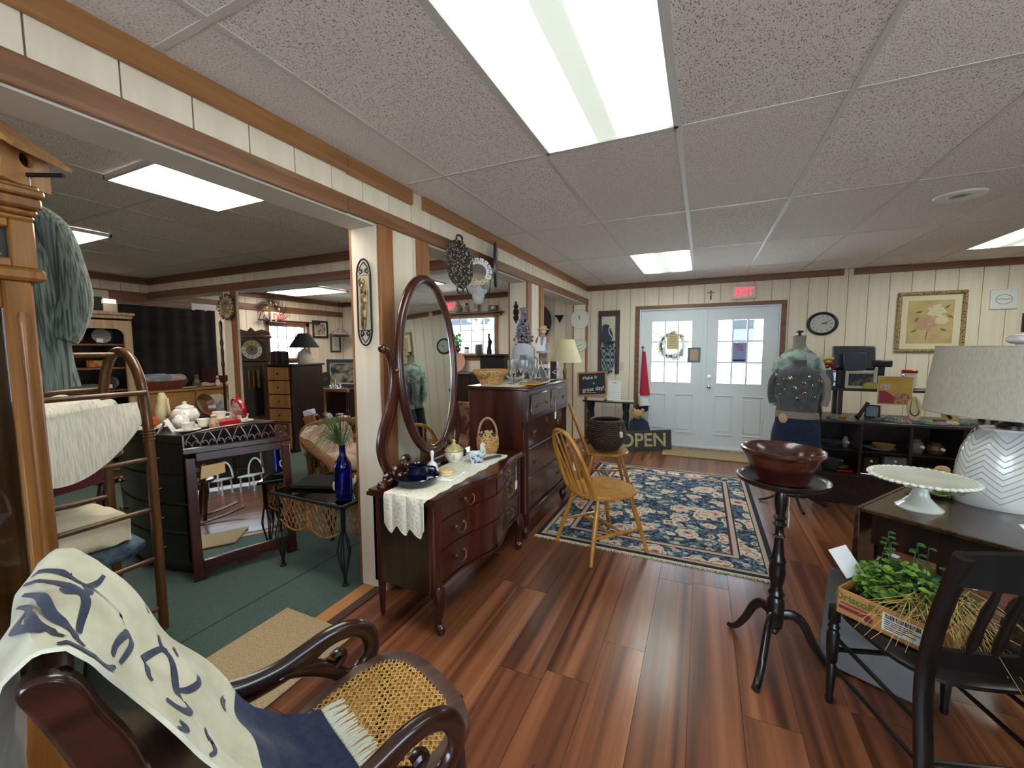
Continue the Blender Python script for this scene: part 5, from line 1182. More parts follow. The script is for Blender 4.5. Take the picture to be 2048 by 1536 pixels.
lid = MB(Matrix.Translation((.085, 0, .105)) @ Matrix.Rotation(1.35, 4, 'Y')); lid.lathe([(0, -.016), (.078, -.016), (.082, -.01), (.082, .01), (0, .014)], n=32); obj('lid', lid, m_red, t)
pl_ = MB(Matrix.Translation((.068, 0, .106)) @ Matrix.Rotation(1.35, 4, 'Y')); pl_.lathe([(0, -.006), (.05, -.004), (.062, .004), (.058, .004), (.0, .0)], n=32); obj('plate', pl_, mat('red_toile', '#d9c9bd', .3, color2='#a83a36', scale=45, lo=.45, hi=.55), t)
t = thing('figure_jug', 'cream figural jug behind the tea things', 'jug', (-3.52, 1.62, ZT)); obj('body', MB().lathe([(0, 0), (.04, 0), (.05, .03), (.046, .09), (.034, .13), (.028, .16), (.03, .185), (.02, .2), (.018, .215), (0, .22)], n=24), mat('cream_glaze', '#d9c9a0', .3), t); obj('handle', MB().tube(cr([(.04, 0, .04), (.08, 0, .07), (.075, 0, .14), (.07, 0, .18)], 5), .009, 8), mat('cream_glaze', '#d9c9a0'), t)
t = thing('carved_bowl', 'upright dark carved wooden bowl behind the white teapot', 'bowl', (-3.5, 1.86, ZT), .4); mb = MB(Matrix.Translation((0, 0, .09)) @ Matrix.Rotation(1.2, 4, 'Y')); mb.lathe([(0, 0), (.05, .004), (.085, .03), (.09, .05), (.084, .05), (.05, .014), (0, .01)], n=32); obj('bowl', mb, wood('carved_walnut', '#4a2a16', '#6e4426'), t); obj('stand', MB().b2(-.03, .05, -.05, .05, 0, .012, .003), m_darkw, t)
t = thing('pumpkin_figure', 'orange and black painted figurine beside the quilt rack', 'figurine', (-3.36, 1.47, ZT)); obj('body', MB().lathe([(0, 0), (.035, .0), (.05, .025), (.045, .055), (.02, .075), (0, .078)], n=24, mod=lambda a, r, z: .06*math.cos(8*a)), mat('orange_glaze', '#b4481c', .35, color2='#221510', scale=24, lo=.5, hi=.56), t); obj('base', MB().lathe([(0, 0), (.055, 0), (.055, .008), (0, .01)], n=20), m_black, t)
obj('china_dish', MB().lathe([(0, 0), (.07, 0), (.1, .02), (.098, .024), (.065, .006), (0, .006)], n=36), mat('cream_dish', '#ddd6b8', .2, coat=.4), label='flat cream dish at the left end of the tea things', cat='dish', loc=(-3.27, 1.43, ZT))
t = thing('pink_figurine', 'small cream and pink figurine in front of the red gift box', 'figurine', (-2.95, 1.64, ZT)); obj('body', MB().lathe([(0, 0), (.028, 0), (.03, .03), (.02, .06), (.015, .07), (.02, .085), (.01, .1), (0, .102)], n=18), mat('blush_glaze', '#d8bfa4', .3, color2='#c08a78', scale=20), t); obj('arm', MB().tube([(.02, 0, .055), (.035, 0, .04), (.02, .01, .03)], .006, 6), mat('blush_glaze', '#d8bfa4'), t)
# ------------------------------------------------------------ along the left wall
t = thing('hutch', 'whitewashed oak hutch with arched opening against the left wall', 'hutch', (-6.6, 2.05, 0)); L_ = local(t); m_wash = wood('limed_oak', '#a98a68', '#c4a886', .6, axis='z', coat=0)
hy0, hy1, hxf = 1.35, 2.68, -6.4
mb = MB(L_.m); mb.b2(-6.82, -6.8, hy0, hy1, 0, 1.84); mb.b2(-6.8, hxf, hy0, hy0+.025, 0, 1.84); mb.b2(-6.8, hxf, hy1-.025, hy1, 0, 1.84); mb.b2(-6.8, hxf, hy0, hy1, 1.8, 1.84); obj('case', mb, m_darkw, t)
mb = MB(L_.m); yo = hy1; zt = 1.78
mb.prism([(hy1-.075, .4)]+[(hy1-.075-.09*(1-math.cos(a)), zt-.19+.09*math.sin(a)) for a in [PI/2*i/8 for i in range(9)]]+[(hy0+.165-.0, zt-.1), (hy0+.075, zt-.19), (hy0+.075, .4), (hy0, .4), (hy0, zt), (hy1, zt), (hy1, .4)], .03, lambda u, v, w: (hxf+.01+w, u, v)); obj('face_frame', mb, m_wash, t)
mb = MB(L_.m); mb.b2(-6.82, hxf+.06, hy0-.03, hy1+.03, 1.84, 1.875, .008); mb.b2(-6.82, hxf+.04, hy0-.01, hy1+.01, 1.8, 1.84, .008); obj('cornice', mb, m_wash, t)
for z in (1.5, 1.22, .95, .7, .4): mb = MB(L_.m); mb.b2(-6.8, hxf-.02, hy0+.02, hy1-.02, z-.02, z); obj('shelf', mb, m_trimx, t)
for k, (y, z, r, lab, m) in enumerate(((2.45, 1.5, .09, 'black and white striped upright plate on the top hutch shelf', '#d8d4c8'), (2.22, 1.5, .07, 'dark upright plate with a white tag on the top hutch shelf', '#2a2622'), (2.5, .95, .08, 'round dark tin on the lower hutch shelf', '#333a3a'))):
    t2 = thing('display_plate', lab, 'plate', (-6.55, y, z), 0); mb = MB(Matrix.Translation((0, 0, r)) @ Matrix.Rotation(1.35, 4, 'Y')); mb.lathe([(0, 0), (r*.6, .002), (r, .016), (r*.97, .02), (r*.58, .008), (0, .008)], n=28); obj('plate', mb, mat('plate_mat%d' % k, '#1c1a18' if k < 2 else m, .3, color2=m, scale=30, kind='wavez', lo=.7, hi=.75), t2); obj('price_tag', MB().box((.05, -.03, .04), (.003, .06, .045)), m_paper, t2)
for k, (y, z, s, lab, c) in enumerate(((2.2, 1.5, (.08, .05, .16), 'brown leather book standing on the top hutch shelf', '#7a4a2a'), (2.5, 1.225, (.09, .2, .07), 'yellow floral cloth lying on the middle hutch shelf', '#a89a3c'), (2.35, .955, (.14, .22, .06), 'pewter casket on the lower hutch shelf', '#5a5e5c'), (2.32, .705, (.16, .3, .2), 'brown wooden box at the bottom of the hutch', '#7c4a30'))):
    t2 = thing('shelf_item', lab, ['book', 'cloth', 'casket', 'box'][k], (-6.56, y-.08, z)); t2.name = ['leather_book', 'floral_cloth', 'pewter_casket', 'wooden_box'][k]; mm = mat('shelf%d' % k, c, .6, color2='#b0443c' if k == 1 else None, scale=14, lo=.5, hi=.6)
    obj('body', MB().box((0, 0, s[2]/2), s, .006), mm, t2); obj('lid' if k > 1 else 'edge', MB().box((.001, 0, s[2]+.004), (s[0]*1.03, s[1]*1.03, .008), .002), mm, t2)
t = thing('emergency_light', 'emergency light unit above the whitewashed hutch', 'emergency light', (XL+.005, 2.5, 2.04)); obj('housing', MB().b2(.02, .09, -.14, .14, -.0, .13, .01), mat('almond_plastic', '#cfc4ad', .5), t)
obj('lens', MB().b2(.088, .13, -.06, .06, -.12, .03, .014), mat('grey_lens', '#4a4c4e', .2), t); obj('bezel', MB().b2(.08, .115, -.07, .07, -.13, .04, .012), mat('brown_plastic', '#5a463a', .5), t); obj('lamp_tube', MB().b2(.09, .1, -.17, .2, -.03, .02, .004), diffuser('small_tube', '#fff4e0', 2.0), t)
bc_ = MB().slab(lambda u, v: (XL+.035+.012*math.sin(u*40)+.006*math.sin(9*u+5*v), 2.74+1.15*u, .75+1.27*v), 60, 8, .006); obj('black_curtain', bc_, mat('black_drape', '#171615', .95, color2='#25211e', scale=(4, 4, 9), bump=.3), label='black cloth hung on the left wall behind the tan credenza', cat='curtain')
obj('white_placard', MB().box((0, 0, 0), (.006, .34, .1), .001), m_paper, label='white paper strip pinned above the black cloth', cat='sign', loc=(XL+.028, 3.76, 2.06))
t = thing('credenza', 'light tan credenza with teddy bear plaque against the left wall', 'credenza', (-6.55, 3.3, 0)); L_ = local(t); m_tan2 = wood('tan_veneer', '#9f6f36', '#b98a4c', .5, axis='y', coat=.1)
mb = MB(L_.m); mb.b2(-6.79, -6.34, 2.75, 3.84, .05, .875, .004); obj('case', mb, m_tan2, t); mb = MB(L_.m); mb.b2(-6.8, -6.31, 2.73, 3.86, .875, .9, .005); obj('top', mb, m_tan2, t)
for (a, b, p, q) in ((2.78, 3.3, .64, .86), (2.78, 3.3, .4, .62), (2.78, 3.3, .1, .38)): mb = MB(L_.m); mb.b2(-6.345, -6.325, a, b, p, q, .004); obj('drawer', mb, m_tan2, t)
mb = MB(L_.m); mb.b2(-6.345, -6.325, 3.32, 3.82, .1, .86, .004); dd = obj('door', mb, m_tan2, t)
t2 = thing('bear_plaque', 'scalloped cream plaque with a grey teddy bear hung on the credenza door', 'plaque', (-6.318, 3.56, .6)); mb = MB(); mb.lathe([(0, -.004), (.19, -.004), (.2, 0), (.19, .008), (0, .008)], n=96, mod=lambda a, r, z: .05*abs(math.sin(5*a))*(r > .1)); mb2 = MB(Matrix.Rotation(PI/2, 4, 'Y')); mb2.lathe([(0, -.004), (.18, -.004), (.19, 0), (.18, .008), (0, .008)], n=96, mod=lambda a, r, z: .05*abs(math.sin(6*a))*(r > .1)); obj('board', mb2, mat('plaque_cream', '#d8cdb0', .8), t2)
bear = MB()
for (y, z, r) in ((-.01, .03, (.006, .06, .05)), (-.08, .06, (.006, .03, .03)), (.05, .07, (.006, .026, .026)), (.01, -.05, (.006, .05, .06)), (-.06, -.06, (.006, .03, .05)), (.07, -.04, (.006, .045, .025)), (-.03, -.12, (.006, .028, .03)), (.05, -.12, (.006, .03, .028))): bear.sph((.012, y, z), r, 14, 8)
obj('bear', bear, mat('bear_grey', '#9aa3b0', .8), t2)
t2 = thing('wicker_tray_basket', 'long brown wicker basket heaped with quilts on the credenza', 'basket', (-6.55, 3.02, .9)); m_bask = mat('red_brown_wicker', '#4a2014', .7, color2='#7a4028', scale=(40, 40, 50), kind='voronoi', lo=.1, hi=.6, bump=.8)
obj('basket', MB().lathe([(0, 0), (.16, 0), (.2, .06), (.22, .12), (.2, .12), (.17, .06), (0, .02)], n=40, ry=1.45, rx=.9), m_bask, t2); pq = pile('quilt', 'pink and grey printed quilts folded in the credenza basket', 'quilt', (-6.55, 3.0, 1.045), (.17, .28, .055), mat('quilt_print', '#b39a96', .95, color2='#7e8790', scale=9, lo=.45, hi=.55), 11)
def figurine(name, label, cat, loc, prof, m, extra=None):
    t = thing(name, label, cat, loc); obj('body', MB().lathe(prof, n=18), m, t)
    obj('base', MB().lathe([(0, -.001), (prof[0][0] or .03, -.001), (.035, .004), (0, .006)], n=18), m, t); return t
fp = [(.03, 0), (.034, .03), (.022, .08), (.014, .1), (.02, .12), (.016, .14), (0, .15)]
figurine('bird_figurine', 'dark mottled bird figurine beside the quilt basket', 'figurine', (-6.5, 3.42, .901), [(r*1.5, z*1.25) for r, z in fp], mat('mottled_glaze', '#3a362e', .4, color2='#7e745c', scale=30)); figurine('bust_figurine', 'small white figurine near the red heart on the credenza', 'figurine', (-6.5, 3.7, .901), fp, m_porc)
t2 = thing('conch_shell', 'pink conch shell on the credenza', 'shell', (-6.48, 3.55, .9)); mb = MB()
for k in range(7): mb.sph((.0, -.06+.02*k, .03+.006*math.sin(k)), (.035, .02+.004*k, .035-.003*k), 10, 7)
obj('shell', mb, mat('shell_pink', '#c79a8c', .5, color2='#e0c8ba', scale=30), t2); obj('lip', MB().sph((.03, .0, .02), (.02, .05, .018), 10, 6), mat('shell_lip', '#d9a99a', .4), t2)
obj('china_saucer', MB().lathe([(0, 0), (.05, 0), (.09, .012), (.088, .016), (.05, .005), (0, .005)], n=28), m_porc, label='white saucer in front of the quilt basket', cat='saucer', loc=(-6.4, 3.28, .901))
t2 = thing('heart_box', 'red heart-shaped box standing on the credenza', 'heart box', (-6.5, 3.78, .9)); hp_ = [(.075*math.sin(a)**3*1.0, .095+.06*(math.cos(a)-.38*math.cos(2*a)-.15*math.cos(3*a)-.05*math.cos(4*a))) for a in [2*PI*i/40 for i in range(40)]]
obj('heart', MB().prism(hp_, .03, lambda u, v, w: (w, u*1.3, v)), mat('heart_red', '#7c1a1f', .6), t2); obj('rim', MB().prism([(u*1.02, .095+(v-.095)*1.02) for u, v in hp_], .012, lambda u, v, w: (w-.012, u*1.3, v)), mat('heart_red', '#7c1a1f'), t2)
obj('maroon_box', MB().box((0, 0, .13), (.06, .2, .26), .006), mat('maroon_cloth', '#3a1418', .85), label='dark maroon cloth-covered box behind the white figurine', cat='box', loc=(-6.68, 3.68, .9))
# ------------------------------------------------------------ far left room
t = thing('grandfather_clock', 'brown grandfather clock with arched hood and brass weights in the far room', 'clock', (-6.2, 4.05, 0), .95); m_gf = wood('clock_cherry', '#3e2115', '#5f3825', .35)
for nm, b in (('plinth', (-.25, .25, -.13, .13, 0, .35)), ('waist', (-.2, .2, -.105, .13, .35, 1.25)), ('hood', (-.24, .24, -.13, .13, 1.25, 1.62)), ('cornice', (-.26, .26, -.15, .14, 1.6, 1.64))): obj(nm, MB().b2(*b, .008), m_gf, t)
mb = MB(); mb.prism([(-.25, 1.64), (.25, 1.64), (.24, 1.69), (.14, 1.73), (.05, 1.7), (0, 1.76), (-.05, 1.7), (-.14, 1.73), (-.24, 1.69)], .05, lambda u, v, w: (u, -.1+w, v)); obj('pediment', mb, m_gf, t)
obj('waist_glass', MB().b2(-.12, .12, -.112, -.106, .42, 1.2), mat('dark_glass', '#15181a', .08, coat=.4), t); mb = MB()
for x in (-.06, 0, .06): mb.lathe([(0, .85), (.022, .85), (.022, 1.12), (0, 1.12)], (x, -.125, 0), 12)
obj('weights', mb, m_brass, t)
obj('dial_arch', MB().prism([(-.17, 1.3), (.17, 1.3), (.17, 1.47)]+[(.17*math.cos(a), 1.47+.12*math.sin(a)) for a in [PI*i/12 for i in range(13)]]+[(-.17, 1.47)], .012, lambda u, v, w: (u, -.135+w, v)), m_black, t)
obj('moon_dial', MB().prism([(.11*math.cos(a), 1.47+.1*math.sin(a)) for a in [PI*i/12 for i in range(13)]], .006, lambda u, v, w: (u, -.145+w, v)), mat('moon_paint', '#9aa05a', .5), t)
mb = MB(Matrix.Translation((0, -.143, 1.42)) @ Matrix.Rotation(PI/2, 4, 'X')); mb.lathe([(0, 0), (.13, 0), (.13, .004), (0, .004)], n=36); dl = obj('chapter_ring', mb, mat('silver_dial', '#cfcdc2', .4), t)
mb = MB(Matrix.Translation((0, -.148, 1.42)) @ Matrix.Rotation(PI/2, 4, 'X')); mb.lathe([(0, 0), (.075, 0), (.075, .003), (0, .003)], n=30); obj('dial_centre', mb, mat('dial_bronze', '#6e6650', .4), dl)
def marks(parent, c, R, r0, n=12, ax='y', m=None, w=.006, off=0, L=None):
    mb = MB()
    for k in range(n):
        a = 2*PI*k/n; s, q = math.sin(a), math.cos(a); RR_ = Matrix.Rotation(a, 3, 'Y') if ax == 'y' else Matrix.Rotation(-a, 3, 'X')
        p = Vector(c)+(Vector((s*R, off, q*R)) if ax == 'y' else Vector((off, s*R, q*R))); mb.box(p, (w, .002, L or r0) if ax == 'y' else (.002, w, L or r0), 0, RR_)
    return obj('hour_marks', mb, m or m_black, parent, kind='stuff')
marks(t, (0, -.15, 1.42), .103, .03, m=m_black)
def hands(parent, c, lh, lm, ah, am, ax='y', m=None, w=.007, name='hands'):
    for nm, l, a in (('hour_hand', lh, ah), ('minute_hand', lm, am)):
        a = math.radians(a); mb = MB(); d = Vector((math.sin(a), 0, math.cos(a))); mb.tube([Vector(c)-d*l*.15, Vector(c)+d*l*.5, Vector(c)+d*l], [w*.5, w*.6, w*.15], 6); obj(nm, mb, m or m_black, parent)
hands(t, (0, -.154, 1.42), .06, .09, 350, 60)
t = thing('pine_chest', 'tall narrow pine chest of drawers with dark side in the far room', 'chest of drawers', (-5.05, 4.02, 0), .18)
obj('case', MB().b2(-.42, -.03, -.2, .4, .03, 1.2, .004), m_darkw, t); obj('top', MB().b2(-.45, 0, -.23, .42, 1.2, 1.225, .005), m_darkw, t)
for k in range(6): d = obj('drawer', MB().b2(-.41, -.07, -.225, -.2, .06+.19*k, .235+.19*k, .004), m_pine, t); obj('knob', MB().sph((-.24, -.235, .15+.19*k), .013, 8, 6), m_darkw, d)
t = thing('jug_lamp', 'stoneware jug lamp with black coolie shade on the pine chest', 'lamp', (-5.17, 4.13, 1.225))
obj('jug', MB().lathe([(0, 0), (.09, 0), (.1, .02), (.1, .11), (.085, .16), (.045, .19), (.03, .21), (0, .21)], n=30), mat('stoneware', '#cbbfae', .45), t); obj('stem', MB().cyl((0, 0, .2), (0, 0, .3), .012), m_brass, t)
obj('shade', MB().lathe([(.2, .23), (.075, .43), (.07, .43), (.195, .23)], n=36, caps=False), mat('black_shade', '#1b1d22', .8), t)
mb = MB(); mb.tube(cr([(-.01, -.103, .13), (.01, -.105, .1), (-.008, -.106, .08), (.008, -.105, .04)], 4), .004, 5); obj('script', mb, m_black, t)
for k, (x, c, h) in enumerate(((-5.42, '#3a2226', .17), (-5.375, '#241c22', .18), (-5.33, '#52303a', .17), (-5.285, '#2e2228', .18), (-5.24, '#1e1a1e', .17))):
    b = thing('old_book', ['dark plum book leftmost on the pine chest', 'black book second from the left on the pine chest', 'rose-brown book in the middle of the row on the pine chest', 'brown-black book fourth in the row on the pine chest', 'black book nearest the lamp on the pine chest'][k], 'book', (x, 3.86, 1.2255), .1, 'books on the pine chest'); obj('cover', MB().b2(-.02, .02, -.06, .06, 0, h, .003), mat('bookcover%d' % k, c, .7), b); obj('pages', MB().b2(-.016, .016, -.055, .062, h, h+.001), m_paper, b)
obj('purple_cloth', MB().slab(lambda u, v: (-5.5+.5*u, 3.78+.14*v, 1.2275+.004*math.sin(9*u)), 12, 6, .003), mat('plum_cloth', '#4a2a4a', .95), label='plum cloth runner under the books on the pine chest', cat='runner')
# pictures on the left wall
def picture(name, label, loc, rot, w, h, fw, mfr, mmat, mart, mat_w=.0, cat='picture', t_=.02):
    t = thing(name, label, cat, loc, rot); mb = MB()
    for a, b, p, q in ((-w/2, -w/2+fw, -h/2, h/2), (w/2-fw, w/2, -h/2, h/2), (-w/2+fw, w/2-fw, h/2-fw, h/2), (-w/2+fw, w/2-fw, -h/2, -h/2+fw)): mb.b2(a, b, -t_, 0, p, q, .003)
    obj('frame', mb, mfr, t); obj('backing', MB().b2(-w/2+fw, w/2-fw, -.006, -.002, -h/2+fw, h/2-fw), mmat, t)
    obj('print', MB().b2(-w/2+fw+mat_w, w/2-fw-mat_w, -.009, -.005, -h/2+fw+mat_w, h/2-fw-mat_w), mart, t); return t
picture('flower_picture', 'dark framed flower print on the left wall of the far room', (XL+.004, 5.84, 1.82), PI/2, .36, .34, .04, m_darkw, m_paper, mat('bouquet_print', '#b7a68c', .7, color2='#5a4c5e', scale=14, lo=.5, hi=.6), .02)
picture('wall_mirror', 'small dark framed mirror on the left wall beside the corner', (XL+.004, 6.2, 1.56), PI/2, .26, .38, .035, m_darkw, m_mirror, m_mirror, .0, 'mirror')
t = thing('stained_lamp', 'hanging stained glass swag lamp in front of the small wall mirror', 'lamp', (-6.6, 6.1, 1.72))
mb = MB(); mb.lathe([(.17, 0), (.13, .06), (.04, .13), (.035, .13), (.125, .06), (.165, 0)], n=8, caps=False); obj('shade', mb, mat('stained_glass', '#7a6a7e', .3, color2='#b9a9b0', scale=22), t); mb = MB(); mb.lathe([(.172, -.04), (.172, 0), (.165, 0), (.165, -.04)], n=8, mod=lambda a, r, z: .0, caps=False); obj('skirt', mb, mat('stained_dark', '#39363c', .3), t)
obj('chain', MB().tube([(0, 0, .13), (0, 0, CEIL-1.72-.002)], .004, 6), m_iron, t)
# dark cabinet with a landscape and silver
t = thing('dark_sideboard', 'long dark brown sideboard below the landscape in the far room', 'sideboard', (-5.65, 4.9, 0), .1)
obj('case', MB().b2(-.6, .6, -.2, .22, .05, .78, .005), m_darkw, t); obj('top', MB().b2(-.62, .62, -.22, .23, .78, .805, .005), m_darkw, t)
for x in (-.59, .0): obj('door', MB().b2(x+.01, x+.58, -.215, -.2, .08, .77, .004), m_darkw, t)
picture('landscape_picture', 'landscape watercolour in a wide grey-green frame on the sideboard', (-5.38, 4.99, 1.035), .15, .58, .46, .055, mat('greygreen_frame', '#3b4540', .6), m_paper, mat('landscape', '#2f3a34', .7, color2='#a9a48a', scale=(5, 5, 9), lo=.42, hi=.58), .02)
t = thing('game_plate', 'cream plate with a pheasant standing on the sideboard', 'plate', (-5.62, 4.86, .806), .1); mb = MB(Matrix.Translation((0, 0, .125)) @ Matrix.Rotation(1.35, 4, 'X')); mb.lathe([(0, 0), (.08, .002), (.122, .012), (.12, .016), (.078, .006), (0, .006)], n=36); obj('plate', mb, m_china, t)
mb = MB(Matrix.Translation((0, 0, .125)) @ Matrix.Rotation(1.35, 4, 'X')); mb.lathe([(.118, .012), (.124, .012), (.124, .018), (.118, .018)], n=36); obj('rim', mb, mat('rim_green', '#26352c', .4), t); obj('bird', MB().sph((0, -.018, .115), (.04, .006, .022), 12, 7).sph((.035, -.02, .14), (.014, .006, .02), 8, 6), mat('pheasant', '#6e3f3a', .6), t)
t = thing('silver_tray', 'silver tray with small silver pieces on the sideboard', 'tray', (-5.33, 4.78, .806)); obj('tray', MB().lathe([(0, 0), (.14, 0), (.17, .012), (.168, .016), (.13, .005), (0, .005)], n=36), m_silver, t)
for k, (x, y, h) in enumerate(((.02, 0, .14), (-.06, .02, .06), (.08, -.02, .05), (-.02, -.06, .05), (.06, .06, .06))):
    o = thing('silver_piece', ['tall silver pepper mill on the silver tray', 'squat silver salt at the left of the tray', 'squat silver cup at the right of the tray', 'small silver dish at the front of the tray', 'small silver pot at the back of the tray'][k], 'silverware', (-5.33+x, 4.78+y, .812)); obj('body', MB().lathe([(0, 0), (.022, 0), (.02, h*.3), (.012, h*.5), (.02, h*.75), (.008, h), (0, h)], n=16), m_silver, o); obj('knob', MB().sph((0, 0, h), .006, 8, 6), m_silver, o)
obj('serving_plate', MB().lathe([(0, 0), (.07, 0), (.12, .016), (.118, .02), (.07, .006), (0, .006)], n=30), m_porc, label='pale plate lying flat at the left end of the sideboard', cat='plate', loc=(-5.95, 4.85, .806))
picture('silhouette_print', 'white framed silhouette print leaning by the pine board', (-5.76, 4.42, .50), .25, .31, .47, .03, m_white, m_paper, mat('pale_mount', '#b9c8c4', .8), .03)
o_ = bpy.data.objects['silhouette_print']; mb = MB(); mb.sph((0, -.012, .07), (.055, .003, .055), 20, 8); obj('upper_oval', mb, mat('silhouette_grey', '#3d4248', .7), o_); mb = MB(); mb.sph((0, -.012, -.09), (.05, .003, .06), 20, 8); obj('lower_oval', mb, m_black, o_)
obj('print_stand', MB().b2(-.16, .16, -.1, .1, .0, .262, .004), m_darkw, label='low dark stand under the white framed print', cat='stand', loc=(-5.78, 4.52, .002), rot=.25)
obj('pine_board', MB().b2(-.035, .035, -.012, .012, 0, .78, .003), m_pine, label='upright pine board beside the white framed print', cat='board', loc=(-5.95, 4.4, .002), rot=.2)
obj('pine_bedpost', MB().b2(-.05, .05, -.02, .02, 0, .82, .003).b2(-.05, .5, -.02, .02, .77, .82, .003), m_pine, label='pine headboard frame in front of the dark sideboard', cat='headboard', loc=(-5.42, 4.62, .002), rot=.1)
# wooden boxes, basket, small yellow table
t = thing('yellow_side_table', 'small yellow-varnished wooden table behind the wicker armchair', 'table', (-3.72, 3.42, .002), .3); obj('top', MB().b2(-.2, .2, -.15, .15, .42, .44, .004), m_oak, t)
for x in (-.17, .17):
    for y in (-.12, .12): obj('leg', MB().b2(x-.018, x+.018, y-.018, y+.018, 0, .42, .002), m_oak, t)
t = thing('letter_box', 'tilted brown wooden letter box stuffed with pale papers', 'box', (-4.1, 3.42, .3), .5); mb = MB(Matrix.Rotation(-.25, 4, 'Y')); mb.b2(-.06, .06, -.07, .07, 0, .36, .004); obj('body', mb, m_trimz, t); mb = MB(Matrix.Rotation(-.25, 4, 'Y')); mb.b2(-.05, .05, -.06, .06, .36, .43, .01); obj('papers', mb, mat('lilac_paper', '#c9c6dc', .9), t); obj('foot', MB().b2(-.07, .09, -.08, .08, -.298, .01), m_darkw, t)
t = thing('studded_case', 'tilted dark case with beaded edge beside the letter box', 'case', (-3.9, 3.45, .32), .5); mb = MB(Matrix.Rotation(-.35, 4, 'Y')); mb.b2(-.05, .05, -.07, .07, 0, .38, .004); obj('body', mb, m_mahog, t); mb = MB(Matrix.Rotation(-.35, 4, 'Y'))
for k in range(16): mb.sph((.0, -.075, .02+.023*k), .007, 6, 4)
obj('studs', mb, mat('amber_stud', '#b0702c', .4), t, kind='stuff'); obj('foot', MB().b2(-.06, .08, -.08, .08, -.318, .0), m_darkw, t); mb = MB(Matrix.Rotation(-.35, 4, 'Y')); mb.b2(.05, .1, -.05, .05, .2, .36, .02); obj('cloth', mb, mat('pale_blue_cloth', '#aab4cf', .95), t)
t = thing('bark_basket', 'square wooden basket with white paper flowers on the yellow table', 'basket', (-3.7, 3.42, .443), .3); obj('basket', MB().lathe([(.08, 0), (.12, .17), (.112, .17), (.075, .01), (0, .008)], n=4), wood('birch_bark', '#8a5c2c', '#b98a4e', .6), t); mb = MB(); rq = random.Random(12)
for _ in range(26): mb.sph((rq.uniform(-.08, .12), rq.uniform(-.07, .07), .17+.07*rq.random()), (.028, .02, .012), 7, 5)
obj('paper_flowers', mb, mat('flower_white', '#dcd6cc', .9, color2='#c9a58c', scale=20), t, kind='stuff')
obj('tin_tray', MB().b2(-.13, .13, -.09, .09, 0, .025, .008), mat('gold_tin', '#a58a4c', .4, metal=.6), label='gold rimmed tin tray lying behind the bark basket', cat='tray', loc=(-3.4, 3.72, .56), rot=.2)
obj('tin_stand', MB().b2(-.12, .12, -.08, .08, 0, .555, .005), m_darkw, label='dark pedestal under the gold tin tray', cat='pedestal', loc=(-3.4, 3.72, .002), rot=.2)
# wreaths and exit signs
t = thing('shell_wreath', 'wreath of dried husks and shells hung on the header post', 'wreath', (-5.12, 3.075, 1.93)); rq = random.Random(3)
for ring_ in range(3):
    mb = MB()
    for k in range(22):
        a = 2*PI*k/22+ring_*.14; R = .085+.024*ring_; mb.box((R*math.cos(a), -.012-.006*rq.random(), R*math.sin(a)), (.05, .012, .026), .004, (rq.uniform(-.5, .5), -a+rq.uniform(-.6, .6), rq.uniform(-.4, .4)))
    obj('husks', mb, mat('husk%d' % ring_, ['#8e7a58', '#c2b494', '#5e4c38'][ring_], .8), t, kind='stuff')
obj('core', MB().ring((0, -.005, 0), .11, .012, 28, 7, 'y'), m_darkw, t)
t = thing('twig_wreath', 'bare twig wreath with pale blossoms over the far-room window', 'wreath', (XL+.06, 4.8, 2.07)); mb = MB()
for k in range(110):
    a = rq.random()*2*PI; R = .12+.05*rq.random(); b = a+rq.uniform(.4, 1.3); R2 = .2+.16*rq.random(); mb.tube([(rq.uniform(-.02, .03), R*math.cos(a), R*math.sin(a)), (rq.uniform(0, .05), (R+R2)/2*math.cos((a+b)/2), (R+R2)/2*math.sin((a+b)/2)), (rq.uniform(0, .07), R2*math.cos(b), R2*math.sin(b))], [.004, .003, .0012], 4)
obj('twigs', mb, mat('twig', '#3c2f28', .9), t, kind='stuff'); mb = MB()
for k in range(9): mb.sph((.05, .12*math.cos(k*.8+.3), .16*math.sin(k*.8+.3)), .016, 8, 6)
obj('blossoms', mb, mat('twig_blossom', '#cbbcaa', .8), t, kind='stuff')
m_exit = mat('exit_red', '#ff3448', .5, emit=1.6); m_exitf = mat('exit_housing', '#d9cfbf', .5)
def exitsign(label, loc, rot, arrows=False):
    t = thing('exit_sign', label, 'exit sign', loc, rot, 'exit signs'); obj('housing', MB().b2(-.145, .145, -.045, 0, -.092, .092, .008), m_exitf, t)
    textobj('lettering', 'EXIT', .16, m_exit, t, (0, -.0465, -.004), depth=.001, off=.003, sx=.68); return t
exitsign('lit red EXIT sign above the white double doors', (.475, YW-.001, 2.17), 0)
t = exitsign('lit red EXIT sign seen past the mirror on the far wall of the side room', (-4.16, YW-.001, 2.195), 0)
t = exitsign('red EXIT sign half hidden by the twig wreath', (XL+.03, 4.93, 1.99), PI/2)
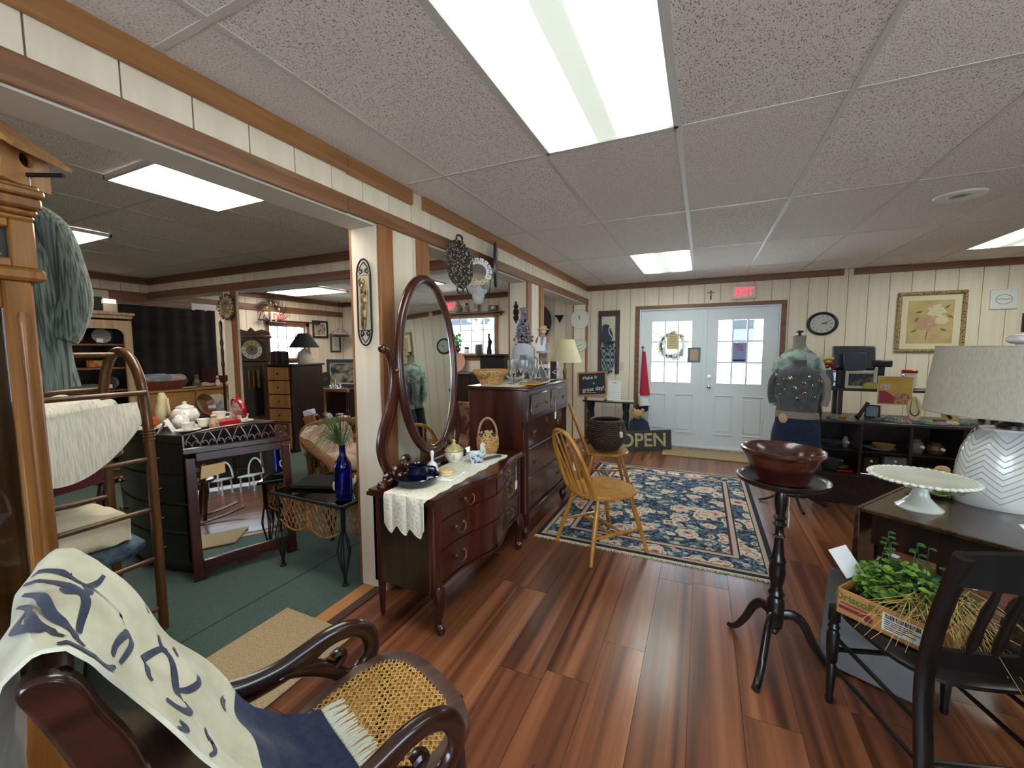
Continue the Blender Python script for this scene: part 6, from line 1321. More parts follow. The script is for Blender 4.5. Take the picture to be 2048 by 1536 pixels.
# far wall of the side room: shelf over the window and its bric-a-brac
t = thing('wall_shelf', 'dark shelf over the far-wall window seen past the mirror', 'shelf', (-3.75, YW, 2.0)); obj('board', MB().b2(-.65, .66, -.13, -.001, .048, .068, .004), m_trimx, t); obj('bracket', MB().b2(-.62, .6, -.03, -.001, .0, .048, .004), m_trimx, t)
ZS = 2.069; m_pew = mat('pewter', '#8f8a80', .4, color2='#a9a397', scale=20)
t = thing('stone_jar', 'round grey jar on the shelf over the window', 'jar', (-3.98, 6.34, ZS)); obj('body', MB().lathe([(0, 0), (.04, 0), (.072, .04), (.075, .08), (.055, .12), (.04, .13), (.045, .14), (0, .14)], n=24), m_pew, t); obj('motif', MB().ring((0, -.07, .07), .03, .006, 18, 6, 'y'), m_white, t)
t = thing('angel_figure', 'small pale angel figure on the shelf over the window', 'figurine', (-3.8, 6.34, ZS)); obj('robe', MB().lathe([(.05, 0), (.03, .07), (.015, .11), (.012, .12)], n=16), m_pew, t); obj('head', MB().sph((0, 0, .145), .022, 12, 8), m_darkw, t)
obj('pale_block', MB().box((0, 0, .07), (.1, .08, .14), .01), m_pew, label='pale block-shaped candle on the shelf over the window', cat='candle', loc=(-3.6, 6.34, ZS))
t = thing('old_radio', 'small grey radio at the right end of the shelf', 'radio', (-3.28, 6.34, ZS)); obj('case', MB().b2(-.08, .08, -.04, .04, 0, .1, .012), mat('radio_grey', '#6e706a', .5), t); obj('dial', MB().cyl((.02, -.04, .06), (.02, -.046, .06), .025, n=18), m_paper, t)
ZI = WIN2[2]+.001
t = thing('ivy_pot', 'leafy green potted plant on the far window sill', 'potted plant', (-4.05, 6.385, ZI)); obj('pot', MB().lathe([(0, 0), (.04, 0), (.055, .1), (.048, .1), (0, .09)], n=20), m_darkw, t); rq = random.Random(31); mb = MB()
for _ in range(70): a = rq.random()*6.28; q = .13*math.sqrt(rq.random()); mb.box((q*math.cos(a), .4*q*math.sin(a)-.03, .14+.22*rq.random()), (.05, .006, .04), .002, (rq.random()*2, rq.random()*2, rq.random()*6))
obj('leaves', mb, mat('sill_leaf', '#3f7a3a', .6, color2='#7fb36a', scale=9), t, kind='stuff')
t = thing('sill_pitcher', 'small white and black pitcher on the far window sill', 'pitcher', (-3.83, 6.385, ZI)); obj('body', MB().lathe([(0, 0), (.04, 0), (.05, .04), (.045, .08), (.035, .1), (.04, .13), (0, .13)], n=22), m_porc, t); obj('collar', MB().lathe([(.039, .095), (.044, .1), (.044, .132), (.036, .132)], n=22, caps=False), m_black, t); obj('handle', MB().tube(cr([(.045, 0, .1), (.075, 0, .09), (.07, 0, .05), (.045, 0, .04)], 4), .005, 6), m_porc, t)
t = thing('stone_crock', 'grey-green stoneware crock on the far window sill', 'crock', (-3.58, 6.385, ZI)); obj('body', MB().lathe([(0, 0), (.06, 0), (.072, .05), (.072, .12), (.06, .17), (0, .17)], n=26), mat('crock_glaze', '#55574e', .5), t); obj('rim', MB().ring((0, 0, .17), .058, .006, 26, 6), mat('crock_glaze', '#55574e'), t)
t = thing('dark_statuette', 'tall dark statuette at the right of the far window sill', 'statuette', (-3.37, 6.37, ZI)); mb = MB(); mb.tube(cr([(0, 0, 0), (.0, 0, .12), (.015, 0, .22), (-.005, 0, .3), (0, 0, .36)], 4), [.05, .045, .045, .04, .035, .03, .03, .035, .04, .03, .02, .018, .018, .015, .02, .02, .012], 10); obj('figure', mb, m_iron, t); obj('base', MB().lathe([(0, 0), (.06, 0), (.055, .02), (0, .02)], n=18), m_iron, t)
obj('curtain_rod', MB().tube([(XL+.08, 4.55, 1.93), (XL+.08, 5.75, 1.93)], .014, 10).sph((XL+.08, 5.76, 1.93), .024, 10, 8), m_darkw, label='dark wooden curtain rod over the left-wall window', cat='curtain rod')
obj('wooden_platter', MB(Matrix.Translation((-4.0, 6.33, 1.19)) @ Matrix.Rotation(1.45, 4, 'X')).lathe([(0, 0), (.15, 0), (.175, .012), (.172, .018), (.14, .006), (0, .006)], n=40), mat('pink_wood', '#b98f72', .5), label='round pale wooden platter standing under the far window', cat='platter')
t = thing('platter_cabinet', 'dark low cabinet under the round wooden platter', 'cabinet', (-3.85, 6.2, 0)); obj('case', MB().b2(-.5, .28, -.2, .19, .02, 1.0, .005), m_darkw, t); obj('top', MB().b2(-.53, .3, -.23, .2, 1.0, 1.02, .004), mat('grey_top', '#5f5a52', .5), t)
t = thing('dark_hutch', 'dark carved cabinet right of the far window', 'cabinet', (-3.16, 6.22, 0)); obj('case', MB().b2(-.22, .23, -.17, .17, 0, 1.3, .006), m_darkw, t); obj('cornice', MB().b2(-.26, .26, -.2, .18, 1.3, 1.34, .008), m_darkw, t); obj('door', MB().b2(-.18, .18, -.18, -.17, .7, 1.26, .004), m_black, t)
# sofa glimpsed behind the dresser
t = thing('floral_sofa', 'rust floral upholstered sofa glimpsed behind the mirror dresser', 'sofa', (-2.55, 3.95, .002), .0); m_sofa = mat('rust_floral', '#8f6a50', .95, color2='#5e3a30', scale=9, lo=.45, hi=.55)
for nm, b in (('seat', (-.5, .45, -.35, .3, .12, .42)), ('back', (-.5, .45, .2, .4, .3, .78)), ('arm', (-.55, -.4, -.36, .36, .1, .62)), ('arm', (.35, .5, -.36, .36, .1, .62))): obj(nm, MB().b2(*b, .05), m_sofa, t)
for x in (-.45, .4):
    for y in (-.3, .3): obj('leg', MB().b2(x-.025, x+.025, y-.025, y+.025, 0, .12), m_darkw, t)
# hanging wood plank on the inner side of the first post
obj('hanging_plank', MB().box((0, 0, 0), (.09, .035, .74), .006), m_trimz, label='weathered wooden plank hung behind the cream post', cat='plank', loc=(-1.915, 1.955, 1.83))
# ------------------------------------------------------------ things hung on the partition
t = thing('caryatid_plaque', 'narrow iron-framed plaque with a bronze draped figure on the cream post', 'plaque', (-1.742, 1.8, 1.685)); m_bronze = mat('bronze_relief', '#5e4a36', .4, metal=.6, color2='#b39a72', scale=30)
obj('panel', MB().b2(-.042, .042, -.012, -.001, -.155, .15, .002), mat('plaque_bone', '#b8a888', .6), t); fg_ = MB()
for (x, z, r) in ((.0, .115, (.013, .012, .018)), (.0, .07, (.02, .014, .035)), (.004, .02, (.022, .014, .04)), (.002, -.05, (.022, .014, .06)), (-.002, -.11, (.018, .012, .045))): fg_.sph((x, -.016, z), r, 12, 8)
fg_.tube([(-.018, -.016, .09), (-.03, -.018, .12), (-.012, -.016, .135)], .006, 6); fg_.tube([(.018, -.016, .085), (.03, -.018, .05), (.02, -.018, .02)], .006, 6); obj('figure', fg_, m_bronze, t)
mb = MB(); out_ = [(-.05, -.155), (-.05, .15)]+[(-.05*math.cos(a)*1, .15+.09*math.sin(a)) for a in [PI*i/14 for i in range(1, 14)]]+[(.05, .15), (.05, -.155)]+[(.05*math.cos(a), -.155-.085*math.sin(a)) for a in [PI*i/14 for i in range(1, 14)]]
mb.tube([(x, -.008, z) for x, z in out_], .005, 6, closed=True)
for z in (-.155, .15): mb.tube([(-.05, -.008, z), (.05, -.008, z)], .004, 6)
for s in (1, -1):
    for q in (-1, 1): mb.tube(cr([(0, -.008, s*.225), (q*.03, -.008, s*.19), (q*.012, -.008, s*.17), (q*.03, -.008, s*.16)], 4), .0028, 5); mb.ring((q*.022, -.008, s*.175), .012, .0026, 14, 5, 'y')
obj('ironwork', mb, m_iron, t)
def ornament(label, loc):
    t = thing('iron_ornament', label, 'ornament', loc, 0, 'black iron ornaments'); pr = [(0, .115), (.012, .1), (.008, .085), (.022, .07), (.026, .05), (.014, .035), (.028, .02), (.03, -.01), (.018, -.03), (.03, -.05), (.024, -.075), (.012, -.09), (0, -.115)]
    obj('finial', MB().prism(pr+[(-x, z) for x, z in pr[-2:0:-1]], .012, lambda u, v, w: (u, w-.007, v)), m_iron, t)
    obj('boss', MB().sph((0, -.016, 0), .012, 10, 7), m_iron, t); return t
ornament('upper black iron ornament on the middle cream post', (-1.762, 3.932, 1.80)); ornament('lower black iron ornament on the middle cream post', (-1.762, 3.932, 1.36))
t = thing('floral_tray', 'oval dark painted tray with blossoms hung on the beam', 'tray', (PX1+.045, 2.56, 2.02), -.25); m_trayf = mat('blossom_tray', '#b79c86', .6, color2='#23221f', scale=60, kind='voronoi', lo=.25, hi=.42)
mb = MB(Matrix.Rotation(PI/2, 4, 'Y') @ Matrix.Rotation(.15, 4, 'Z')); mb.lathe([(0, .0), (.1, .004), (.135, .03), (.13, .035), (.095, .012), (0, .008)], n=40, rx=1.25); obj('tray', mb, m_trayf, t)
for s in (-1, 1): obj('handle', MB().tube(cr([(.03, -.03, s*.155), (.03, -.02, s*.195), (.03, .02, s*.195), (.03, .03, s*.155)], 4), .008, 7), m_trayf, t)
t = thing('welcome_plaque', 'hanging welcome plaque with letter tiles, daisies and an angel bust', 'welcome sign', (PX1+.06, 2.84, 1.94), .55); m_board = glass('clear_board', '#c9cdc8', .15)
WL = 'WELCOME'
for k, ch_ in enumerate(WL):
    a = math.radians(120-k*24); x, z = .085*math.cos(a), .095+.085*math.sin(a)-.02
    tl_ = obj('letter_tile', MB(Matrix.Translation((x, 0, z)) @ Matrix.Rotation(PI/2-a, 4, 'Y')).box((0, 0, .0), (.032, .006, .045), .001), m_paper, t); textobj('letter', ch_, .03, m_ink, tl_, (x, -.004, z), rot=(PI/2, PI/2-a, 0), depth=.0005)
for k in range(5):
    x = -.06+.03*k; f = obj('daisy', MB().lathe([(0, 0), (.006, 0)], n=4) if False else MB(), m_petal, t) if False else None
    mb = MB(); z = .0+.012*math.sin(k*2)
    for q in range(8): a = q*PI/4; mb.sph((x+.012*math.cos(a), -.008, z+.012*math.sin(a)), (.007, .003, .007), 6, 4)
    d_ = obj('daisy', mb, mat('daisy_cream', '#cdbd92', .8), t); obj('daisy_eye', MB().sph((x, -.011, z), .006, 8, 5), m_oak, d_)
mb = MB(); mb.sph((0, -.004, -.1), (.05, .014, .075), 16, 10); mb.sph((-.05, 0, -.06), (.02, .01, .035), 10, 7); mb.sph((.05, 0, -.06), (.02, .01, .035), 10, 7); obj('angel', mb, mat('angel_grey', '#a7a5a4', .7, color2='#8a8a90', scale=20), t)
obj('hoop', MB().ring((0, .002, 0), .095, .004, 40, 6, 'y', 1, 1.6), m_iron, t); obj('leaves', MB().box((.03, -.008, -.045), (.02, .004, .04), .002, (0, .5, 0)).box((.05, -.008, -.04), (.02, .004, .04), .002, (0, -.4, 0)), mat('teal_leaf', '#56776e', .7), t)
obj('hook', MB().tube([(-.04, .02, .2), (-.03, 0, .17), (0, 0, .15)], .003, 5), m_iron, t)
t = thing('oval_shield', 'dark oval wooden plaque seen edge-on, hung on the beam', 'plaque', (PX1+.03, 3.22, 2.125), 0); mb = MB(Matrix.Rotation(-1.2, 4, 'Z')); mb.prism([(.09*math.cos(a), .19*math.sin(a)) for a in [2*PI*i/40 for i in range(40)]], .02, lambda u, v, w: (u+.09, w, v)); obj('board', mb, m_ebony, t); mb = MB(Matrix.Rotation(-1.2, 4, 'Z')); mb.box((.09, -.014, -.02), (.03, .004, .04)); obj('tag', mb, m_paper, t)
t = thing('black_disc', 'large round black tray hung in the third opening', 'tray', (-2.56, YW-.03, 1.86)); mb = MB(Matrix.Rotation(PI/2, 4, 'X')); mb.lathe([(0, 0), (.25, 0), (.33, .012), (.33, .02), (.25, .01), (0, .008)], n=64); obj('disc', mb, mat('slate_black', '#22282a', .6), t); obj('nail', MB().cyl((0, .028, .2), (0, -.02, .2), .004), m_steel, t)
t = thing('corner_sconce', 'small dark wooden wall shelf beside the black tray', 'shelf', (-2.1, YW-.001, 1.93)); obj('ledge', MB().prism([(-.07, .03), (.07, .03), (.05, .0), (-.05, 0)], .08, lambda u, v, w: (u, -.04+w, v)), m_darkw, t); obj('bracket', MB().prism([(-.05, 0), (.05, 0), (.0, -.09)], .02, lambda u, v, w: (u, -.012+w, v)), m_darkw, t)
def wallclock(name, label, loc, r, mrim, mface, ah, am, rw=.014, rx=1, tick=m_black):
    t = thing(name, label, 'clock', loc); mb = MB(Matrix.Rotation(PI/2, 4, 'X')); mb.lathe([(0, 0), (r-rw, 0), (r-rw, .012), (0, .012)], n=40, rx=rx); obj('face', mb, mface, t)
    mb = MB(Matrix.Rotation(PI/2, 4, 'X')); mb.lathe([(r-rw, 0), (r, 0), (r, .014), (r-rw*.5, .022), (r-rw, .014)], n=48, rx=rx, caps=False); obj('rim', mb, mrim, t)
    mk = marks(t, (0, -.0135, 0), r-rw-.022, .018, m=tick, w=.005); mk.scale = (rx, 1, 1); hands(t, (0, -.016, 0), r*.42, r*.62, ah, am, w=.006); return t
wallclock('white_clock', 'larger white wall clock above the smaller one on the narrow post', (-1.735, 6.29, 1.88), .15, m_white, mat('clock_pale', '#d8d6cf', .6), 350, 335, .008, 1, mat('faint_tick', '#b9b7b0', .7))
wallclock('small_clock', 'smaller white wall clock below the larger one on the narrow post', (-1.731, 6.29, 1.482), .105, mat('cream_rim', '#d8d2bd', .4), mat('clock_white', '#e4e2da', .5), 60, 245, .018)
wallclock('oval_clock', 'dark rimmed oval wall clock right of the double doors', (1.36, YW-.001, 1.727), .148, mat('clock_dark_rim', '#2c2a35', .35), mat('clock_grey', '#b9b7b2', .5), 92, 62, .034, 1.12)
t = thing('turned_stool', 'red-brown turned wooden stool behind the quilt rack', 'stool', (-4.02, 1.5, .002)); obj('seat', MB().lathe([(0, .44), (.12, .44), (.14, .455), (.14, .48), (.12, .49), (0, .485)], n=28), m_mahogr, t)
for k in range(4): a = k*PI/2+.5; obj('leg', MB().tube([(.08*math.cos(a), .08*math.sin(a), .45), (.1*math.cos(a), .1*math.sin(a), .3), (.12*math.cos(a), .12*math.sin(a), .15), (.14*math.cos(a), .14*math.sin(a), 0)], [.014, .022, .016, .012], 10), m_mahogr, t)
obj('carved_staff', MB().lathe([(.012, 0), (.016, .5), (.013, 1.2), (.02, 1.25), (.013, 1.3), (.018, 1.4), (.012, 1.45), (.02, 1.5), (.012, 1.56), (.02, 1.75), (0, 1.78)], n=12), m_darkw, label='dark turned wooden staff standing against the header post', cat='staff', loc=(-5.3, 3.09, .003))
# ------------------------------------------------------------ on the mirror dresser
ZD = .7025
def dloc(y, x): return (x, y, ZD)
rn = MB(); xl, xr_ = -1.43, -1.175
def runner(u, v):
    # u across x, v along y; the near end hangs over the side of the dresser
    s = -.19+1.25*v; x = xl+(xr_-xl)*u; sc = .012*abs(math.sin(8*PI*v))*(1 if u > .9 else 0)
    if s < 0: dr_ = -s; return (x+.01*math.sin(18*u), 1.562-.006*math.sin(20*u)-.004, ZD-dr_*(.8+.25*abs(math.sin(3*PI*u)))+.003)
    return (x+sc, 1.562+s*.86, ZD+.003)
obj('lace_runner', MB().slab(runner, 30, 60, .003), m_lace, label='white crocheted lace runner draped over the mirror dresser', cat='table runner')
ZD = .7085
m_cobalt = mat('midnight_glaze', '#0b1030', .1, coat=.6)
obj('blue_basin', MB().lathe([(0, 0), (.095, 0), (.105, .006), (.118, .03), (.123, .042), (.119, .046), (.11, .035), (.098, .01), (0, .008)], n=48), m_cobalt, label='shallow dark blue glazed dish on the lace runner', cat='dish', loc=(-1.37, 1.745, ZD))
t = thing('blue_cup', 'dark blue glazed cup sitting in the blue dish', 'cup', (-1.375, 1.765, ZD+.0085)); obj('cup', MB().lathe([(0, 0), (.045, 0), (.052, .02), (.053, .05), (.047, .07), (.051, .086), (.047, .086), (.043, .07), (.047, .04), (.04, .008), (0, .006)], n=36), m_cobalt, t); obj('handle', MB().tube(cr([(.045, .02, .075), (.085, .035, .07), (.08, .035, .03), (.048, .02, .025)], 5), .006, 8), m_cobalt, t)
t = thing('hand_bell', 'white porcelain hand bell with a painted bird', 'bell', (-1.4, 1.93, ZD)); obj('bell', MB().lathe([(.04, 0), (.038, .004), (.031, .035), (.024, .058), (.01, .068), (.007, .08), (.009, .1), (.012, .115), (.008, .128), (0, .132)], n=28), m_porc, t); obj('bird', MB().sph((.03, -.012, .03), (.004, .007, .014), 8, 6), mat('bird_rust', '#7a3a28', .5), t)
obj('white_tile', MB().box((0, 0, .006), (.15, .17, .012), .003), m_porc, label='flat white ceramic tile on the lace runner', cat='tile', loc=(-1.285, 1.905, ZD), rot=.12)
t = thing('soap_box', 'round yellow alabaster trinket box on the white tile', 'trinket box', (-1.285, 1.905, ZD+.0125)); m_alab = mat('yellow_alabaster', '#cfae72', .35, color2='#dfc596', scale=18); obj('base', MB().lathe([(0, 0), (.042, 0), (.045, .006), (.043, .014), (0, .014)], n=32), m_alab, t); obj('lid', MB().lathe([(.044, .015), (.046, .018), (.042, .028), (.03, .033), (0, .034)], n=32), m_alab, t)
m_olive = mat('olive_china', '#a99a5c', .2, color2='#cbbd8c', scale=20, coat=.4)
t = thing('ginger_jar', 'lidded olive and floral china jar in front of the mirror', 'jar', (-1.425, 2.2, ZD)); obj('bowl', MB().lathe([(0, 0), (.042, 0), (.045, .008), (.058, .03), (.06, .055), (.054, .066), (0, .066)], n=36), m_flor, t); obj('lid', MB().lathe([(.06, .066), (.063, .072), (.05, .09), (.03, .104), (.014, .11), (.009, .118), (.014, .128), (.007, .14), (0, .142)], n=36), m_olive, t)
for s in (-1, 1): obj('handle', MB().tube(cr([(s*.03, s*-.045, .052), (s*.045, s*-.07, .05), (s*.042, s*-.066, .028), (s*.028, s*-.044, .03)], 4), .005, 7), m_olive, t)
m_bw = mat('blue_white_china', '#dfe6ea', .12, color2='#3f66a8', scale=38, lo=.52, hi=.6, coat=.5)
t = thing('china_bowl', 'small blue and white china bowl on the lace runner', 'bowl', (-1.27, 2.215, ZD)); obj('bowl', MB().lathe([(0, 0), (.034, 0), (.037, .01), (.046, .035), (.062, .058), (.067, .062), (.062, .064), (.044, .04), (.033, .014), (0, .012)], n=40), m_bw, t); obj('foot', MB().lathe([(.03, -.001), (.036, -.001), (.035, .006), (.029, .006)], n=28, caps=False), m_porc, t)
obj('comb', MB().box((0, 0, .004), (.04, .14, .008), .002), mat('slate_comb', '#3a4a55', .4), label='dark slate comb lying by the china bowl', cat='comb', loc=(-1.235, 2.36, ZD), rot=-.4)
t = thing('flower_basket', 'small wicker basket with hoop handle full of dried blossoms', 'basket', (-1.335, 2.49, ZD), .3); mb = MB()
for k in range(10):
    z = .005+.0105*k; r = .058+.014*math.sin(PI*min(1, k/6)*.6); n = 30; mb.tube([(r*(1+.035*(1 if (i+k) % 2 else -1))*math.cos(2*PI*i/n), r*(1+.035*(1 if (i+k) % 2 else -1))*math.sin(2*PI*i/n), z) for i in range(n)], .006, 5, closed=True)
obj('weave', mb, m_wicker, t); obj('lining', MB().lathe([(0, .002), (.056, .002), (.066, .05), (.062, .1), (0, .09)], n=24), m_darkw, t); obj('rim', MB().ring((0, 0, .108), .067, .007, 30, 6), m_wicker, t)
obj('handle', MB().tube([(.066*math.cos(a), 0, .108+.13*math.sin(a)) for a in [PI*i/18 for i in range(19)]], .008, 8), mat('handle_cane', '#9a7048', .6, color2='#b88f62', scale=60), t)
rq = random.Random(8); mb = MB(); mb2 = MB()
for _ in range(90):
    a = rq.random()*6.28; q = .06*math.sqrt(rq.random()); (mb if rq.random() < .7 else mb2).box((q*math.cos(a), q*math.sin(a), .112+.05*rq.random()*(1-q/.09)), (.022, .016, .008), .003, (rq.random()*3, rq.random()*3, rq.random()*6))
obj('blossoms', mb, mat('dried_cream', '#c9b27c', .85), t, kind='stuff'); obj('dark_blossoms', mb2, mat('dried_brown', '#4f3428', .85), t, kind='stuff'); tagcard(t, (-.02, -.075, .1), .07, .035, .02, 'y')
# ------------------------------------------------------------ on the tall chest
ZC = 1.1425
obj('chest_runner', MB().slab(lambda u, v: (-1.52+.3*u+.01*abs(math.sin(9*PI*v)), 2.73+.94*v, ZC+.002), 12, 40, .002), m_lace, label='narrow lace runner on the tall chest', cat='table runner'); ZC += .0035
t = thing('oval_basket', 'shallow oval wicker bread basket at the near end of the tall chest', 'basket', (-1.50, 2.86, ZC), .2); mb = MB()
for k in range(9):
    z = .006+.0115*k; r = .075+.006*k+(.012 if k > 6 else 0); n = 40; mb.tube([(r*(1+.03*(1 if (i+k) % 2 else -1))*math.cos(2*PI*i/n), 1.25*r*(1+.03*(1 if (i+k) % 2 else -1))*math.sin(2*PI*i/n), z+.006*math.sin(8*PI*i/n)) for i in range(n)], .0075, 5, closed=True)
obj('weave', mb, m_wicker, t); obj('bottom', MB().lathe([(0, .004), (.075, .004), (.078, .012), (0, .012)], n=30, ry=1.25), m_wicker, t); obj('rim', MB().ring((0, 0, .108), .135, .009, 40, 6, 'z', 1, 1.25), m_wicker, t)
m_crys = mat('crystal', '#f4f8f8', .02, trans=.95, ior=1.3, spec=.6)
def goblet(label, x, y, s=1):
    t = thing('wine_glass', label, 'wine glass', (x, y, ZC), 0, 'stemmed glasses on the tall chest'); obj('foot', MB().lathe([(0, 0), (.034*s, 0), (.034*s, .003), (.006*s, .008*s), (.0045*s, .05*s), (.006*s, .085*s), (0, .085*s)], n=26), m_crys, t)
    obj('bowl', MB().lathe([(0, .085*s), (.02*s, .09*s), (.034*s, .115*s), (.037*s, .15*s), (.036*s, .19*s), (.034*s, .19*s), (.034*s, .15*s), (.031*s, .118*s), (.015*s, .095*s), (0, .092*s)], n=28), m_crys, t); return t
for k, (x, y, s) in enumerate(((-1.36, 2.95, 1), (-1.28, 2.98, 1), (-1.31, 3.06, 1), (-1.39, 3.08, 1.02), (-1.26, 3.2, .8), (-1.33, 3.26, .8))):
    goblet(['tall wine glass nearest the bread basket', 'tall wine glass at the front corner of the group', 'tall wine glass in the middle of the group', 'tall wine glass at the back of the group', 'short goblet right of the tall wine glasses', 'short goblet beside the crystal decanter'][k], x, y, s)
t = thing('decanter', 'cut crystal decanter at the far end of the glasses', 'decanter', (-1.31, 3.42, ZC)); obj('body', MB().lathe([(0, 0), (.075, 0), (.085, .02), (.07, .07), (.035, .11), (.025, .13), (.022, .18), (.045, .21), (.04, .21), (.018, .18), (.02, .13), (.06, .07), (.075, .02), (0, .008)], n=28), m_crys, t); obj('handle', MB().tube(cr([(.03, 0, .19), (.08, 0, .17), (.085, 0, .1), (.06, 0, .08)], 5), .006, 8), m_crys, t)
obj('bread_board', MB().b2(-.07, .07, -.16, .16, 0, .012, .003), m_oak, label='light wooden board under the short goblets', cat='board', loc=(-1.2, 3.04, ZC))
obj('glass_dish', MB().lathe([(0, 0), (.04, 0), (.075, .03), (.09, .05), (.085, .05), (.07, .032), (.038, .008), (0, .006)], n=32), m_crys, label='low cut glass dish behind the goblets', cat='dish', loc=(-1.45, 3.22, ZC))
t = thing('mahogany_casket', 'upright mahogany mantel box behind the decanter', 'box', (-1.52, 3.56, ZC), .3); obj('case', MB().prism([(-.1, 0), (.1, 0), (.1, .26)]+[(.1*math.cos(a), .26+.07*math.sin(a)) for a in [PI*i/10 for i in range(11)]]+[(-.1, .26)], .12, lambda u, v, w: (u, w, v)), m_mahogr, t); obj('photo', MB().b2(-.03, .03, -.065, -.06, .14, .22), mat('faded_photo', '#6a6a72', .5), t)
t = thing('lavender_tree', 'dried lavender cone tree with a bird on top of the mahogany box', 'dried flowers', (-1.52, 3.56, ZC+.331)); rq = random.Random(15); mb = MB()
for _ in range(240):
    h = rq.random(); a = rq.random()*6.28; r = (.085*(1-h)+.012)*(.6+.4*rq.random()); mb.box((r*math.cos(a), r*math.sin(a), .02+.26*h), (.026, .014, .02), .004, (rq.random()*3, rq.random()*3, rq.random()*3))
obj('sprays', mb, mat('lavender_dry', '#6e6876', .9, color2='#9a929c', scale=30), t, kind='stuff'); obj('bird', MB().sph((0, 0, .31), (.045, .02, .02), 10, 7).sph((.04, 0, .33), .014, 8, 6), mat('nest_grey', '#8d867c', .9), t); obj('core', MB().lathe([(0, 0), (.06, 0), (.02, .28), (0, .3)], n=14), m_darkw, t)
t = thing('tea_canister', 'brown lidded canister under the cloth doll', 'canister', (-1.34, 3.6, ZC)); obj('plinth', MB().b2(-.05, .05, -.05, .05, 0, .13, .003), m_mahogr, t); obj('tin', MB().lathe([(0, .13), (.042, .13), (.042, .22), (.035, .235), (0, .235)], n=24), mat('canister_brown', '#5e4436', .4, color2='#8d7660', scale=30), t); obj('lace_band', MB().b2(-.053, .053, -.053, .053, .1, .135, .004), m_lace, t)
t = thing('cloth_doll', 'straw-hatted cloth doll in a white apron on the canister', 'doll', (-1.34, 3.6, ZC+.236)); obj('dress', MB().lathe([(0, 0), (.065, 0), (.05, .08), (.028, .15), (.02, .17), (0, .175)], n=22), mat('lilac_dress', '#8c7f8e', .95, color2='#b7aeb4', scale=20), t); obj('apron', MB().slab(lambda u, v: (-.04+.08*u, -.067+.045*v, .02+.13*v), 6, 8, .004), mat('white_linen', '#dfe3e8', .95), t); obj('head', MB().sph((0, -.005, .205), .03, 14, 10), mat('doll_skin', '#d9b99a', .8), t); obj('hat', MB().lathe([(.055, .215), (.052, .222), (.034, .226), (.03, .25), (0, .256)], n=24), mat('straw_hat', '#c9b27e', .85), t)
for s in (-1, 1): obj('arm', MB().tube([(s*.022, 0, .16), (s*.05, -.02, .14), (s*.06, -.03, .1)], .009, 7), mat('doll_sleeve', '#b0605a', .9), t)
obj('lace_box', MB().b2(-.03, .03, -.03, .03, 0, .16, .004), m_mahog, label='small dark lidded box beside the canister on the tall chest', cat='box', loc=(-1.24, 3.63, ZC))
t = thing('silk_sprig', 'small white silk flower sprig at the far end of the tall chest', 'flowers', (-1.2, 3.56, ZC)); mb = MB()
for k in range(8): mb.sph((.02*math.cos(k), .03*math.sin(k*1.7), .03+.012*k), (.014, .012, .006), 7, 4)
obj('blooms', mb, m_petal, t); obj('stem', MB().tube([(0, 0, 0), (.01, 0, .12)], .002, 5), m_ivyd, t)
# white table lamp beyond the tall chest
t = thing('white_shade_lamp', 'table lamp with a cream pyramid shade beyond the tall chest', 'lamp', (-1.49, 4.75, .002)); obj('stand', MB().lathe([(.12, 0), (.12, .02), (.03, .04), (.02, .3), (.02, 1.1), (.03, 1.15), (.015, 1.2), (.012, 1.3), (0, 1.3)], n=24), m_brass, t)
obj('shade', MB().lathe([(.2, 1.26), (.105, 1.53), (.1, 1.53), (.195, 1.26)], n=4 if False else 32, caps=False), mat('cream_shade', '#d9cfa8', .9), t)
# ------------------------------------------------------------ corner left of the doors
t = thing('geese_window', 'weathered window frame with carved geese silhouettes hung left of the doors', 'wall decor', (-1.31, YW-.001, 1.52)); m_barn = wood('barn_brown', '#3f3434', '#574a48', .8, axis='z', coat=0)
for nm, b in (('stile', (-.16, -.115, -.03, 0, -.48, .48)), ('stile', (.1, .16, -.03, 0, -.48, .48)), ('top_rail', (-.16, .16, -.036, 0, .4, .48)), ('mid_rail', (-.115, .1, -.025, 0, -.1, -.07)), ('shelf', (-.115, .1, -.05, 0, .0, .02))): obj(nm, MB().b2(*b, .003), m_barn, t)
obj('back_panel', MB().b2(-.115, .1, -.006, -.002, -.07, .4), mat('cream_back', '#cfc8b2', .8), t)
g = [(-.11, .02), (-.1, .25), (-.06, .28), (.0, .26), (.05, .15), (.07, .06), (.02, .02)]; obj('blue_goose', MB().prism(g, .012, lambda u, v, w: (u, -.018+w, v)), mat('teal_paint', '#2f4653', .8), t)
obj('white_goose', MB().tube(cr([(.06, -.02, .33), (.03, -.02, .27), (.0, -.02, .2), (.01, -.02, .13), (.05, -.02, .08), (.06, -.02, .03)], 4), [(.016, .008)]*21, 8), m_white, t); obj('low_goose', MB().prism([(-.08, -.06), (-.09, -.01), (.0, .0), (.08, .0), (.06, -.05), (.0, -.07)], .012, lambda u, v, w: (u, -.02+w, v)), mat('teal_paint', '#2f4653'), t)
obj('plaid_scarf', MB().slab(lambda u, v: (-1.44+.2*u+.03*math.sin(3*v)-.02*v*(u-.5), YW-.03-.012*math.sin(12*u+3*v)-.02*v, 1.45-.42*v-.03*math.sin(5*u)), 26, 22, .006), mat('blue_plaid', '#2c3a44', .95, color2='#8a9498', scale=(22, 22, 22), kind='check'), label='blue-grey plaid scarf hanging from the weathered window frame', cat='scarf')
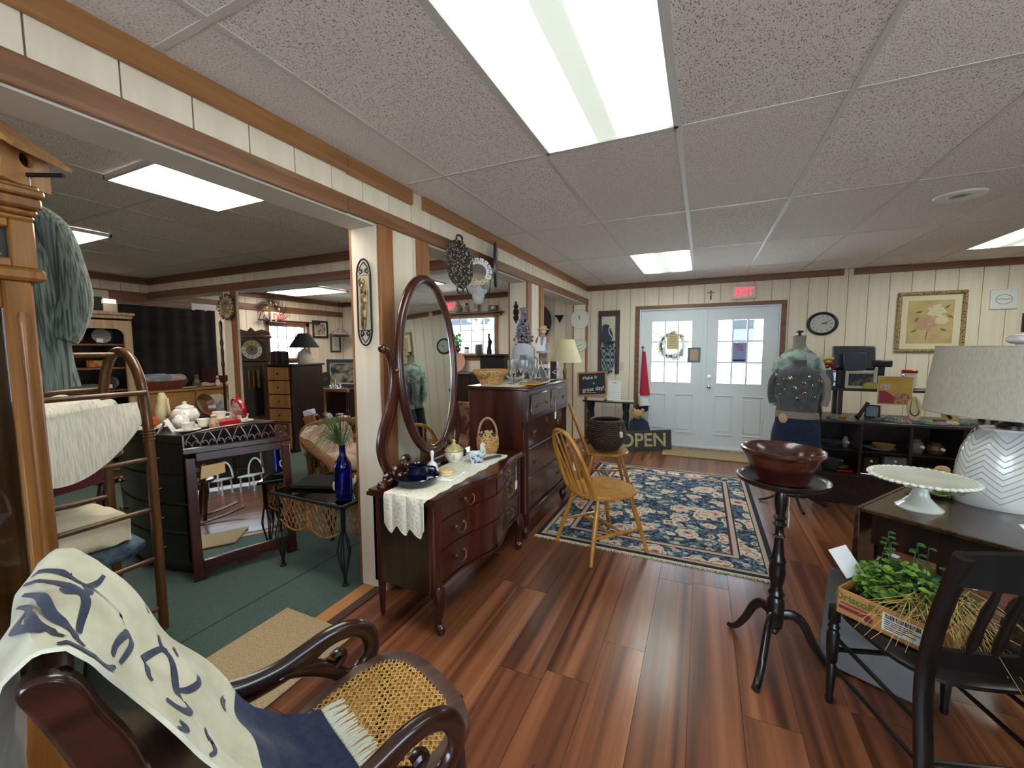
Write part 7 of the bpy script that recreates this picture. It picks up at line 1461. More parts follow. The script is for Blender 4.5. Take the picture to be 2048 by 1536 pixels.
t = thing('light_switch', 'ivory light switch plate left of the doors', 'light switch', (-1.12, YW-.001, 1.16)); obj('plate', MB().b2(-.035, .035, -.006, 0, -.06, .06, .002), mat('ivory', '#d6cdb6', .5), t); obj('toggle', MB().b2(-.006, .006, -.016, -.006, -.01, .012, .002), mat('ivory', '#d6cdb6'), t)
t = thing('corner_table', 'narrow dark console table under the chalkboard', 'table', (-1.24, 6.13, .0)); obj('top', MB().b2(-.36, .37, -.16, .17, .64, .66, .005), m_ebony, t)
for x in (-.27, .25):
    for y in (-.1, .1): obj('leg', MB().lathe([(.014, 0), (.02, .03), (.026, .25), (.03, .45), (.022, .5), (.034, .55), (.04, .64)], (x, y, 0), 14), mat('navy_black', '#171b24', .35), t)
t = thing('chalkboard', 'small framed chalkboard reading Make it a great day', 'chalkboard', (-1.46, 6.0, .73), -.1); TB = Matrix.Rotation(-.12, 4, 'X') @ Matrix.Rotation(-.09, 4, 'Y')
obj('slate', MB(TB).b2(-.2, .2, 0, .01, .02, .33), mat('slate', '#262d33', .8), t); mb = MB(TB)
for a, b, p, q in ((-.225, -.2, -.005, .355), (.2, .225, -.005, .355), (-.2, .2, .33, .355), (-.2, .2, -.005, .02)): mb.b2(a, b, -.01, .014, p, q, .003)
obj('frame', mb, m_pine, t)
m_chalk = mat('chalk', '#dcdcd6', .9)
for (s, x, z, sz_) in (('Make it', -.03, .27, .075), ('a', .03, .19, .06), ('great day!', .02, .1, .085)):
    me = text(s, sz_, .0004); me.materials.clear(); me.materials.append(m_chalk); o = bpy.data.objects.new('chalk_lettering', me); link(o, t); o.matrix_local = TB @ Matrix.Translation((x, -.002, z)) @ Matrix.Rotation(PI/2, 4, 'X') @ Matrix.Rotation(.08, 4, 'Z') @ Matrix.Shear('XZ', 4, (0, 0))
obj('chalk_underline', MB(TB).b2(-.1, .06, -.002, -.001, .045, .05), m_chalk, t)
for k in range(3): obj('paper_stack', MB().box((0, 0, .012), (.24, .18, .024), .002), mat('stack%d' % k, ['#cdb9b4', '#d6cdc4', '#c9b0ac'][k], .9), label=['lowest stack of pinkish booklets under the chalkboard', 'middle stack of pale booklets under the chalkboard', 'top stack of pinkish booklets under the chalkboard'][k], cat='booklets', group='booklets on the console table', loc=(-1.42+.01*k, 6.1, .661+.0245*k), rot=.05*k)
t = thing('calendar_page', 'white printed calendar sheet propped on the console table', 'calendar', (-1.17, 6.1, .662), -.15); TC = Matrix.Rotation(-.2, 4, 'X'); obj('sheet', MB(TC).b2(-.1, .1, 0, .003, 0, .3), m_paper, t); mb = MB(TC)
for r_ in range(4):
    for c_ in range(6): mb.b2(-.085+.03*c_, -.068+.03*c_, -.001, .0, .03+.03*r_, .036+.03*r_)
mb.b2(-.03, .03, -.001, 0, .26, .27); obj('print', mb, mat('grey_print', '#8d9a8d', .9), t, kind='stuff')
obj('leaflets', MB().box((0, 0, .006), (.28, .2, .012), .002), mat('pale_leaflet', '#cfd3bd', .9), label='pale leaflets lying at the right of the console table', cat='leaflets', loc=(-1.02, 6.1, .661), rot=.1)
t = thing('folded_flag', 'furled red, white and navy flag standing by the door frame', 'flag', (-.78, 6.28, 0)); obj('pole', MB().cyl((0, 0, 0), (-.02, .05, 1.42), .01), m_oak, t); obj('finial', MB().sph((-.02, .05, 1.44), .02, 10, 8), m_brass, t)
def flag(z0, z1, w0, w1, nm, m): return obj(nm, MB().tube([(-.0+.03*(1-q), .03*q, z0+(z1-z0)*q) for q in (0, .25, .5, .75, 1)], [w0+(w1-w0)*q for q in (0, .25, .5, .75, 1)], 12), m, t)
flag(.74, 1.38, .075, .022, 'red_field', mat('flag_red', '#a4293c', .9)); flag(.58, .76, .085, .075, 'white_field', mat('flag_white', '#d8d8d6', .9)); flag(.5, .6, .05, .085, 'navy_field', mat('flag_navy', '#1f2c4a', .9))
t = thing('bear_cutout', 'painted wooden bear cutout with a pine tree behind the OPEN sign', 'bear decor', (-.8, 6.05, .0), .1); m_bearn = mat('bear_navy', '#26314e', .7)
obj('coat', MB().prism([(-.15, 0), (.16, 0), (.16, .28), (.13, .38), (.06, .43), (-.06, .43), (-.12, .38), (-.13, .3)], .03, lambda u, v, w: (u, w, v)), m_bearn, t); mb = MB(); mb.sph((-.01, -.03, .49), (.075, .035, .07), 18, 12); mb.sph((-.065, -.015, .55), (.027, .015, .027), 10, 8); mb.sph((.05, -.015, .55), (.027, .015, .027), 10, 8); mb.sph((.02, -.06, .47), (.035, .03, .028), 12, 8); obj('head', mb, mat('bear_tan', '#b08a5e', .8), t); obj('nose', MB().sph((.025, -.088, .475), .012, 8, 6), m_black, t)
for k in range(4): obj('tree_tier', MB().prism([(-.16+.012*k, .1+.075*k), (-.03-.012*k, .1+.075*k), (-.095, .21+.075*k)], .012, lambda u, v, w: (u, -.025+w, v)), mat('pine_green', '#2a4a3a', .8), t)
obj('vest', MB().b2(-.03, .09, -.03, -.014, .02, .26, .01), mat('vest_red', '#5e2a2e', .9), t)
t = thing('open_sign', 'long dark green board lettered OPEN leaning on the floor by the doors', 'sign', (-.68, 5.9, .0), .5); TO = Matrix.Rotation(-.14, 4, 'X'); obj('board', MB(TO).b2(-.43, .38, 0, .02, 0, .29, .003), mat('sign_green', '#343a36', .7), t)
m_gold = mat('sign_cream', '#c9bd94', .8, color2='#a2956c', scale=30); me = text('OPEN', .26, .002, .004); me.materials.clear(); me.materials.append(m_gold); o = bpy.data.objects.new('lettering', me); link(o, t); o.matrix_local = TO @ Matrix.Translation((-.03, -.003, .145)) @ Matrix.Rotation(PI/2, 4, 'X')
# on the doors
t = thing('door_notice', 'cream framed notice taped to the left door glass', 'notice', (-.395, YW+.012, 1.52)); obj('paper', MB().b2(-.08, .08, -.002, 0, -.11, .11), mat('parchment', '#c9bd92', .8), t); mb = MB()
for k in range(6): mb.b2(-.045, .045, -.004, -.002, .07-.025*k, .075-.025*k)
obj('print', mb, mat('sepia', '#7a6a48', .9), t, kind='stuff')
t = thing('blue_notice', 'peach notice in a teal border on the left door', 'notice', (-.11, YW+.014, 1.33)); obj('border', MB().b2(-.085, .085, -.002, 0, -.105, .105), mat('teal_border', '#5c7f86', .8), t); obj('paper', MB().b2(-.055, .055, -.004, -.002, -.08, .08), mat('peach', '#b99a80', .8), t)
t = thing('window_poster', 'lavender poster with red lettering stuck on the right door glass', 'poster', (.455, YW+.034, 1.36)); obj('sheet', MB().b2(-.085, .085, -.002, 0, -.14, .14), mat('lavender_sheet', '#8f9cc8', .8), t); mb = MB(); rq = random.Random(2)
for k in range(4): mb.box((-.01+.02*k*.5, -.003, .11-.025*k), (.1-.012*k, .001, .012), 0, (0, .15, 0))
obj('red_lines', mb, mat('poster_red', '#b8506a', .8), t, kind='stuff'); obj('black_line', MB().b2(-.075, .075, -.004, -.002, -.115, -.09), m_ink, t)
t = thing('door_wreath', 'straw wreath hung outside the left door glass', 'wreath', (-.4, YW+.1, 1.47)); mb = MB(); rq = random.Random(77)
for _ in range(170): a = rq.random()*6.28; R = .13+.08*rq.random(); mb.box((R*math.cos(a), rq.uniform(0, .05), R*math.sin(a)), (.07, .01, .02), .003, (rq.random(), -a+PI/2+rq.uniform(-.5, .5), rq.random()))
obj('husks', mb, mat('grey_husk', '#7d7568', .9, color2='#a79f92', scale=12), t, kind='stuff'); obj('core', MB().ring((0, .02, 0), .17, .02, 30, 7, 'y'), m_darkw, t)
t = thing('crucifix', 'small gold and dark crucifix above the doors', 'crucifix', (.08, YW-.001, 2.17)); obj('upright', MB().b2(-.008, .008, -.012, 0, -.08, .05, .002), m_darkw, t); obj('arms', MB().b2(-.045, .045, -.012, -.002, .015, .03, .002), m_brass, t); obj('figure', MB().sph((0, -.015, .0), (.008, .006, .03), 8, 6), m_brass, t)
# framed floral print and other things on the right part of the wall
t = thing('floral_print', 'large floral print in an ornate gilt frame above the counter', 'picture', (2.38, YW-.001, 1.716)); W2, H2, F2 = .305, .352, .042; m_gilt = mat('gilt_carved', '#4a3a24', .45, metal=.6, color2='#b09468', scale=60, kind='voronoi', lo=.15, hi=.5, bump=.8)
for nm, b in (('rail', (-W2, W2, H2-F2, H2)), ('rail', (-W2, W2, -H2, -H2+F2)), ('stile', (-W2, -W2+F2, -H2+F2, H2-F2)), ('stile', (W2-F2, W2, -H2+F2, H2-F2))):
    f = obj(nm, MB().b2(b[0], b[1], -.03, 0, b[2], b[3], .01), m_gilt, t); mb = MB(); L = (b[1]-b[0]) if nm == 'rail' else (b[3]-b[2]); n = int(L/.034)
    for k in range(n):
        q = (k+.5)/n; x = b[0]+L*q if nm == 'rail' else (b[0]+b[1])/2; z = (b[2]+b[3])/2 if nm == 'rail' else b[2]+L*q; mb.sph((x, -.031, z), (.017, .006, .01) if nm == 'rail' else (.01, .006, .017), 8, 5)
    obj('carving', mb, m_gilt, f, kind='stuff')
obj('mount', MB().b2(-W2+F2, W2-F2, -.008, -.002, -H2+F2, H2-F2), mat('cream_mount', '#d9cfaf', .8), t); obj('print_sheet', MB().b2(-.2, .2, -.011, -.007, -.245, .25), mat('print_ochre', '#b59a66', .7, color2='#c4ab78', scale=6), t)
mb = MB(); mb2 = MB(); rq = random.Random(6)
for (cx, cz, r, b_) in ((-.04, -.02, .085, 0), (.05, .13, .07, 1), (.1, .02, .04, 1)):
    for k in range(14): a = k*2.4; q = r*math.sqrt(k/14); (mb if b_ == 0 else mb2).sph((cx+q*math.cos(a), -.0115, cz+q*math.sin(a)), (.026, .0012, .02), 8, 4)
obj('rose_bloom', mb, mat('print_rose', '#b8907a', .8), t, kind='stuff'); obj('pale_bloom', mb2, mat('print_pale', '#d3c4a4', .8), t, kind='stuff'); mb = MB()
for (x, z, a) in ((-.14, -.1, .5), (.12, -.09, -.4), (-.1, .12, .2), (.14, .17, .7), (.17, .06, -.6), (-.12, .03, 1)): mb.sph((0, 0, 0), .0001, 4, 3); mb.prism([(x-.04*math.cos(a), z-.04*math.sin(a)), (x-.012*math.sin(a), z+.012*math.cos(a)), (x+.04*math.cos(a), z+.04*math.sin(a)), (x+.012*math.sin(a), z-.012*math.cos(a))], .002, lambda u, v, w: (u, -.0125+w, v))
mb.tube([(-.02, -.012, -.1), (-.03, -.012, -.2)], .004, 5); obj('print_leaves', mb, mat('print_green2', '#6d6a4c', .8), t, kind='stuff')
t = thing('wreath_canvas', 'small white canvas with a painted laurel wreath', 'sign', (2.97, YW-.001, 1.945)); obj('canvas', MB().b2(-.108, .108, -.02, 0, -.105, .105, .003), mat('canvas_white', '#dcdcda', .7), t); obj('wreath', MB().ring((0, -.021, 0), .058, .003, 40, 5, 'y', 1.1, .9), mat('sage', '#8f9a96', .8), t); obj('script', MB().tube(cr([(-.05, -.0215, 0), (-.02, -.0215, .006), (.01, -.0215, -.002), (.05, -.0215, .004)], 4), .002, 5), m_ink, t)
picture('edge_picture', 'brown framed picture cut off by the right edge', (3.3, YW-.001, 1.69), 0, .34, .2, .03, m_darkw, m_paper, mat('sepia_art', '#6b5640', .7), .01)
# ------------------------------------------------------------ dressed mannequins
def bodice(mb, prof, n=40, fold=.0):
    # prof: (z, half-width, half-depth)
    def fn(u, v):
        i = v*(len(prof)-1); k = min(int(i), len(prof)-2); q = i-k; z, w, d = [a+(b-a)*q for a, b in zip(prof[k], prof[k+1])]; a = 2*PI*u; f = 1+fold*math.sin(7*a+3*z*9)
        return (w*math.cos(a)*f, d*math.sin(a)*f, z)
    return mb.grid(fn, n, len(prof)*4, True)
m_linen = mat('mannequin_linen', '#8a8378', .9); m_grey = mat('grey_jersey', '#484a4d', .95, color2='#585a5b', scale=20, sheen=.2); m_skirt = mat('navy_denim_skirt', '#152036', .95, color2='#1e2d49', scale=60)
t = thing('mannequin', 'dress form in a grey turtleneck pinned with brooches and a navy skirt by the counter', 'mannequin', (.79, 4.42, 0), -.25)
obj('torso', bodice(MB(), [(.8, .15, .11), (.88, .145, .105), (1.0, .16, .12), (1.1, .175, .13), (1.18, .18, .115), (1.225, .15, .09), (1.25, .08, .065), (1.26, .055, .055), (1.315, .055, .055), (1.318, .01, .01)], fold=.012), m_grey, t)
obj('skirt', bodice(MB(), [(.36, .205, .16), (.5, .195, .15), (.66, .185, .14), (.78, .165, .12), (.84, .15, .11), (.845, .02, .02)], fold=.015), m_skirt, t)
obj('sash', bodice(MB(), [(.8, .17, .125), (.83, .165, .12), (.86, .16, .115)], fold=.02), mat('taupe_sash', '#857a70', .9), t); obj('buckle', MB().sph((-.09, -.13, .8), (.035, .014, .045), 14, 10), mat('shell_buckle', '#b7a27e', .4), t)
for s in (-1, 1): obj('sleeve', MB().tube(cr([(s*.16, .0, 1.2), (s*.2, -.01, 1.12), (s*.205, -.01, 1.0), (s*.19, -.01, .92)], 5), [(.05-.001*k, .03) for k in range(16)], 12), m_linen if s > 0 else m_grey, t)
obj('pole', MB().cyl((0, 0, .1), (0, 0, .5), .014), m_steel, t)
for k in range(4): a = k*PI/2+.4; obj('foot', MB().tube(cr([(0, 0, .13), (.08*math.cos(a), .08*math.sin(a), .1), (.2*math.cos(a), .2*math.sin(a), .03), (.27*math.cos(a), .27*math.sin(a), .012)], 4), .011, 8), m_iron, t)
rq = random.Random(44)
for zi, zone in enumerate(('left side', 'middle', 'right side')):
    for ci, (cn, cm) in enumerate((('pearl', m_porc), ('brass', m_brass), ('turquoise', mat('turquoise', '#4f8f94', .3)), ('red', m_red), ('dark', m_iron))):
        a = -PI/2+(-.75, 0, .75)[zi]+(-.28, .25, -.1, .3, .05)[ci]; z = (1.17, 1.13, 1.085, 1.04, .99)[ci]+(.012, -.012, .006)[zi]; cx_, cy_ = .186*math.cos(a), .14*math.sin(a); c, s = math.cos(-.25), math.sin(-.25)
        b = thing('brooch', 'silver brooch with a %s stone on the %s of the grey turtleneck' % (cn, zone), 'brooch', (.79+cx_*c-cy_*s, 4.42+cx_*s+cy_*c, z), a+PI/2-.25, 'brooches on the grey turtleneck'); r = rq.uniform(.01, .017)
        obj('setting', MB().ring((0, -.004, 0), r, .0035, 14, 5, 'y', 1, rq.uniform(.7, 1.3)), m_silver, b); obj('stone', MB().sph((0, -.005, 0), r*.55, 8, 6), cm, b)
t = thing('jacket_form', 'dress form in a pale green patterned jacket behind the grey mannequin', 'mannequin', (.84, 4.76, 0), -.2); m_jack = mat('green_print_jacket', '#6f8680', .95, color2='#aebcb2', scale=16, lo=.4, hi=.6)
obj('jacket', bodice(MB(), [(.78, .13, .1), (.95, .13, .1), (1.12, .15, .12), (1.28, .165, .12), (1.36, .14, .1), (1.41, .08, .07), (1.43, .065, .06)], fold=.02), m_jack, t); obj('shorts', bodice(MB(), [(.42, .13, .12), (.6, .13, .12), (.8, .12, .1)], fold=.02), mat('black_shorts', '#17181d', .9), t)
obj('neck', MB().lathe([(.075, 1.41), (.055, 1.44), (.05, 1.47), (.055, 1.535), (0, 1.54)], n=24), m_linen, t); obj('cap', MB().lathe([(.05, 1.54), (.012, 1.545), (.012, 1.565), (.035, 1.572), (.03, 1.585), (0, 1.59)], n=20), m_black, t)
for s in (-1, 1): obj('sleeve', MB().tube(cr([(s*.14, 0, 1.33), (s*.175, -.02, 1.2), (s*.18, -.03, 1.02), (s*.17, -.05, .86)], 5), [(.042, .035)]*16, 12), m_jack, t)
obj('pole', MB().cyl((0, 0, 0), (0, 0, .8), .014), m_steel, t); obj('base', MB().lathe([(.16, 0), (.15, .015), (.03, .03), (.014, .04)], n=28), m_iron, t)
# ------------------------------------------------------------ display counter
t = thing('display_counter', 'dark wooden glass-shelved display counter full of jewellery along the right', 'display case', (1.7, 4.85, 0)); L_ = local(t); m_case = wood('case_walnut', '#24181a', '#3b2725', .4, axis='y', coat=.2); X0, X1, Y0c, Y1c = .99, 2.6, 4.58, 5.15
def cb(nm, b, m=None, bev=.003): mb = MB(L_.m); mb.b2(*b, bev); return obj(nm, mb, m or m_case, t)
cb('plinth', (X0, X1, Y0c+.02, Y1c, 0, .27)); cb('plinth_moulding', (X0-.01, X1, Y0c, Y1c, .255, .285)); cb('back_panel', (X0, X1, Y1c-.015, Y1c, .28, .74)); cb('shelf', (X0, X1, Y0c+.03, Y1c, .488, .5)); cb('counter_top', (X0-.01, X1, Y0c-.01, Y1c, .745, .77))
for x in (X0+.01, 1.31, 1.65, 1.98, 2.3, X1-.015): cb('divider', (x-.011, x+.011, Y0c+.005, Y0c+.03, .28, .745))
for x in (1.31, 1.98): cb('partition', (x-.006, x+.006, Y0c+.03, Y1c, .5, .745))
cb('end_post', (X0-.012, X0+.014, Y0c, Y0c+.035, .28, 1.04), m_mahog)
cb('upper_shelf', (X0+.06, 2.6, 4.86, 5.14, 1.015, 1.04))
for x in (X0+.075, 1.22, 2.3): cb('riser', (x-.018, x+.018, 4.9, 4.94, .77, 1.015))
for x in (X0+.075, 1.22, 2.3): cb('riser', (x-.018, x+.018, 5.08, 5.12, .77, 1.015))
ZU = 1.0405
t = thing('flower_pitcher', 'blue-grey pitcher with yellow and red silk flowers on the upper shelf', 'vase', (1.12, 4.97, ZU)); obj('pitcher', MB().lathe([(0, 0), (.045, 0), (.055, .05), (.05, .11), (.042, .15), (.046, .17), (0, .165)], n=24), mat('blue_stoneware', '#4d5670', .4), t); obj('handle', MB().tube(cr([(.045, 0, .15), (.09, 0, .14), (.085, 0, .07), (.05, 0, .05)], 5), .007, 8), mat('blue_stoneware', '#4d5670'), t)
rq = random.Random(9)
for nm, m_, z0 in (('yellow_blooms', mat('silk_yellow', '#c9a24a', .8), .24), ('red_blooms', mat('silk_red', '#8c2f3c', .8), .19)):
    mb = MB()
    for k in range(22): a = rq.random()*6.28; q = .07*math.sqrt(rq.random()); mb.sph((q*math.cos(a), q*math.sin(a), z0+.05*rq.random()), (.022, .022, .014), 7, 5)
    obj(nm, mb, m_, t, kind='stuff')
t = thing('printer', 'black desktop printer with raised paper tray on the upper shelf', 'printer', (1.335, 5.02, ZU)); m_prn = mat('printer_black', '#1c2230', .35); obj('body', MB().b2(-.15, .16, -.08, .1, .0, .17, .01), m_prn, t); obj('lid', MB(Matrix.Rotation(-.15, 4, 'X')).b2(-.17, .17, -.03, .03, .17, .4, .012), m_prn, t); obj('tray', MB(Matrix.Rotation(-.1, 4, 'X')).b2(-.095, .08, -.085, -.06, .14, .33, .006), mat('printer_tray', '#28303f', .4), t); obj('slot', MB().b2(-.11, .11, -.083, -.079, .04, .07), m_black, t)
picture('postcard_frame', 'small cream framed dark landscape in front of the printer', (1.355, 4.885, ZU+.082), 0, .23, .162, .024, mat('cream_moulding', '#c2b79c', .6), m_paper, mat('dark_scene', '#2a2c3a', .5, color2='#6a6350', scale=16, lo=.5, hi=.6), .0)
t = thing('bread_box', 'yellow oval tin beside the framed landscape', 'tin', (1.43, 4.862, ZU)); obj('tin', MB().lathe([(0, 0), (.055, 0), (.06, .01), (.06, .04), (.045, .055), (0, .06)], n=28, ry=.3), mat('tin_yellow', '#a8a04a', .4), t); obj('lid', MB().lathe([(.045, .055), (.04, .062), (0, .066)], n=28, ry=.3), mat('tin_lid', '#b0762e', .4), t)
t = thing('card_reader', 'black card terminal above a white slip pad', 'card terminal', (1.55, 5.03, ZU)); obj('terminal', MB().b2(-.07, .07, -.04, .04, .2, .265, .01), m_black, t); obj('post', MB().b2(-.02, .02, -.02, .02, 0, .2), m_black, t); obj('slip', MB(Matrix.Rotation(-.45, 4, 'X')).b2(-.075, .075, -.02, -.015, .11, .23), m_paper, t)
t = thing('paint_can', 'white paint can with red trim on the upper shelf', 'paint can', (1.735, 4.97, ZU)); obj('can', MB().lathe([(0, 0), (.055, 0), (.055, .155), (0, .155)], n=30), mat('can_label', '#d6d2c2', .5), t); obj('rim', MB().lathe([(.055, .15), (.058, .155), (.058, .172), (.05, .178), (0, .176)], n=30), m_red, t); obj('base_band', MB().lathe([(.056, 0), (.057, .0), (.057, .012), (.056, .012)], n=30, caps=False), m_red, t)
t = thing('map_pad', 'pastel world map calendar standing on the upper shelf', 'calendar', (1.97, 4.96, ZU)); obj('sheet', MB().b2(-.06, .08, 0, .01, 0, .24), mat('map_print', '#d8dcd8', .7, color2='#6fb3b8', scale=14, lo=.52, hi=.58, color3='#d9a05c'), t); obj('blue_band', MB().b2(-.06, .08, -.002, 0, .06, .075), mat('band_blue', '#3c86c0', .6), t)
t = thing('magazine_page', 'food magazine page clipped to the upper shelf edge', 'magazine page', (1.6, 4.845, .905)); m_pgy = mat('page_yellow', '#c89a3c', .6, color2='#d8b45c', scale=6); obj('page', MB().b2(-.12, .12, -.001, .001, 0, .255), m_pgy, t); obj('red_area', MB().prism([(-.11, .012), (.0, .012), (.0, .07), (-.06, .12), (-.11, .125)], .001, lambda u, v, w: (u, -.002+w, v)), mat('page_rose', '#a03a4c', .6), t); obj('bowl_photo', MB().sph((-.065, -.002, .165), (.045, .001, .03), 18, 8), mat('salad', '#b98a7a', .6, color2='#d8cfb8', scale=60), t); obj('food_photo', MB().sph((.05, -.002, .06), (.06, .001, .05), 18, 8), mat('shrimp', '#8f4a30', .6, color2='#c9a88a', scale=70), t); obj('border', MB().b2(-.125, .125, .001, .002, -.005, .26), m_paper, t); obj('clip', MB().b2(.04, .06, -.008, .02, .24, .275, .002), m_steel, t)
# counter-top jewellery
ZK = .7705
t = thing('necklace_bust', 'cream oval necklace display with a dark bead necklace', 'necklace stand', (1.735, 4.8, ZK)); TN = Matrix.Rotation(-.25, 4, 'X'); obj('pad', MB(TN).prism([(.05*math.sin(a), .11+.11*math.cos(a)) for a in [2*PI*i/30 for i in range(30)]], .01, lambda u, v, w: (u, w, v)), mat('bust_cream', '#c8b98a', .8), t); mb = MB(TN)
for k in range(15): a = PI*k/14; mb.sph((.03*math.cos(a), -.009, .09-.045*math.sin(a)), .005, 6, 4)
mb.tube([(-.03, -.008, .09), (-.01, -.008, .21)], .0015, 5); mb.tube([(.03, -.008, .09), (.01, -.008, .21)], .0015, 5); obj('beads', mb, m_black, t)
t = thing('necklace_bust', 'tan necklace display with a braided chain beside the lamp shade', 'necklace stand', (1.98, 4.82, ZK)); obj('pad', MB(TN).b2(-.06, .06, -.005, .005, 0, .22, .004), mat('bust_tan', '#b39a62', .8), t); obj('chain', MB(TN).tube([(-.045, -.01, .22), (-.035, -.012, .1), (.0, -.014, .03)], .012, 8), m_iron, t)
t = thing('flashlight', 'black tube lamp leaning on the counter', 'flashlight', (1.36, 4.76, ZK)); obj('tube', MB().tube([(-.03, 0, .03), (.035, .02, .15)], .016, 12), m_black, t); obj('head', MB().tube([(-.05, -.01, .012), (-.03, 0, .03)], .02, 12), m_black, t)
picture('beaded_photo', 'beaded silver photo frame leaning on the counter', (1.46, 4.88, ZK+.06), -.3, .11, .12, .012, m_iron, m_paper, mat('blue_photo', '#7d8c98', .4), .0)
m_bead = mat('jet_crystal', '#50585c', .15, color2='#c9d0d0', scale=160, lo=.45, hi=.6)
COLS = ['#5d6466', '#7a8386', '#b98a3c', '#b36a78', '#8f9ab0', '#7fae5a', '#a88fb0', '#c9c2b0', '#4f7a80', '#7a4a3a']
LBL = ['coil of silver beads left of the page', 'heap of crystal beads under the page', 'ring of bright rhinestones under the page', 'coil of grey beads beside the cream bust', 'amber bangle right of the cream bust', 'pink bead bracelet at the counter edge', 'pale blue bead coil on the counter', 'green bead bracelet near the lamp shade', 'lilac bead coil near the lamp shade', 'ivory bead coil along the counter', 'teal bead coil along the counter edge', 'brown bead coil at the left of the counter', 'brass bead coil behind the flashlight', 'tangled silver chain in the middle of the counter']
for k, (x, y, r) in enumerate(((1.47, 4.72, .05), (1.58, 4.74, .075), (1.56, 4.8, .06), (1.67, 4.73, .055), (1.8, 4.74, .035), (1.78, 4.64, .04), (1.86, 4.66, .045), (1.95, 4.72, .045), (2.05, 4.68, .06), (1.9, 4.8, .05), (1.7, 4.64, .045), (1.12, 4.7, .06), (1.2, 4.8, .05), (1.6, 4.63, .05))):
    b = thing('bead_coil', LBL[k], 'jewellery', (x, y, ZK), k*.7, 'bead jewellery on the counter'); m_ = m_bead if k in (1, 2, 13) else mat('bead%d' % (k % 10), COLS[k % 10], .25); mb = MB()
    for lay in range(3 if k in (1, 2) else 2):
        n_ = 18-3*lay
        for i in range(n_): a = 2*PI*i/n_+lay; q = r*(1-.28*lay); mb.sph((q*math.cos(a), .75*q*math.sin(a), .007+.009*lay), .0075, 6, 4)
    obj('beads', mb, m_, b, kind='stuff'); obj('clasp', MB().sph((r, 0, .006), .006, 6, 5), m_brass, b)
# things behind the glass doors
SH = [('silver oval platter lying on the middle shelf', 'platter', 1.48, .5, 'dish', (.12, .02), '#8d8f90'), ('brass-toned shell dish on the middle shelf', 'dish', 1.52, .5, 'dish', (.08, .05), '#9a7a4c'), ('grey stoneware teapot with a tag on the middle shelf', 'teapot', 1.73, .5, 'pot', (.055, .13), '#6e6e66'), ('brown stoneware pot with a tag on the middle shelf', 'pot', 1.87, .5, 'pot', (.06, .1), '#5e4430'), ('cut glass bowl on the middle shelf', 'bowl', 2.07, .5, 'dish', (.08, .07), '#7d8788'), ('teal glass jar on the middle shelf', 'jar', 2.18, .5, 'pot', (.04, .14), '#1f4a48'), ('dark covered dish at the left of the middle shelf', 'dish', 1.12, .5, 'dish', (.1, .05), '#3a4048'), ('black and white ornament at the left of the middle shelf', 'ornament', 1.24, .5, 'pot', (.025, .1), '#8a8a84'),
 ('grey stone bowl on the bottom shelf', 'bowl', 1.12, .286, 'dish', (.11, .09), '#3e4142'), ('shallow brass bowl at the left of the bottom shelf', 'bowl', 1.18, .286, 'dish', (.09, .03), '#8a7040'), ('dark wooden rack with white knobs on the bottom shelf', 'rack', 1.42, .286, 'box', (.07, .15), '#3a241c'), ('dark lidded box on the bottom shelf', 'box', 2.1, .286, 'box', (.1, .17), '#17130f'), ('red and black beaded pouch on the bottom shelf', 'pouch', 1.8, .286, 'pot', (.06, .1), '#5e2a2c'), ('pale framed card on the bottom shelf', 'card', 1.6, .286, 'box', (.1, .16), '#7c7f88')]
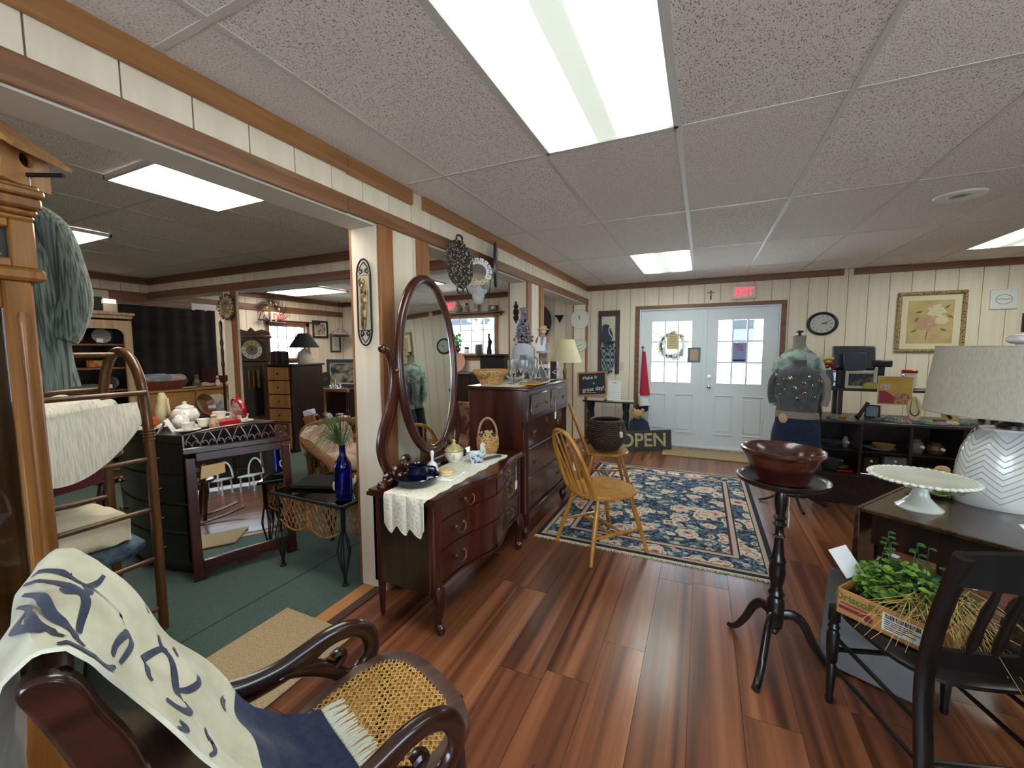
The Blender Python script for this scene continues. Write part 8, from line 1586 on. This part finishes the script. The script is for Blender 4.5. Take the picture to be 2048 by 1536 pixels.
for k, (lab, cat_, x, z, kd, (r, h), c) in enumerate(SH):
    b = thing(lab.split(' on ')[0].split(' at ')[0].split(' with ')[0].split(' lying')[0].replace(' ', '_').replace('-', '_'), lab, cat_, (x, 4.72+.03*(k % 2), z+.0005)); m_ = mat('ware%d' % k, c, .3, color2=c if False else None)
    if kd == 'dish': obj('dish', MB().lathe([(0, 0), (r*.5, 0), (r*.8, h*.4), (r, h), (r*.96, h), (r*.7, h*.45), (0, h*.2)], n=28, ry=.8), m_, b); obj('rim', MB().ring((0, 0, h), r, .004, 30, 5, 'z', 1, .8), m_silver if k in (0, 4) else m_, b)
    elif kd == 'pot': obj('body', MB().lathe([(0, 0), (r*.7, 0), (r, h*.35), (r*.85, h*.7), (r*.5, h*.85), (r*.55, h*.95), (0, h)], n=24), m_, b); obj('tag', MB().box((r*.4, -r-.004, h*.5), (.03, .002, .022), 0, (0, .4, 0)), m_paper, b)
    else: obj('body', MB().b2(-r/1.3, r/1.3, -.03, .03, 0, h, .004), m_, b); obj('detail', MB().sph((0, -.034, h*.75), .012, 8, 6).sph((0, -.034, h*.35), .012, 8, 6), m_porc, b)
obj('red_pen_set', MB().b2(-.06, .06, -.01, .01, 0, .02, .004), m_red, label='small red case lying at the front of the bottom shelf', cat='case', loc=(1.22, 4.64, .2865)); obj('silver_pen', MB().tube([(-.07, 0, .005), (.07, 0, .005)], .005, 8), m_silver, label='silver pen lying at the front of the bottom shelf', cat='pen', loc=(1.36, 4.63, .2865))
# ------------------------------------------------------------ black dresser reflected in the leaning mirror
t = thing('black_dresser', 'low black dresser with brass pulls reflected in the leaning mirror', 'dresser', (1.55, .75, 0)); obj('case', MB().b2(-.22, .25, -.75, .75, .08, .72, .006), m_chestd, t); obj('top', MB().b2(-.25, .26, -.78, .78, .72, .745, .006), m_chestd, t)
for y in (-.37, .37):
    for z in (.12, .33, .53): d = obj('drawer', MB().b2(-.235, -.22, y-.35, y+.35, z, z+.18, .004), m_chestd, t); obj('pull', MB().ring((-.245, y, z+.09), .022, .005, 14, 6, 'x'), m_brass, d)
for y in (-.7, .7):
    for x in (-.19, .22): obj('foot', MB().lathe([(.02, 0), (.035, .04), (.03, .08)], (x, y, 0), 12), m_chestd, t)
for k, y in enumerate((.62, 1.0)):
    t = thing('white_garden_chair', ['small white painted child chair reflected in the mirror', 'second small white child chair reflected in the mirror'][k], 'chair', (1.02, y, 0), .4); obj('seat', MB().b2(-.12, .12, -.12, .12, .2, .22, .008), m_white, t); obj('hoop', MB().tube([(.115, .11*math.cos(a), .22+.22*math.sin(a)) for a in [PI*i/12 for i in range(13)]], .011, 8), m_white, t)
    for x in (-.1, .1):
        for yy in (-.1, .1): obj('leg', MB().cyl((x, yy, 0), (x*.9, yy*.9, .2), .011), m_white, t)
